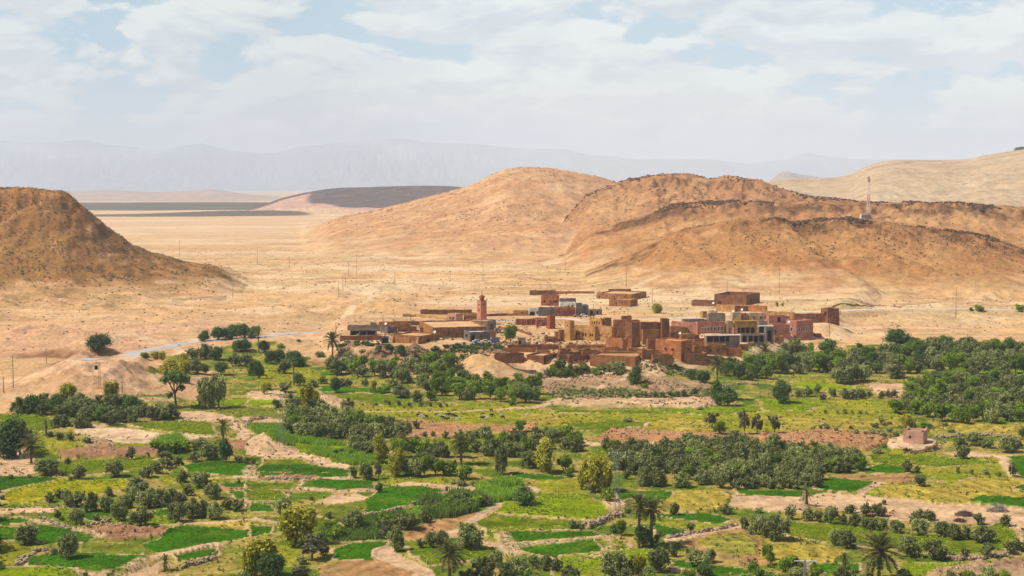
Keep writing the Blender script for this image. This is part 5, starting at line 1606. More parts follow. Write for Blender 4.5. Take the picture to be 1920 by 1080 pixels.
# --- western cluster
house('mud_house', 'low mud house with pale flat roof at the far left front of the village', HS, 636, 637, 716, 641, 630, 4, 'mudd', 'roof', D=9)
house('mud_house', 'broad brown mud house with leaning buttresses, left front of the village', HS, 731, 787, 822, 645, 629.5, 58, 'mud', 'roof', ops=[('L', .93, .97, .55, .75, 'w'), ('L', .30, .36, .02, .5, 'd'), ('R', .35, .5, .02, .45, 'g')],
      extra=lambda root, W, Dp, h: [child('buttress', box_mesh('buttress', [(-.9, .1, u, u + .7, -.6, h * .55), (-.5, .1, u + .05, u + .65, h * .5, h * .85)], MM['roof']), root) for u in (.3, Dp - 1.2)])
house('stable', 'long open fronted grey stable with thatched pale roof behind the low left house', 'stable', 655, 656, 706, 629, 617.5, 3, 'greyb', 'roof', D=6, ops=[('R', .04, .36, .12, .80, 'g'), ('R', .38, .62, .12, .80, 'g'), ('R', .64, .95, .12, .80, 'g')])
house('yard_wall', 'grey brown yard wall behind the open stable', 'wall', 650, 651, 712, 619, 609.5, 2, 'greyb', D=3.0, openroof=True)
house('gap_shade_block', 'small dark gatehouse for the shadowed gap between the low left house and the buttressed house', 'filler', 714, 715, 729, 644, 630.5, 5, 'grey', 'roofd', D=5, ops=[('R', .15, .85, .03, .8, 'g')])  # added dark block, its colour stands in for the shadow in this gap
house('mud_house', 'flat mud house with two thin posts on the roof behind the stable', HS, 709, 710, 765, 612.5, 603.5, 4, 'red', 'roof', D=9)
house('mud_house', 'small grey house between the stable and the buttressed house', HS, 712, 727, 744, 625, 612.5, 45, 'grey', 'roof', ops=[('R', .3, .45, .3, .6, 'w')])
house('mud_house', 'low dark mud house behind the buttressed house', HS, 745, 746, 781, 622, 612.5, 3, 'mudd', 'roof', D=8, ops=[('R', .4, .46, .1, .6, 'd')])
house('yard_wall', 'long low yard wall behind the western mud houses', 'wall', 735, 736, 802, 607.5, 602.5, 1, 'mudd', D=5, openroof=True)
house('mud_house', 'long mud house with an orange lit end behind the buttressed house', HS, 778, 812, 912, 633.5, 613.5, 14, 'mud', 'roof', ops=[('R', .27, .30, .35, .62, 'w'), ('R', .42, .47, .02, .45, 'd'), ('R', .07, .10, .3, .6, 'w')], extra=beams(12))
house('tower_house', 'pink square tower house left of the minaret', 'tower house', 838, 855, 868, 609, 588, 52, 'paleP', 'roof', ops=W_('L', (.35, .68), .06, .55, .70))
house('mosque', 'grey brown mosque hall at the foot of the minaret', 'mosque', 868, 914, 930, 619, 601.5, 66, 'greyb', 'roof', ops=[('R', .35, .55, .35, .6, 'w'), ('L', .2, .25, .3, .6, 'w'), ('L', .6, .65, .3, .6, 'w')])
house('storehouse', 'grey block storehouse with white sheet roof behind the parked cars', 'storehouse', 868, 881, 919, 641, 622, 18, 'grey', 'tin', ops=[('R', .08, .26, .03, .7, 'g'), ('L', .4, .7, .4, .7, 'w'), ('R', .5, .6, .45, .7, 'w')])
house('mud_house', 'reddish mud house right behind the grey storehouse', HS, 908, 909, 930, 634, 619, 4, 'mud', 'roof', D=9)
house('yard_wall', 'grey yard wall beside the parked cars', 'wall', 918, 922, 937, 643, 632.5, 20, 'greyb', openroof=True)
house('yard_wall', 'long brown enclosure wall on the slope left of the minaret', 'wall', 787, 788, 870, 589, 581, 1, 'mudd', D=7, openroof=True)
house('yard_wall', 'short dark enclosure wall just left of the minaret top of slope', 'wall', 859, 860, 885, 587, 581, 1, 'mudd', D=10, openroof=True)
house('yard_wall', 'orange low wall touching the left side of the minaret', 'wall', 868, 869, 895, 593, 587.5, 6, 'orange', D=1.2, openroof=True)
house('yard_wall', 'low mud wall below the pink tower house, left part', 'wall', 781, 782, 803, 607, 602.5, 3, 'mudd', D=2, openroof=True)
house('yard_wall', 'low mud wall below the pink tower house, right part', 'wall', 804, 805, 837, 609, 604.5, 3, 'mud', D=4, openroof=True)
house('mud_house', 'small flat mud house in front of the mosque hall', HS, 878, 879, 889, 614, 606, 5, 'mud', 'roof', D=5)


# --- minaret
def minaret_top(root, W, Dp, h):
    cx, cy = W / 2, Dp / 2
    child('parapet', box_mesh('parapet', [(.02, W - .02, .02, .2, h - .02, h + .5), (.02, W - .02, Dp - .2, Dp - .02, h - .02, h + .5), (.02, .2, .22, Dp - .22, h - .02, h + .5), (W - .2, W - .02, .22, Dp - .22, h - .02, h + .5)], MM['minpale']), root)
    for (px_, py_) in ((.15, .15), (W - .15, .15), (.15, Dp - .15), (W - .15, Dp - .15)):
        child('merlon', box_mesh('merlon', [(px_ - .17, px_ + .17, py_ - .17, py_ + .17, h + .48, h + .95)], MM['minpale']), root)
    lan = child('lantern', box_mesh('lantern', [(cx - .75, cx + .75, cy - .75, cy + .75, h - .3, h + 2.0), (cx - .98, cx + .98, cy - .98, cy + .98, h + 2.0, h + 2.35), (cx - .68, cx + .68, cy - .68, cy + .68, h + 2.35, h + 2.7)], MM['red']), root)
    child('opening', box_mesh('opening', [(cx - .28, cx + .28, cy - .78, cy - .7, h + .5, h + 1.6), (cx - .78, cx - .7, cy - .28, cy + .28, h + .5, h + 1.6)], M_DARK), lan)
    V, Fc = [], []
    tube([(cx, cy, h + 2.65), (cx, cy, h + 2.9), (cx, cy, h + 3.2), (cx, cy, h + 3.45)], [.62, .55, .33, .05], 10, V, Fc)
    me = bpy.data.meshes.new('dome'); me.from_pydata(V, [], Fc); me.materials.append(MM['red']); child('dome', me, root)
    V, Fc = [], []
    tube([(cx, cy, h + 3.35), (cx, cy, h + 4.0), (cx, cy, h + 4.02), (cx, cy, h + 4.3), (cx, cy, h + 4.32), (cx, cy, h + 5.2)], [.05, .05, .16, .14, .05, .02], 6, V, Fc)
    me = bpy.data.meshes.new('finial'); me.from_pydata(V, [], Fc); me.materials.append(M_DARK); child('finial', me, root)
    V, Fc = [], []
    for px_ in (W - .1,):
        tube([(px_, .2, h + .9), (px_, -.15, h + 1.15)], [.05, .30], 8, V, Fc)
    me = bpy.data.meshes.new('loudspeaker'); me.from_pydata(V, [], Fc); me.materials.append(M_STEEL); child('loudspeaker', me, root)
    for zz in (.25, .5, .75):
        child('string_course', box_mesh('string_course', [(-.06, W + .06, -.06, Dp + .06, h * zz, h * zz + .12)], MM['paleP']), root)


house('minaret', 'slender square pink and orange minaret with small lantern, tallest in the village', 'minaret', 894, 901.5, 912.5, 609, 565.5, 33, 'minpale', 'roof', taper=.004, rough=.02, ops=[('R', .40, .60, .14, .26, 'g'), ('L', .4, .6, .6, .66, 'w'), ('L', .4, .6, .84, .90, 'w'), ('R', .42, .58, .84, .90, 'w')], extra=minaret_top)

# --- northern houses behind
house('mud_house', 'bright orange hut with one dark door left of the white garage', 'hut', 962, 963, 992, 591, 582, 5, 'orange', 'roof', D=5, ops=[('R', .5, .58, .02, .7, 'g')])
house('garage', 'white garage with black open front behind the brick wall', 'garage', 991, 992, 1013, 592, 577, 6, 'white', 'roof', D=7, ops=[('R', .06, .52, .02, .55, 'g'), ('R', .68, .8, .3, .55, 'w')])
house('long_house', 'long low house, grey at its left half, under the two window red house', 'house', 1009, 1010, 1041, 592.5, 576, 3, 'grey', 'roof', D=8)
house('long_house', 'long dark red house front joined to the grey one', 'house', 1040.5, 1041, 1079, 593, 576.5, 3, 'brick', 'roof', D=8, ops=W_('R', (.2, .45, .7), .03, .4, .65))
house('red_house', 'square reddish house with two round dark windows and a yellow panel', 'house', 1014, 1015, 1049, 573, 553, 4, 'red', 'roof', D=8, ops=W_('R', (.18, .80), .055, .32, .52, 'g') + [('R', .44, .56, .02, .5, 'd')],
      extra=lambda root, W, Dp, h: child('yellow_panel', box_mesh('yellow_panel', [(W * .37, W * .6, -.14, -.04, h * .66, h * .82)], MM['yellow']), root))
house('yard_wall', 'dark brown yard wall behind the two window red house', 'wall', 992, 993, 1043, 553.5, 544.5, -3 + 4, 'mudd', D=12, openroof=True)
house('yard_wall', 'long thin red walled yard running right from the brown one', 'wall', 1043, 1044, 1115, 552, 546.5, 3, 'red', D=26, openroof=True)
house('long_house', 'low grey house right behind the two window red house', 'house', 1049, 1050, 1080, 568, 559.5, 3, 'grey', 'roofd', D=8)
house('white_house', 'cream white house between the red house and the dark grey house', 'house', 1049.5, 1050, 1079, 579, 567, 3, 'white', 'roof', D=6, ops=[('R', .5, .62, .3, .6, 'w'), ('R', .75, .88, .35, .65, 'w')])
house('grey_house', 'dark grey two storey concrete house on the pale road', 'house', 1079, 1080, 1092, 593, 568, 3, 'grey', 'roofd', D=8, ops=[('R', .55, .8, .02, .3, 'g')])
house('grey_house', 'lower wing of the dark grey house with an open window frame', 'house', 1092, 1092.5, 1104, 593, 572, 3, 'grey', 'roofd', D=7, ops=[('R', .3, .5, .7, .85, 'w'), ('R', .5, .75, .02, .3, 'g')])
house('shed', 'dark shed with a white roof edge at the right end of the grey houses', 'shed', 1104, 1105, 1129, 591, 580, 3, 'greyb', 'tin', D=6, ops=W_('R', (.2, .65), .07, .25, .75, 'g'))
house('farmhouse', 'large brown farmhouse on the slope, upper block', 'farmhouse', 1120, 1184, 1219, 563, 551, 64, 'mud', 'roof', ops=W_('L', (.2, .5, .72), .015, .45, .65) + [('L', .9, .93, .3, .6, 'w')])
house('farmhouse', 'rooftop room of the large brown farmhouse on the slope', 'farmhouse', 1141, 1142, 1184, 551, 542, 3, 'mudd', 'roof', D=6)
house('farmhouse', 'square brown annex in front of the large farmhouse on the slope', 'farmhouse', 1143, 1183, 1199, 575, 561.5, 66, 'mud', 'roof', ops=[('L', .62, .70, .02, .55, 'd'), ('L', .4, .45, .45, .65, 'w')])
house('brick_wall', 'brick red ruined wall with white posts, left part', 'wall', 966, 967, 1006, 609, 598.5, 3, 'brick', D=3, openroof=True,
      extra=lambda root, W, Dp, h: [child('post', box_mesh('post', [(W * f, W * f + .22, -.12, .12, 0, h + .1)], MM['paleP']), root) for f in (.02, .25, .5, .75, .98)])
house('brick_house', 'unfinished brick red house joined to the ruined wall', 'house', 1005.5, 1006, 1031, 612, 598, -8 + 12, 'brick', 'roof', D=8, ops=[('R', .5, .62, .3, .5, 'g')])
house('brick_house', 'tall narrow brick red tower of the unfinished house', 'house', 1024, 1031, 1042, 617, 591, 30, 'brick', 'roof')
# --- huts in the middle
house('hut', 'small grey hut with dark door beside the village poplar', 'hut', 970, 971, 986, 646, 633, 6, 'greyb', 'roof', D=5, ops=[('R', .12, .4, .03, .6, 'g')])
house('mud_house', 'long low terrace house above the front ruins, left of the big hall', HS, 951, 952, 1048, 656, 646.5, 3, 'mudd', 'roof', D=7, ops=W_('R', (.3, .6), .01, .3, .6))
house('mud_house', 'narrow brown house at the left foot of the kasbah tower', HS, 1046, 1049, 1059, 640, 618, 25, 'mud', 'roof', ops=[('R', .4, .6, .02, .4, 'g')])
house('mud_house', 'flat ruin with orange inner walls in the front row', HS, 942, 943, 1008, 660, 652, 4, 'mud', 'roof', D=7, openroof=True, ruin=.25)
house('mud_house', 'long low ruin next to the bare mound', HS, 926, 927, 983, 674, 661, 4, 'mudd', 'roof', D=8, ruin=.2)
house('mud_house', 'tiny cube shaped ruin in the front row', HS, 973, 975, 987, 682, 670, 15, 'mudd', 'roofd', ruin=.15)
house('mud_house', 'brown cube house split by a dark gap in the front row', HS, 987, 1020, 1046, 684, 666, 60, 'mudd', 'roof', ops=[('R', .02, .14, .02, .9, 'g')])
house('ruined_house', 'broken brown house wall in the middle of the front row', 'ruin', 1064, 1066, 1109, 681, 666, 10, 'mudd', 'roofd', D=7, ruin=.35, openroof=True)
house('ruined_house', 'crumbled ruin behind the middle of the front row', 'ruin', 1046, 1048, 1090, 668, 658, 10, 'mudd', 'roofd', D=9, ruin=.6, openroof=True)
house('ruined_house', 'second crumbled ruin left of the low terrace front', 'ruin', 1090, 1092, 1130, 667, 657, 8, 'mud', 'roofd', D=8, ruin=.5, openroof=True)
# --- kasbah
house('kasbah_tower', 'lone tapering ochre tower at the left of the kasbah', 'tower', 1057, 1069, 1079, 639, 601, 40, 'orange', 'roof', taper=.05, ops=[('L', .4, .55, .72, .8, 'g')])
house('kasbah', 'sunlit ochre hall with three pairs of windows', 'kasbah', 1076, 1115, 1121, 639, 611.5, 50, 'orange', 'roof', taper=.01, ops=W_('L', (.10, .20, .42, .53, .75, .86), .035, .30, .50, 'g'))
house('kasbah', 'sunlit ochre block right of the three window hall', 'kasbah', 1120, 1147, 1153, 640, 612, 48, 'orange', 'roof', taper=.03, ops=[('L', .2, .26, .45, .55, 'g'), ('L', .66, .72, .3, .42, 'g')])
house('kasbah', 'dark shaded wall between the ochre block and the great tower', 'kasbah', 1147, 1148, 1174, 637, 613, 3, 'mud', 'roof', D=8, ops=W_('R', (.15, .45, .75), .04, .2, .35, 'g'))
house('kasbah', 'orange rooftop gallery above the three window hall', 'kasbah', 1106, 1128, 1136, 621, 598, 50, 'orange', 'roof', ops=W_('L', (.2, .4, .6, .8), .04, .55, .8, 'g'), horns=.8)
house('kasbah', 'dark rooftop room beside the orange gallery', 'kasbah', 1132, 1134, 1147.5, 621, 596, 10, 'mudd', 'roof', D=6)
house('kasbah_tower', 'great crumbling brown tower in the middle of the kasbah', 'tower', 1172, 1185, 1202, 652, 604, 40, 'mudd', 'roof', taper=.03, rough=.2, ops=W_('R', (.3,), .04, .7, .75, 'g') + W_('L', (.3, .6), .05, .4, .45, 'g'))
house('kasbah', 'broad dark brown mass right of the great tower', 'kasbah', 1198, 1201, 1240, 640, 604.5, 8, 'mudd', 'roof', D=16, taper=.015, rough=.15, ops=W_('R', (.2, .55, .8), .02, .6, .66, 'g'))
house('kasbah_tower', 'dark corner tower at the right end of the kasbah', 'tower', 1238, 1241, 1256, 640, 597, 12, 'mudd', 'roof', taper=.02, ops=[('R', .4, .48, .7, .76, 'g')])
house('kasbah', 'lower brown front block before the broad dark mass', 'kasbah', 1203, 1205, 1237, 646, 618, 10, 'mud', 'roof', D=7, taper=.03)
house('kasbah', 'flat topped pale roofed block behind the kasbah rooftops', 'kasbah', 1150, 1152, 1200, 620, 600, 6, 'mud', 'roof', D=14)
house('kasbah', 'small dark cube on the skyline of the kasbah roofs', 'kasbah', 1165, 1166, 1185, 606, 592, 5, 'mudd', 'roofd', D=6)
house('mud_house', 'sunlit reddish box house with corner horns in front of the kasbah', HS, 1137, 1168, 1178, 658, 636, 50, 'red', 'roof', horns=.5, taper=.03)
house('mud_house', 'long thin terrace house under the kasbah windows', HS, 1060, 1062, 1137, 656, 648, 3, 'mud', 'roof', D=6, ops=W_('R', (.2, .5, .8), .008, .3, .6, 'g'))
house('mud_house', 'low brown terrace left of the reddish box house', HS, 1130, 1132, 1168, 664, 653, 4, 'mud', 'roof', D=7)
house('mud_house', 'largest front house, a long brown box with pale parapet', HS, 1108, 1192, 1223, 689, 668, 66, 'mud', 'roofd', ops=[('R', .30, .36, .35, .6, 'g'), ('R', .62, .72, .05, .45, 'g')], taper=.02)
house('mud_house', 'raised corner room on the largest front house', HS, 1198, 1204, 1222, 676, 656, 25, 'mud', 'roof', ops=[('L', .3, .6, .5, .72, 'g')])
house('mud_house', 'second low parapet house behind the largest front house', HS, 1127, 1129, 1200, 670, 659, 3, 'mud', 'roofd', D=8)
house('mud_house', 'low long mud house right of the largest front house', HS, 1221, 1223, 1262, 677, 665, 5, 'mud', 'roof', D=9)
house('mud_house', 'brown stub wall house between the kasbah and the sunlit red house', HS, 1212, 1214, 1236, 660, 636, 10, 'mud', 'roof', D=7, ops=[('R', .5, .8, .05, .35, 'g')])
house('mud_house', 'tall sunlit red mud house with two small windows and a dark doorway', HS, 1232, 1277, 1302, 678, 639, 50, 'red', 'roof', taper=.02, ops=[('L', .30, .36, .52, .62, 'w'), ('L', .56, .62, .52, .62, 'w'), ('L', .60, .78, .02, .26, 'g'), ('R', .60, .68, .5, .62, 'w')])
house('mud_house', 'long low mud house in front of the sunlit red house', HS, 1278, 1282, 1327, 680, 662, 8, 'mud', 'roof', D=9, ops=[('R', .07, .12, .05, .45, 'd')])
house('mud_house', 'low brown house at the right end of the front row', HS, 1322, 1324, 1357, 684, 668, 8, 'mudd', 'roofd', D=7)
house('mud_house', 'small dark house next to the bank palms', HS, 1355, 1356, 1374, 687, 671, 6, 'mudd', 'roofd', D=7)
house('mud_house', 'mud house with two square windows right of the sunlit red house', HS, 1324, 1326, 1363, 664, 646.5, 4, 'mud', 'roof', D=8, ops=W_('R', (.18, .53), .055, .3, .55, 'w'))
house('mud_house', 'low blank mud house right against the sunlit red house', HS, 1300, 1301, 1326, 664, 648, 4, 'mud', 'roof', D=7)
house('mud_house', 'flat pale roofed house below the white awning house', HS, 1360, 1361, 1391, 665, 653, 4, 'red', 'roof', D=10)
house('mud_house', 'little roof room with grey door above the sunlit red house', HS, 1275, 1277, 1312, 643, 627, 6, 'mud', 'roof', D=8, ops=[('R', .38, .55, .05, .7, 'd')])
house('mud_house', 'stepped brown rooms at the foot of the long pink house', HS, 1255, 1257, 1281, 636, 623, 4, 'mudd', 'roof', D=8)
house('mud_house', 'small mud room before the lit end of the long pink house', HS, 1256, 1258, 1291, 625, 613.5, 5, 'mud', 'roof', D=7)


# --- open white roofed house
def colonnade(n, z0, z1, mat, u0=.03, u1=.97, wd=.28, nm='column'):
    def f(root, W, Dp, h):
        for i in range(n):
            u = W * (u0 + (u1 - u0) * i / (n - 1))
            child(nm, box_mesh(nm, [(u - wd / 2, u + wd / 2, -.38, -.12, h * z0, h * z1)], mat), root)
    return f


def canopy(mat, over=.9):
    def f(root, W, Dp, h):
        child('canopy', box_mesh('canopy', [(-.3, W + .3, -over, Dp * .3, h + .02, h + .2)], mat), root)
    return f


def multi(*fs):
    def f(*a):
        for g in fs: g(*a)
    return f


house('open_house', 'open house with a bright white flat roof on pillars', 'house', 1322, 1324, 1388, 653, 628.5, 5, 'greyb', 'tin', D=11, par=.1, ops=[('R', .02, .20, .52, .92, 'g'), ('R', .22, .38, .52, .92, 'g'), ('R', .40, .56, .52, .92, 'g'), ('R', .58, .68, .52, .92, 'g')], extra=canopy(MM['tin']))
house('pink_house', 'long house, its left end sunlit salmon pink with a blue window', 'house', 1263, 1306, 1308, 625, 604.5, 48, 'pink', 'roof', ops=[('L', .70, .80, .2, .62, 'b')], taper=.0)
house('pink_house', 'long shaded dark pink wing with a row of white framed windows', 'house', 1305, 1308, 1361, 626, 603.5, 10, 'pink', 'roofd', D=10, taper=.0, ops=W_('R', (.16, .27, .38, .49), .028, .25, .58, 'a') + W_('R', (.62, .76, .88), .035, .25, .62, 'a'))
house('upper_house', 'grey brown upper storey with two small windows over the pink wing', 'house', 1326, 1328, 1361, 609, 587.5, 8, 'greyb', 'roofd', D=7, ops=W_('R', (.75, .88), .04, .28, .5, 'a'))
house('upper_house', 'long grey parapet block on the roof of the salmon house', 'house', 1281, 1283, 1327, 609, 599.5, 5, 'grey', 'roof', D=5)
house('yellow_house', 'tiny yellow house beside the pale road', 'house', 1313, 1318, 1327, 596, 583.5, 35, 'yellow', 'roof')
house('cream_house', 'cream wall house with a brown door between the pink wing and the arcade', 'house', 1361, 1363, 1376, 626, 601.5, 8, 'cream', 'roof', D=8, ops=[('R', .3, .6, .03, .5, 'd')])
house('pink_house', 'tiny pink cube before the yellow arcade', 'house', 1374, 1375, 1384, 627, 614, 5, 'pink', 'roof', D=3)
house('yellow_arcade', 'yellow house with an arcade of dark bays', 'house', 1376, 1378, 1421, 626, 602, 5, 'yellow', 'roof', D=9, ops=W_('R', (.15, .35, .56, .78), .085, .06, .52, 'g'), extra=multi(canopy(MM['yellow'], .7)))
house('arcade_house', 'brown lower house with four dark pillared bays under the yellow arcade', 'house', 1386, 1389, 1436, 642, 626.5, 7, 'greyb', 'roof', D=8, ops=W_('R', (.16, .40, .63, .85), .09, .04, .82, 'g'))
house('grey_house', 'olive grey house with a white awning right of the yellow arcade', 'house', 1420, 1422, 1440, 625, 602, 6, 'greyb', 'roof', D=8, ops=[('R', .1, .9, .05, .6, 'g')], extra=lambda root, W, Dp, h: child('awning', box_mesh('awning', [(-.2, W + 2.0, -2.0, -.1, h * .62, h * .68)], MM['tin']), root))
house('dark_house', 'dark narrow house below the white awning', 'house', 1434, 1436, 1451, 641, 613, 8, 'grey', 'roofd', D=7, ops=[('R', .2, .75, .03, .8, 'g')])
house('cream_house', 'cream roof room with small door above the yellow arcade, left', 'house', 1371, 1373, 1391, 603, 585.5, 8, 'cream', 'roof', D=7)
house('cream_house', 'orange roof room above the yellow arcade', 'house', 1390, 1392, 1403, 603, 587, 8, 'mud', 'roof', D=6, ops=[('R', .5, .8, .05, .4, 'g')])
house('cream_house', 'cream roof room above the yellow arcade, right', 'house', 1403, 1404, 1436, 603, 586.5, 4, 'cream', 'roof', D=7, ops=W_('R', (.3, .7), .05, .4, .6))
# --- right
house('enclosure', 'large dark brown walled compound at the top right of the village', 'compound', 1343, 1400, 1437, 572, 553, 62, 'mudd', 'roofd', openroof=True, rough=.06)
house('enclosure', 'low dark wing left of the large walled compound', 'compound', 1299, 1346, 1356, 575, 564.5, 66, 'mudd', 'roofd', openroof=True)
house('mud_house', 'orange lit low house before the large walled compound, left', HS, 1346, 1378, 1382, 585, 572, 55, 'orange', 'roof')
house('mud_house', 'shaded reddish low house before the large walled compound', HS, 1379, 1380, 1407, 585, 573, 3, 'mudd', 'roof', D=7)
house('mud_house', 'orange low house before the large walled compound, right', HS, 1406, 1436, 1440, 585, 573.5, 55, 'red', 'roof')
house('mud_house', 'orange walled long house behind the pink annex', HS, 1434, 1488, 1492, 602, 585, 60, 'orange', 'roof', ops=[('L', .85, .9, .3, .6, 'w')])
house('long_house', 'long dark brown blank house right of the orange one', 'house', 1488, 1489, 1556, 606, 588, 2, 'mudd', 'roof', D=9)
house('tower_house', 'dark blocky tower at the right end of the village', 'tower house', 1543, 1552, 1576, 606, 578.5, 20, 'mudd', 'roof', ops=[('L', .2, .5, .5, .8, 'g')])
house('pink_house', 'pink annex with a flat terrace left of the three window pink house', 'house', 1440, 1442, 1481, 612, 592.5, 5, 'pink', 'roof', D=6, taper=0, ops=[('R', .40, .56, .45, .9, 'g')])
house('pink_house', 'lower pink wing with pale terrace roof', 'house', 1447, 1449, 1481, 629, 608, 5, 'pink', 'roof', D=8, taper=0, ops=[('R', .1, .2, .2, .5, 'w')])
house('pink_house', 'pink house with three tall dark windows at the right edge of the village', 'house', 1479, 1493, 1528, 637, 600.5, 28, 'pink', 'roof', taper=0, rough=.03, ops=[('L', .35, .6, .42, .62, 'a')] + W_('R', (.17, .40, .62), .045, .42, .66, 'a'))
house('yard_wall', 'low dark lean-to at the right foot of the three window pink house', 'wall', 1528, 1529, 1541, 632, 625.5, 4, 'mudd', D=5)
house('stone_hut', 'lone small pinkish mud hut on a pale mound among the right gardens', 'hut', 1698, 1731, 1747, 833.5, 808, 60, 'paleP', 'roof', taper=.01, rough=.05, horns=.45, ops=[('L', .60, .70, .38, .62, 'g')])


# --- small houses that fill the gaps
for e in [
    ('small brown mud house behind the kasbah tower', 1040, 1042, 1058, 634, 622, 8, 'mud', 6),
    ('low flat mud house left of the lone kasbah tower', 1020, 1022, 1046, 641, 632, 6, 'mudd', 6),
    ('low mud room right behind the flat ruin of the front row', 1004, 1006, 1032, 665, 657, 6, 'mud', 6),
    ('narrow mud room squeezed beside the brown cube house', 1045, 1047, 1064, 676, 665, 10, 'mudd', 6),
    ('squat mud house under the great kasbah tower', 1176, 1178, 1200, 664, 653, 8, 'mud', 6),
    ('low mud step house right of the squat one under the great tower', 1198, 1200, 1216, 664, 654, 8, 'mudd', 6),
    ('mud house with pale roof just left of the tall sunlit red house', 1218, 1220, 1236, 668, 655, 8, 'mud', 6),
    ('brown room between the kasbah corner tower and the stepped rooms', 1244, 1246, 1262, 648, 636, 6, 'mudd', 6),
    ('low brown house behind the roof room with grey door', 1300, 1302, 1326, 646, 636, 6, 'mudd', 6),
    ('low mud house before the open white roofed house', 1296, 1298, 1324, 652, 641, 6, 'mud', 6),
    ('mud wing before the arcade house, lower right of the village', 1384, 1386, 1404, 655, 646, 8, 'mud', 5),
    ('small hut behind the orange roof room', 1330, 1332, 1345, 592, 583, 5, 'cream', 5),
    ('flat brown house between tower house and minaret', 868, 870, 894, 601, 593, 5, 'mudd', 6),
    ('dark mud lean-to joined to the buttressed house at its rear', 786, 788, 812, 625, 615, 6, 'mudd', 6),
    ('low mud room behind the grey house and the stable', 742, 744, 768, 616, 607, 5, 'mud', 6),
    ('mud room on the left flank of the long orange ended house', 800, 802, 826, 616, 609, 5, 'mud', 5),
    ('small block on the far right of the mosque hall', 926, 928, 940, 625, 616, 5, 'greyb', 4),
    ('low red mud house right of the olive grey house', 1450, 1452, 1470, 642, 630, 5, 'mud', 5)]:
    house('mud_house', e[0], HS, e[1], e[2], e[3], e[4], e[5], e[6], e[7], 'roof', D=e[8], ops=[('R', .3, .42, .2, .6, 'g')])


def dish(px, py, up, label, mat=None):
    x, y = ground_hit(px, py); z = zground(x, y) + up
    V, Fc = [], []
    for j, (rad_, dep) in enumerate(((0.02, 0), (.25, .04), (.45, .12), (.55, .2))):
        for k in range(12):
            a = 2 * math.pi * k / 12
            V.append((math.cos(a) * rad_, -dep - .3, math.sin(a) * rad_))
        if j:
            for k in range(12): Fc.append(((j - 1) * 12 + k, (j - 1) * 12 + (k + 1) % 12, j * 12 + (k + 1) % 12, j * 12 + k))
    tube([(0, 0, -.9), (0, -.2, 0)], [.05, .05], 5, V, Fc); tube([(0, -.3, 0), (0, -.95, .0)], [.02, .03], 4, V, Fc)
    o = mesh_obj('satellite_dish', V, Fc, mat or M_WHITE, loc=(x, y, z)); o.rotation_euler = (-.5, 0, rnd.uniform(-.5, .9))
    tag(o, label, 'satellite dish', 'satellite dishes on the roofs')


for px, py, up, lb in ((724, 622, 3.2, 'white dish on the small grey house'), (815, 640, 3.6, 'white dish at the right end of the buttressed house'), (1391, 600, 4.6, 'white dish on the orange roof room'), (1374, 606, 5.2, 'white dish above the cream wall house'), (1475, 607, 3.8, 'white dish on the pink annex terrace'), (1337, 590, 5.4, 'white dish on the grey brown upper storey'), (1478, 624, 4.6, 'white dish beside the three window pink house'), (1275, 640, 3.0, 'white dish by the roof room with grey door')):
    dish(px, py, up, lb)

# ---------------------------------------------------------------- free standing mud and stone walls
def stones(rr, cen, size, flat=.7):
    """jittered six sided stones, joined: numpy verts and quads"""
    n = len(cen)
    C = np.array([(-1, -1, -1), (1, -1, -1), (1, 1, -1), (-1, 1, -1), (-1, -1, 1), (1, -1, 1), (1, 1, 1), (-1, 1, 1)], float) * .5
    V = C[None] * (1 + .45 * (rr.rand(n, 8, 3) - .5))
    V[:, 4:, :2] *= .72
    an = rr.rand(n) * 6.28; c_, s_ = np.cos(an), np.sin(an)
    V = V * (np.asarray(size)[:, None, None] * np.stack([.8 + .6 * rr.rand(n), .7 + .4 * rr.rand(n), flat * (.7 + .6 * rr.rand(n))], -1)[:, None, :])
    x_ = V[..., 0] * c_[:, None] - V[..., 1] * s_[:, None]; y_ = V[..., 0] * s_[:, None] + V[..., 1] * c_[:, None]
    V = np.stack([x_, y_, V[..., 2]], -1) + np.asarray(cen)[:, None, :]
    Fq = np.array([(0, 3, 2, 1), (4, 5, 6, 7), (0, 1, 5, 4), (1, 2, 6, 5), (2, 3, 7, 6), (3, 0, 4, 7)])
    Q = (Fq[None] + 8 * np.arange(n)[:, None, None]).reshape(-1, 4)
    return V.reshape(-1, 3), Q


def stone_line(name, label, pts, h, th, mat):
    P = [ground_hit(a, b) for a, b in pts]; cen = []; sz = []
    rr = np.random.RandomState(len(label))
    for (a, b), (c, d) in zip(P[:-1], P[1:]):
        L = math.hypot(c - a, d - b); n = int(L * 7 * th)
        for k in range(n):
            t_ = rr.rand(); q = (rr.rand() - .5) * th
            x = a + (c - a) * t_ - (d - b) / L * q; y = b + (d - b) * t_ + (c - a) / L * q
            top = h * (1 - abs(q) / th * 1.2) * (.7 + .5 * rr.rand())
            z0 = zground(x, y)
            cen.append((x, y, z0 + rr.rand() * top)); sz.append(.28 + .35 * rr.rand() ** 2)
    V, Q = stones(rr, np.array(cen), sz)
    o = bpy.data.objects.new(name, np_mesh(name, V, Q, mat)); COL.objects.link(o)
    return tag(o, label, 'wall')


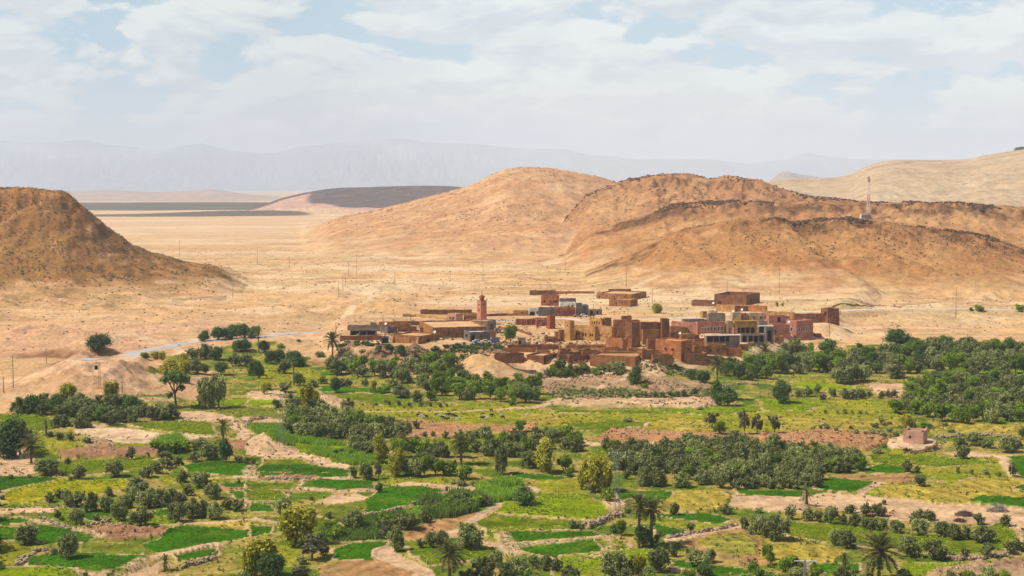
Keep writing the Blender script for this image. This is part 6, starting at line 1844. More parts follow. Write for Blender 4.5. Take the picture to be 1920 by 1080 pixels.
def wall_line(name, label, pts, h, th, mat, cat='wall', rough=.25, group=None):
    Q = []
    P = [ground_hit(a, b) for a, b in pts]
    for (a, b), (c, d) in zip(P[:-1], P[1:]):
        n = max(2, int(math.hypot(c - a, d - b) / 1.0))
        for t_ in np.linspace(0, 1, n, endpoint=False): Q.append((a + (c - a) * t_, b + (d - b) * t_))
    Q.append(P[-1]); Q = np.array(Q)
    tn = np.gradient(Q, axis=0); tn /= np.linalg.norm(tn, axis=1)[:, None] + 1e-9
    V = []; Fc = []
    sd_ = len(label) * 3.1
    for i, (q, t_) in enumerate(zip(Q, tn)):
        z = zground(q[0], q[1]); nx, ny = -t_[1], t_[0]
        hh = h * (1 + rough * float(perlin(np.array([i * .37 + sd_]), np.array([.5]))[0]) + rough * .5 * rnd.uniform(-1, 1))
        jx = rnd.uniform(-.12, .12) * th
        for s, zz in ((-1, z - .8), (-.9, z + hh * .6), (-.55, z + hh), (.55, z + hh), (.9, z + hh * .6), (1, z - .8)):
            V.append((q[0] + nx * s * th / 2 + jx * rnd.random(), q[1] + ny * s * th / 2, zz))
        if i:
            a = 6 * i
            for e in range(5): Fc.append((a - 6 + e, a + e, a + e + 1, a - 5 + e))
    n = len(V); Fc += [(0, 1, 2, 3, 4, 5), (n - 1, n - 2, n - 3, n - 4, n - 5, n - 6)]
    return tag(mesh_obj(name, V, Fc, mat), label, cat, group)


for nm, lb, pts, h, th, mt in [
    ('mud_wall', 'long low ochre wall crossing the slope above the western houses', [(755, 594), (780, 594), (810, 597), (838, 600)], 1.3, .5, MM['orange']),
    ('mud_wall', 'dark thin wall running right from the minaret', [(913, 593), (950, 592), (992, 592)], 1.1, .5, MM['mudd']),
    ('mud_wall', 'slanting brown wall behind the village poplar', [(971, 621), (983, 625), (996, 629)], 1.1, .5, MM['mudd']),
    ('mud_wall', 'curved earth wall right of the long low house', [(1222, 683), (1240, 679), (1262, 677)], 1.3, .8, MM['mud']),
    ('mud_wall', 'low red wall above the mud hut road bend', [(1560, 576), (1600, 573), (1650, 574), (1690, 577)], .5, .8, MM['mud']),
    ('mud_wall', 'pale footing wall before the three window pink house', [(1395, 652), (1420, 646), (1440, 644)], 1.0, .6, MM['roof']),
    ('mud_wall', 'zigzag ruined wall behind the middle of the front row', [(1050, 664), (1070, 661), (1085, 665), (1105, 660), (1130, 662)], 1.6, .6, MM['mud']),
    ('mud_wall', 'curved pale wall beside the parked cars', [(925, 648), (938, 645), (948, 640)], .8, .5, MM['roof']),
    ('stone_wall', 'curved dry stone wall at the right end of the terrace', [(1785, 1052), (1830, 1050), (1870, 1044), (1900, 1034), (1922, 1026)], .9, .7, M_STONE),
    ('stone_wall', 'dry stone wall under the red bank in the lower left', [(160, 986), (185, 982), (208, 978)], .9, .8, M_STONE),
    ('stone_wall', 'crumbled stone wall winding below the yellow plot', [(72, 972), (90, 976), (105, 982), (130, 992)], .7, .7, M_STONE),
    ('stone_wall', 'curved stone wall left of the lowest crop plot', [(36, 1060), (44, 1048), (60, 1038), (90, 1030)], .9, 1.2, M_STONE),
    ('stone_wall', 'stone wall edging the curved crop plot below the reeds', [(680, 967), (710, 964), (738, 958), (752, 952)], .9, .8, M_STONE),
    ('stone_wall', 'stone wall above the reed bank', [(772, 946), (790, 940), (815, 932), (840, 929)], .9, .7, M_STONE),
    ('stone_wall', 'stone wall beside the lower left bare bank', [(335, 1066), (350, 1062), (380, 1054), (408, 1044)], 1.4, .9, M_STONE),
    ('stone_wall', 'long stone wall along the rising dirt track in the middle', [(1250, 1010), (1290, 1002), (1340, 994), (1384, 984)], .8, .7, M_STONE),
    ('stone_wall', 'stone wall beneath the central pylon', [(1090, 990), (1120, 980), (1150, 966), (1168, 962)], .8, .7, M_STONE),
    ('stone_wall', 'dark stone terrace wall left of the slim ivy clad palm', [(498, 896), (540, 898), (590, 899)], .6, .6, M_STONE),
    ('stone_wall', 'dark rubble ring below the mud hut', [(1695, 846), (1715, 850), (1745, 845), (1757, 838)], 1.0, 1.2, M_ROCK),
    ('stone_wall', 'dark terrace wall at the bend of the winding pale track', [(462, 800), (470, 788), (500, 784)], 1.2, .8, M_STONE),
    ('stone_wall', 'low dark terrace wall right of the mud hut', [(1752, 822), (1800, 818), (1850, 816), (1900, 822)], 1.3, 1.0, M_STONE),
    ('stone_wall', 'terrace wall under the right end of the village gardens', [(1350, 724), (1390, 720), (1430, 722)], 1.1, 1.0, M_STONE),
]:
    if nm == 'stone_wall': stone_line(nm, lb, pts, h * .75, th * 1.3, mt)
    else: wall_line(nm, lb, pts, h, th, mt)


# ---------------------------------------------------------------- poles, pylons and the mast
def bar(V, Fc, a, b, r_): tube([a, b], [r_, r_], 4, V, Fc)


def meshf(name, V, Fc, mat):
    me = bpy.data.meshes.new(name); me.from_pydata(V, [], Fc); me.materials.append(mat); return me


POLES = [(337, 449, 483, 'pole beside the slope of the left hill'), (483, 462, 497, 'tall pole far out on the plain, left'), (542.6, 479, 502, 'short pole right of the far left one'), (635, 529, 556, 'nearest pole of the cluster before the dry riverbed'),
         (643, 515, 543, 'second pole of the cluster before the dry riverbed'), (647.5, 511, 535, 'third pole of the cluster before the dry riverbed'), (653.5, 491, 519, 'fourth pole of the cluster before the dry riverbed'), (668.7, 476, 516, 'farthest and tallest pole of the cluster by the dry riverbed'), (740.6, 509, 536, 'pole with crosspiece right of the dry riverbed'),
         (436.6, 533, 559, 'pole at the foot of the left hill'), (905.7, 485, 528, 'tall pole above the minaret'), (844, 510, 528, 'short pole left of the one above the minaret'), (1060, 483, 503, 'faint pole beyond the two window red house'), (1174, 495, 538, 'tall pole above the farmhouse'), (1223, 540, 568, 'pole right of the farmhouse'),
         (1461, 503, 549, 'tall pole above the walled compound'), (1792, 540, 596, 'tall pole beside the road at far right'), (1582, 377, 409, 'pole on the ledge left of the mast'), (1363, 527, 551, 'short pole above the walled compound'), (25, 665, 727, 'tall pole at the left edge'), (7, 706, 737, 'short pole at the far left edge'),
         (87, 652, 681, 'pole beside the dark earth bank at left'), (229, 714, 738, 'short pole right of the transformer pylon'), (630, 603, 629, 'pole at the left end of the village'), (718, 592, 612, 'pole standing among the western houses'), (770, 590, 612, 'thin pole above the western mud houses'), (1555, 595, 632, 'lamp pole right of the three window pink house'), (1113, 570, 592, 'pole at the shed with white roof edge')]
for (px, yt, yb, lb) in POLES:
    x, y = ground_hit(px, yb); z = zground(x, y); s = F / math.hypot(y, HCAM)
    h = (yb - yt) / s
    root = bpy.data.objects.new('utility_pole', None); COL.objects.link(root); root.location = (x, y, z)
    root.rotation_euler.z = rnd.uniform(-.5, .5)
    tag(root, 'thin wooden ' + lb, 'pole', 'utility poles')
    V, Fc = [], []; tube([(0, 0, -.5), (0, 0, h)], [.17, .10], 6, V, Fc); child('post', meshf('post', V, Fc, M_POLE), root)
    V, Fc = [], []; bar(V, Fc, (-.9, -.12, h - .5), (.9, -.12, h - .5), .05); child('crossarm', meshf('crossarm', V, Fc, M_POLE), root)


def pylon(px, yt, yb, wb, label, arm=2.4, brace=True, mat=None):
    x, y = ground_hit(px, yb); z = zground(x, y); s = F / math.hypot(y, HCAM)
    h = (yb - yt) / s; mat = mat or M_GALV
    root = bpy.data.objects.new('lattice_pylon', None); COL.objects.link(root); root.location = (x, y, z); root.rotation_euler.z = .25
    tag(root, label, 'pylon', 'steel lattice pylons of the power line')
    n = 12
    hw = lambda t_: wb * (1 - t_) + .22 * t_
    for k, (sx, sy) in enumerate(((-1, -1), (1, -1), (1, 1), (-1, 1))):
        V, Fc = [], []; bar(V, Fc, (sx * wb, sy * wb, -.5), (sx * .22, sy * .22, h), .038); child('leg', meshf('leg', V, Fc, mat), root)
    V, Fc = [], []
    c = ((-1, -1), (1, -1), (1, 1), (-1, 1))
    for i in range(n):
        a, b = hw(i / n), hw((i + 1) / n); za, zb_ = h * i / n, h * (i + 1) / n
        for k in range(4):
            p, q = c[k], c[(k + 1) % 4]
            if i % 2: p, q = q, p
            bar(V, Fc, (p[0] * a, p[1] * a, za), (q[0] * b, q[1] * b, zb_), .022)
    child('bracing', meshf('bracing', V, Fc, mat), root)
    V, Fc = [], []; bar(V, Fc, (-arm, 0, h - .2), (arm, 0, h - .2), .07); bar(V, Fc, (0, 0, h - 1.0), (arm * .7, 0, h - .2), .04); bar(V, Fc, (0, 0, h - 1.0), (-arm * .7, 0, h - .2), .04)
    child('crossarm', meshf('crossarm', V, Fc, mat), root)
    for u in (-arm, 0, arm):
        V, Fc = [], []; tube([(u, 0, h - .2), (u, 0, h + .15), (u, 0, h + .3)], [.05, .09, .04], 6, V, Fc); child('insulator', meshf('insulator', V, Fc, M_WHITE), root)
    return root


pylon(1157, 850, 955, .55, 'central slender steel lattice pylon rising right of the big tamarisk', 1.7)
pylon(528, 738, 838, .55, 'left slender steel lattice pylon standing at the edge of the bright reed bed', 1.5)
tp = pylon(187, 679, 728, .35, 'short dark lattice pylon with a round transformer on the left sandy mound', 1.2, mat=M_POLE)
V, Fc = [], []; tube([(-.9, -.2, 5.6), (-.9, -.2, 5.75), (-.9, -.2, 6.7), (-.9, -.2, 6.85)], [.3, .5, .5, .2], 10, V, Fc); child('transformer', meshf('transformer', V, Fc, M_DARK), tp)
x, y = ground_hit(1508, 1112); z = zground(x, y)
root = bpy.data.objects.new('power_post', None); COL.objects.link(root); root.location = (x, y, z)
tag(root, 'grey concrete post with a wide steel crossarm at the bottom right', 'power post')
hh = (1112 - 1051) / (F / math.hypot(y, HCAM))
child('post', box_mesh('post', [(-.17, .17, -.17, .17, -.5, hh)], M_STEEL), root)
V, Fc = [], []; bar(V, Fc, (-1.7, 0, hh - .1), (1.9, 0, hh - .1), .06); child('crossarm', meshf('crossarm', V, Fc, M_WHITE), root)
V, Fc = [], []; bar(V, Fc, (.1, 0, hh - 1.3), (1.4, 0, hh - .15), .05); child('brace', meshf('brace', V, Fc, M_WHITE), root)

# mast on the front hill
x, y = ground_hit(1628, 410.5); z = zground(x, y); s = F / math.hypot(y, HCAM)
M_RED = simple_mat('faded_red_paint', (.36, .14, .11), .6, .1, 1.0, .3); M_WP = simple_mat('faded_white_paint', (.66, .60, .58), .6, .1, 1.0, .3)
root = bpy.data.objects.new('radio_mast', None); COL.objects.link(root); root.location = (x, y, z)
tag(root, 'tall red and white lattice radio mast on the crest of the front hill', 'radio mast')
h = (410.5 - 331) / s
c = ((-1, -1), (1, -1), (1, 1), (-1, 1)); hw = lambda t_: 1.35 * (1 - t_) + .45 * t_
for b_ in range(7):
    V, Fc = [], []
    for i in range(3):
        ta, tb = (b_ * 3 + i) / 21, (b_ * 3 + i + 1) / 21
        for k in range(4):
            p, q = c[k], c[(k + 1) % 4]
            bar(V, Fc, (p[0] * hw(ta), p[1] * hw(ta), h * ta - (.5 if ta == 0 else 0)), (p[0] * hw(tb), p[1] * hw(tb), h * tb), .085)
            bar(V, Fc, (p[0] * hw(ta), p[1] * hw(ta), h * ta), (q[0] * hw(tb), q[1] * hw(tb), h * tb), .045)
            bar(V, Fc, (q[0] * hw(ta), q[1] * hw(ta), h * ta), (p[0] * hw(tb), p[1] * hw(tb), h * tb), .045)
    child('lattice_section', meshf('lattice_section', V, Fc, (M_RED, M_WP, M_WP)[b_ % 3] if b_ < 6 else M_RED), root)
for k, (ax, az) in enumerate(((0, .90), (2.1, .90), (4.2, .90), (1, .96), (3.2, .96))):
    V, Fc = [], []; cx, cy = math.cos(ax) * .95, math.sin(ax) * .95
    child('panel_antenna', box_mesh('panel_antenna', [(cx - .22, cx + .22, cy - .15, cy + .15, h * az - 1.1, h * az + 1.1)], M_STEEL), root)
V, Fc = [], []; tube([(0, 0, h), (0, 0, h + 1.6)], [.08, .04], 5, V, Fc); child('lightning_rod', meshf('lightning_rod', V, Fc, M_STEEL), root)
V, Fc = [], []; tube([(.5, -.6, h * .3), (.7, -1.0, h * .3)], [.25, .75], 10, V, Fc); child('dish_antenna', meshf('dish_antenna', V, Fc, M_WHITE), root)
house('equipment_hut', 'small white equipment hut beside the radio mast', 'hut', 1613, 1615, 1621, 410, 401.5, 25, 'white', 'tin', D=3, ops=[('R', .3, .7, .03, .75, 'g')])
house('equipment_hut', 'grey fenced block between the white hut and the mast', 'hut', 1620, 1621, 1634, 410.3, 403, 5, 'grey', 'tin', D=4)


# ---------------------------------------------------------------- cars
def car(px, py, rz, mat, label):
    x, y = ground_hit(px, py); z = zground(x, y)
    root = bpy.data.objects.new('parked_car', None); COL.objects.link(root); root.location = (x, y, z); root.rotation_euler.z = rz
    tag(root, label, 'car', 'cars parked before the grey storehouse')
    prof = [(-2.1, .35), (-2.1, .78), (-1.9, .92), (-1.35, .98), (-.95, 1.40), (.45, 1.42), (1.05, .98), (1.9, .86), (2.1, .65), (2.1, .35)]
    V = []; n = len(prof)
    for s in (-.82, .82):
        for (a, b) in prof: V.append((a, s * (.86 if b > 1.1 else 1), b))
    Fc = [tuple(range(n - 1, -1, -1)), tuple(range(n, 2 * n))] + [(i, (i + 1) % n, n + (i + 1) % n, n + i) for i in range(n)]
    child('body', meshf('body', V, Fc, mat), root)
    gl = []
    for s in (-1, 1): gl.append((-1.0, .75, s * .80 - .03, s * .80 + .03, 1.0, 1.33))
    child('side_window', box_mesh('side_window', gl[:1], M_PANE), root); child('side_window', box_mesh('side_window', gl[1:], M_PANE), root)
    for (a, s) in ((-1.3, -1), (1.3, -1), (-1.3, 1), (1.3, 1)):
        V, Fc = [], []; tube([(a, s * .66, .32), (a, s * .86, .32)], [.33, .33], 12, V, Fc); Fc.append(tuple(range(12, 24))); Fc.append(tuple(range(11, -1, -1)))
        child('wheel', meshf('wheel', V, Fc, M_DARK), root)
    return root


M_CREAM = simple_mat('cream_car_paint', (.62, .55, .36), .35, .05, 1.0, .5)
M_LBLUE = simple_mat('light_blue_paint', (.25, .36, .48), .35, .05, 1.0, .5)
car(911, 643.5, .12, M_CREAM, 'cream coloured car parked before the grey storehouse')
car(896, 643, .3, M_LBLUE, 'light blue car parked left of the cream car')
car(924, 643, -.2, M_BLUE, 'dark blue car parked right of the cream car')
car(1094, 594.5, .05, M_WHITE, 'white car parked on the road before the dark grey house')
car(1083, 594.5, .1, M_RED, 'red car parked beside the dark grey house')
V, Fc = [], []; tube([(0, 0, -.1), (0, 0, .02), (0, 0, .55), (0, 0, 1.0), (0, 0, 1.02)], [.45, .5, .55, .5, .1], 14, V, Fc)
x, y = ground_hit(1007, 645.5); tag(mesh_obj('water_barrel', V, Fc, M_BLUE, loc=(x, y, zground(x, y))), 'bright blue barrel in the yard left of the kasbah', 'barrel')

# ---------------------------------------------------------------- goats
M_GOATD = simple_mat('black_goat_hair', (.03, .025, .02), .9, .3, 8.0)
M_GOATW = simple_mat('pale_goat_hair', (.52, .47, .38), .9, .15, 8.0)


def goat_mesh(mat):
    me = bpy.data.meshes.new('goat_body')
    pts = [(0, 0, .62), (.34, 0, .66), (-.34, 0, .64), (.50, 0, .74), (.66, 0, .52), (.84, 0, .36), (-.44, 0, .52)]
    ed = [(0, 1), (0, 2), (1, 3), (3, 4), (4, 5), (2, 6)]
    rad = [.20, .17, .18, .10, .075, .05, .04]
    for sx, sy in ((.30, .1), (.30, -.1), (-.32, .1), (-.32, -.1)):
        k = len(pts); pts += [(sx, sy, .42), (sx + (.02 if sx > 0 else -.05), sy, .22), (sx, sy, 0)]
        ed += [(1 if sx > 0 else 2, k), (k, k + 1), (k + 1, k + 2)]; rad += [.075, .04, .032]
    k = len(pts); pts += [(.60, .07, .68), (.60, -.07, .68)]; ed += [(3, k), (3, k + 1)]; rad += [.025, .025]
    me.from_pydata(pts, ed, [])
    o = bpy.data.objects.new('tmp', me); COL.objects.link(o)
    sk = o.modifiers.new('s', 'SKIN'); o.modifiers.new('u', 'SUBSURF').levels = 1
    for v, r_ in zip(me.skin_vertices[0].data, rad): v.radius = (r_, r_)
    me.skin_vertices[0].data[0].use_root = True
    dg = bpy.context.evaluated_depsgraph_get(); m2 = bpy.data.meshes.new_from_object(o.evaluated_get(dg)); m2.name = 'goat'
    bpy.data.objects.remove(o); m2.materials.clear(); m2.materials.append(mat)
    return m2


GD, GW = goat_mesh(M_GOATD), goat_mesh(M_GOATW)
GO = [(785, 781, 0), (790, 783, 1), (797, 783, 0), (800, 784, 0), (819, 780, 0), (824, 782, 1), (831, 785, 0), (836, 788, 0), (840, 788, 0), (845, 788, 0), (849, 788, 1), (839, 780, 0), (844, 780, 0), (851, 781, 0), (855, 783, 0), (904, 786, 0), (909, 786, 0), (912, 787, 1), (921, 781, 0), (924, 781, 0), (922, 772, 0), (940, 781, 1), (944, 785, 0), (859, 788, 1), (988, 781, 1), (793, 785, 1), (834, 784, 1)]
for i, (px, py, k) in enumerate(sorted(GO)):
    x, y = ground_hit(px, py + .6)
    o = bpy.data.objects.new('goat', (GD, GW)[k]); COL.objects.link(o); o.location = (x, y, zground(x, y) - .02); o.rotation_euler.z = rnd.choice((0, 3.14)) + rnd.uniform(-.5, .5); o.scale = (1.15,) * 3
    tag(o, f"{('black', 'pale')[k]} goat grazing on the meadow, {(['leftmost'] + TENS[1:] + ['twenty-first', 'twenty-second', 'twenty-third', 'twenty-fourth', 'twenty-fifth', 'twenty-sixth', 'rightmost'])[i]} of the flock from the left", 'goat', 'goat flock on the meadow')
# ================================================================ uncountable growth, stones and reeds
AREA = np.abs(np.gradient(X, axis=1) * np.gradient(Y, axis=0))
NN3 = fbm(X, Y, 14, 3, 301)
INV = (X * F / Y > -1100) & (X * F / Y < 1100)


def pick(mask, n, rr, clump=0.0, field=None):
    w_ = np.where(mask & INV, AREA, 0.0)
    if clump: w_ = w_ * np.clip(.3 + clump * (NN3 if field is None else field), 0, None)
    w_ = w_.ravel(); s_ = w_.sum()
    if s_ <= 0: return np.zeros((0, 3))
    idx = np.searchsorted(np.cumsum(w_) / s_, rr.rand(n))
    idx = np.clip(idx, 0, w_.size - 1)
    i, j = np.divmod(idx, NC)
    i = np.clip(i, 0, NR - 2); j = np.clip(j, 0, NC - 2)
    f, g = rr.rand(n), rr.rand(n)
    def bl(A): return (A[i, j] * (1 - f) + A[i, j + 1] * f) * (1 - g) + (A[i + 1, j] * (1 - f) + A[i + 1, j + 1] * f) * g
    return np.stack([bl(X), bl(Y), bl(Z)], -1)


def tufts(rr, cen, size, k=5, tall=1.0, spread=.5):
    """k leaning blades or sprays per tuft"""
    n = len(cen)
    c_ = np.repeat(cen, k, 0); s_ = np.repeat(np.asarray(size), k)[:, None]
    an = rr.rand(n * k) * 6.28; ou = np.stack([np.cos(an), np.sin(an), 0 * an], -1)
    sd_ = np.stack([-np.sin(an), np.cos(an), 0 * an], -1)
    base = c_ + ou * s_ * spread * .25 * rr.rand(n * k)[:, None] - np.array([0, 0, .05])
    top = base + ou * s_ * spread * (.5 + .5 * rr.rand(n * k))[:, None] + np.array([0, 0, 1.0]) * s_ * tall * (.5 + .6 * rr.rand(n * k))[:, None]
    w_ = s_ * .28
    V = np.stack([base - sd_ * w_ * .7, base + sd_ * w_ * .7, top + sd_ * w_, top - sd_ * w_], 1).reshape(-1, 3)
    return V, np.arange(n * k * 4).reshape(-1, 4), np.repeat(np.clip(.35 + .3 * rr.normal(size=n * k), 0, 1), 4)


def add_stuff(name, V, Q, mat, label, leaf=None):
    o = bpy.data.objects.new(name, np_mesh(name, V, Q, mat, leaf)); COL.objects.link(o)
    tag(o, label, kind='stuff')


rr = np.random.RandomState(77)
M_SCRUBROCK = mud_mat('dark_slope_rock', (.13, .065, .032), .3)
M_LEFTROCK = mud_mat('brown_slope_stone', (.24, .135, .07), .3)
M_OCHROCK = mud_mat('ochre_slope_rock', (.36, .20, .095), .3)
L_DRYS = leaf_mat('dry_scrub_leaf', (.13, .09, .035), (.27, .19, .08), .3)
M_PALEST = mud_mat('pale_loose_stone', (.44, .28, .16), .25)
L_WEED = leaf_mat('weed_leaf', (.12, .14, .02), (.27, .27, .06), .2)
L_WEED2 = leaf_mat('pale_weed_leaf', (.22, .24, .04), (.40, .38, .10), .2)

# left hill: dark scrub all over
L1 = (OWN == 1) & (TT > .12)
hwt = np.clip(H0 / 16, 0, 1) ** 1.5
c = pick(L1 & (rr.rand(*X.shape) < hwt), 9500, rr, 1.2); V, Q, lv = tufts(rr, c, .45 + .75 * rr.rand(len(c)) ** 2, 4, .7, .7); add_stuff('scrub', V, Q, L_DRYS, 'brown thorn scrub dotting the left hill', lv)
c = pick(L1 & (rr.rand(*X.shape) < hwt), 2600, rr, 1.5, n2); V, Q = stones(rr, c, .4 + 1.1 * rr.rand(len(c)) ** 3); add_stuff('boulders', V, Q, M_LEFTROCK, 'dark stones strewn over the left hill')
# right hills
for k, nr, nd, nm in ((2, 3000, 500, 'front hill'), (3, 2000, 350, 'rock shelf'), (4, 2400, 300, 'rugged ridge'), (5, 2600, 250, 'rounded hill')):
    m = (OWN == k) & (TT < 1.2) & (rr.rand(*X.shape) < np.clip((H0 - 4) / 25, 0, 1) ** 1.5)
    c = pick(m, nr, rr, 1.6, n2); V, Q = stones(rr, c, (.5 + 1.2 * rr.rand(len(c)) ** 3) * (1.0 if k < 4 else 1.5)); add_stuff('boulders', V, Q, M_OCHROCK, 'ochre stones strewn over the ' + nm)
    c = pick(m, nd, rr, 2.0, fbm(X, Y, 60, 4, 310 + k)); V, Q, lv = tufts(rr, c, .7 + .8 * rr.rand(len(c)), 4, .7, .7); add_stuff('scrub', V, Q, L_DRYS, 'dry scrub growing over the ' + nm, lv)
# broken rock along the ledges
for k, t0, t1, n, nm in ((2, .945, 1.0, 800, 'front hill'), (3, .93, 1.0, 1000, 'rock shelf'), (4, .93, 1.0, 420, 'rugged ridge')):
    m = (OWN == k) & (TT > t0) & (TT < t1 + .01)
    UX = 960 + F * X / Y
    if k == 2: m &= (UX > 1440) & (UX < 1870)
    if k == 3: m &= ((UX > 1225) & (UX < 1450)) | (UX > 1630)
    if k == 1: m &= UX < 190
    c = pick(m, n, rr, 2.2, fbm(X, Y, 40, 4, 320 + k)); c[:, 2] += .2
    V, Q = stones(rr, c, 1.0 + 2.4 * rr.rand(len(c)) ** 2.5, .75); add_stuff('ledge_rocks', V, Q, M_SCRUBROCK, 'broken dark rocks lining the crest ledge of the ' + nm)
yy_ = 2990.0
cen = [];
for i in range(46):
    px_ = 1897 + 45 * rr.rand(); x_ = (px_ - 960) / F * yy_ * 1.003; y_ = yy_ - 5 + 14 * rr.rand()
    cen.append((x_, y_, zground(x_, y_) + 3.2 * rr.rand()))
V, Q = stones(rr, np.array(cen), 4.5 + 3.0 * rr.rand(len(cen)), .75)
tag(mesh_obj('rock_outcrop', V, Q, M_SCRUBROCK), 'small dark flat rock crowning the pale upland at the right edge', 'rock')
# plain and village slopes
bare = (OWN == 0) | (H0 < 2)
pl = bare & (Y > 560) & (Y < 1500) & ~oas
c = pick(pl, 2600, rr, 2.2); V, Q, lv = tufts(rr, c, .4 + .6 * rr.rand(len(c)), 4, .6, .8); add_stuff('scrub', V, Q, L_SCRUB, 'low dry scrub scattered over the sandy plain', lv)
c = pick(pl & (Y < 1000), 2600, rr, 2.2, n2); V, Q = stones(rr, c, .25 + .7 * rr.rand(len(c)) ** 3); add_stuff('stones', V, Q, M_OCHROCK, 'loose stones scattered over the sandy slopes')


def polymask(pts):
    P = [ground_hit(a, b) for a, b in pts]; return inpoly(X, Y, P)


bank = polymask([(630, 648), (720, 648), (820, 655), (935, 648), (950, 665), (870, 700), (830, 700), (640, 690)])
c = pick(bank, 1500, rr, 1.6, n3); V, Q = stones(rr, c, .5 + 1.3 * rr.rand(len(c)) ** 2); add_stuff('stones', V, Q, M_ROCK, 'brown rocks of the broken bank below the western houses')
c = pick(bank, 520, rr, 1.6, n2); V, Q, lv = tufts(rr, c, .7 + .9 * rr.rand(len(c)), 8, .8, .8); add_stuff('scrub', V, Q, L_DARK, 'dark scrub on the broken bank below the western houses', lv)
bank2 = polymask([(1000, 700), (1080, 690), (1330, 700), (1330, 745), (1050, 750), (1010, 735)])
c = pick(bank2, 1100, rr, 1.6, n3); V, Q = stones(rr, c, .3 + .9 * rr.rand(len(c)) ** 2); add_stuff('stones', V, Q, M_ROCK, 'brown rocks on the slope below the village')
c = pick(bank2, 800, rr, 1.6, n2); V, Q, lv = tufts(rr, c, .5 + .7 * rr.rand(len(c)), 7, .7, .8); add_stuff('scrub', V, Q, L_OLIVE, 'grey green scrub on the slope below the village', lv)
ruin = polymask([(1045, 655), (1140, 655), (1140, 675), (1060, 685), (1040, 670)])
c = pick(ruin, 700, rr, 0); V, Q = stones(rr, c, .4 + 1.0 * rr.rand(len(c)) ** 2, .9); add_stuff('rubble', V, Q, MM['mudd'], 'rubble of fallen mud walls among the front ruins')
yard = polymask([(640, 640), (700, 606), (900, 600), (1100, 610), (1260, 612), (1400, 600), (1500, 620), (1440, 660), (1300, 685), (1120, 690), (980, 684), (930, 655), (860, 645)])
c = pick(yard, 2600, rr, 2.0, n2); V, Q = stones(rr, c, .3 + .9 * rr.rand(len(c)) ** 2.5, .8); add_stuff('rubble', V, Q, M_ROCK, 'rubble, clods and fallen wall pieces between the village houses')
c = pick(yard, 700, rr, 2.0, n3); V, Q, lv = tufts(rr, c, .4 + .6 * rr.rand(len(c)), 6, .7, .8); add_stuff('scrub', V, Q, L_SCRUB, 'dry bushes and straw between the village houses', lv)
# red banks
for nm, kinds in (('bank', ('redbank', 'rocky', 'red')),):
    ids = [100 + i for i, f in enumerate(FLD) if f[0] in kinds]
    m = np.isin(REG, ids)
    c = pick(m, 5200, rr, 1.0, n3); V, Q = stones(rr, c, .16 + .5 * rr.rand(len(c)) ** 2.5); add_stuff('stones', V, Q, M_PALEST, 'small stones lying on the bare banks')
# gardens: grass tufts, weeds, clods
veg = oas & (VEG > .4)
cropid = [100 + i for i, f in enumerate(FLD) if f[0] in ('wheat', 'deep', 'corn')]
limeid = [100 + i for i, f in enumerate(FLD) if f[0] in ('lime', 'mid', 'yellow')]
near = Y < 560
c = pick(veg & ~np.isin(REG, cropid + limeid) & near, 11000, rr, 1.6, n3); V, Q, lv = tufts(rr, c, .22 + .45 * rr.rand(len(c)) ** 2, 4, .8, .9); add_stuff('weeds', V, Q, L_WEED, 'weeds and grass tufts of the waste ground', lv)
c = pick(veg & ~np.isin(REG, cropid + limeid) & near, 9000, rr, 1.6, -n3); V, Q, lv = tufts(rr, c, .22 + .45 * rr.rand(len(c)) ** 2, 4, .8, .9); add_stuff('weeds', V, Q, L_WEED2, 'pale green weeds of the waste ground', lv)
c = pick(oas & (VEG < .4) & near, 2200, rr, 2.2, n2); V, Q, lv = tufts(rr, c, .2 + .5 * rr.rand(len(c)) ** 2, 4, .7, .9); add_stuff('weeds', V, Q, L_DRYS, 'dry weeds along tracks and banks', lv)
L_CROP = leaf_mat('crop_leaf', (.05, .14, .003), (.12, .26, .006), .05)
L_LIME = leaf_mat('lime_leaf', (.18, .24, .010), (.40, .46, .02), .05)
c = pick(np.isin(REG, cropid) & (Y < 430), 19000, rr, 0); V, Q, lv = tufts(rr, c, .12 + .16 * rr.rand(len(c)), 4, .7, 1.4); add_stuff('crop', V, Q, L_CROP, 'green cereal standing in the dark plots', lv)
c = pick(np.isin(REG, limeid) & (Y < 430), 15000, rr, .8, n3); V, Q, lv = tufts(rr, c, .18 + .22 * rr.rand(len(c)), 4, .8, 1.1); add_stuff('grass', V, Q, L_LIME, 'light green grass of the meadows', lv)
# reeds
def reeds(p, pts, n, h, mat, label):
    m = polymask(pan(p, pts))
    c = pick(m, n, rr, 0); V, Q, lv = tufts(rr, c, h * (.7 + .4 * rr.rand(len(c))), 6, 1.0, .25)
    add_stuff('reeds', V, Q, mat, label, lv)


def bladed(p, pts, n, h, mat, label, wd=.10):
    m = polymask(pan(p, pts))
    c = pick(m, n, rr, 1.4, n3); k = 7
    cc = np.repeat(c, k, 0); N = len(cc); an = rr.rand(N) * 6.28
    H_ = h * (.6 + .6 * rr.rand(N))[:, None]
    off = rr.normal(size=(N, 3)) * [.35, .35, 0]
    lean = rr.normal(size=(N, 3)) * [.16, .16, 0] * H_
    b0 = cc + off - [0, 0, .1]; sd_ = np.stack([np.cos(an), np.sin(an), 0 * an], -1) * wd
    V = np.stack([b0 - sd_, b0 + sd_, b0 + lean + sd_ * .5 + [0, 0, 1] * H_, b0 + lean - sd_ * .5 + [0, 0, 1] * H_], 1).reshape(-1, 3)
    add_stuff('reeds', V, np.arange(N * 4).reshape(-1, 4), mat, label, np.repeat(np.clip(.4 + .3 * rr.normal(size=N), 0, 1), 4))


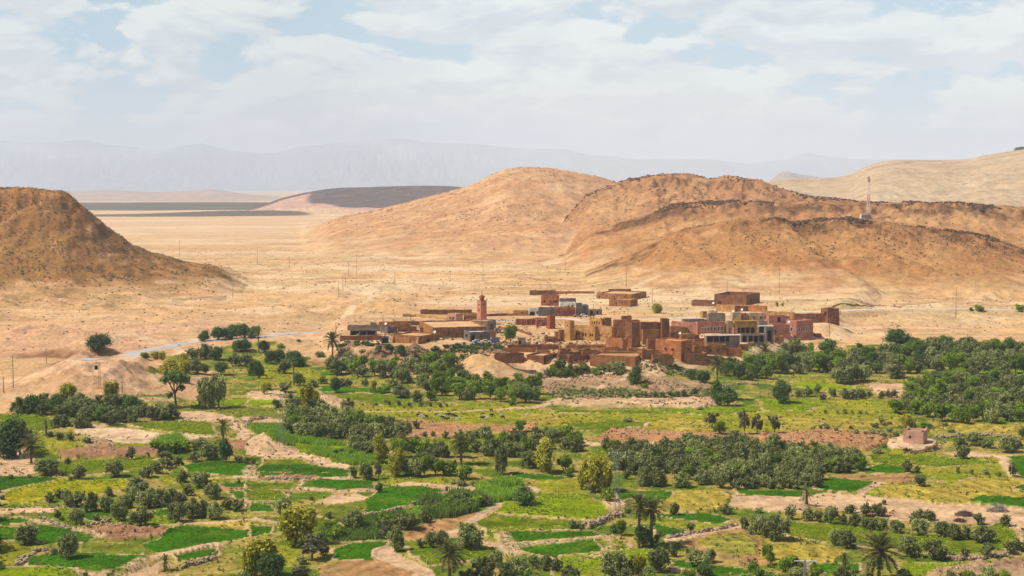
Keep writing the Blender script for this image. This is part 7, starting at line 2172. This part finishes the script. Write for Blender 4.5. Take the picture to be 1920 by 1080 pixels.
L_DREED = leaf_mat('dark_reed_leaf', (.10, .18, .02), (.30, .38, .07), .1)
bladed('B', [(-40, 800), (240, 800), (235, 872), (440, 905), (680, 935), (900, 1010), (880, 1090), (690, 1085), (560, 1035), (330, 975), (180, 920), (100, 890)], 4200, 1.1, L_REED, 'tall bright green reeds of the strip below the left grove')
bladed('F', [(1190, 570), (1260, 520), (1480, 465), (1680, 505), (1700, 580), (1400, 655), (1280, 640)], 1300, 1.7, L_DREED, 'dark reeds on the bank beside the dirt track')
bladed('F', [(1660, 430), (1920, 385), (1990, 400), (1960, 510), (1720, 545)], 1200, 1.6, L_REED, 'yellow green reeds at the top of the dirt track')
bladed('F', [(480, 700), (820, 650), (1030, 615), (1090, 600), (1100, 690), (900, 720), (930, 805), (700, 820), (500, 795)], 1500, .8, L_DREED, 'dark maize rows between the reeds and the tamarisk')
bladed('A', [(1140, 960), (1200, 900), (1330, 890), (1400, 940), (1340, 1000), (1240, 985)], 500, 2.0, L_REED, 'bright reed clump below the threshing ground')


# brushwood heaps
def heap(p, a, b, w_, h_, mat, label):
    (px, py), = pan(p, [(a, b)])
    x, y = ground_hit(px, py); s = F / math.hypot(y, HCAM); W_m, H_m = w_ / 4 / s, h_ / 4 / s
    V, Fc = [], []; r_ = random.Random(int(a))
    for i in range(260):
        t_ = r_.random() * 6.28; q = r_.random() ** .5 * .5
        cx, cy = math.cos(t_) * q * W_m, math.sin(t_) * q * W_m * .6
        zz = H_m * (1 - (q / .5) ** 2) * r_.random() + .1
        L = .5 + r_.random() * 1.0; an = r_.random() * 6.28; e = r_.uniform(-.5, .7)
        d = (math.cos(an) * math.cos(e) * L, math.sin(an) * math.cos(e) * L, math.sin(e) * L * .6)
        tube([(cx - d[0] / 2, cy - d[1] / 2, zz - d[2] / 2), (cx + d[0] / 2, cy + d[1] / 2, zz + d[2] / 2)], [.06, .03], 3, V, Fc)
    o = mesh_obj('brush_heap', V, Fc, mat, loc=(x, y, zground(x, y)))
    tag(o, label, 'heap')


M_TWIG = simple_mat('grey_twigs', (.34, .29, .23), .95, .3, 4.0); M_TWIG2 = simple_mat('brown_twigs', (.19, .12, .08), .95, .3, 4.0)
heap('H', 1722, 595, 150, 62, M_TWIG, 'grey heap of cut brushwood on the bare ground before the crop plot')
heap('H', 1470, 625, 120, 40, M_TWIG2, 'brown flattened brushwood heap left of the grey heap')
heap('H', 1440, 672, 70, 22, M_TWIG2, 'small dark brushwood remnant below the brown heap')
print('tris', sum(len(o.data.polygons) for o in SC.objects if o.type == 'MESH' and o.get('kind') in ('stuff', 'structure')))
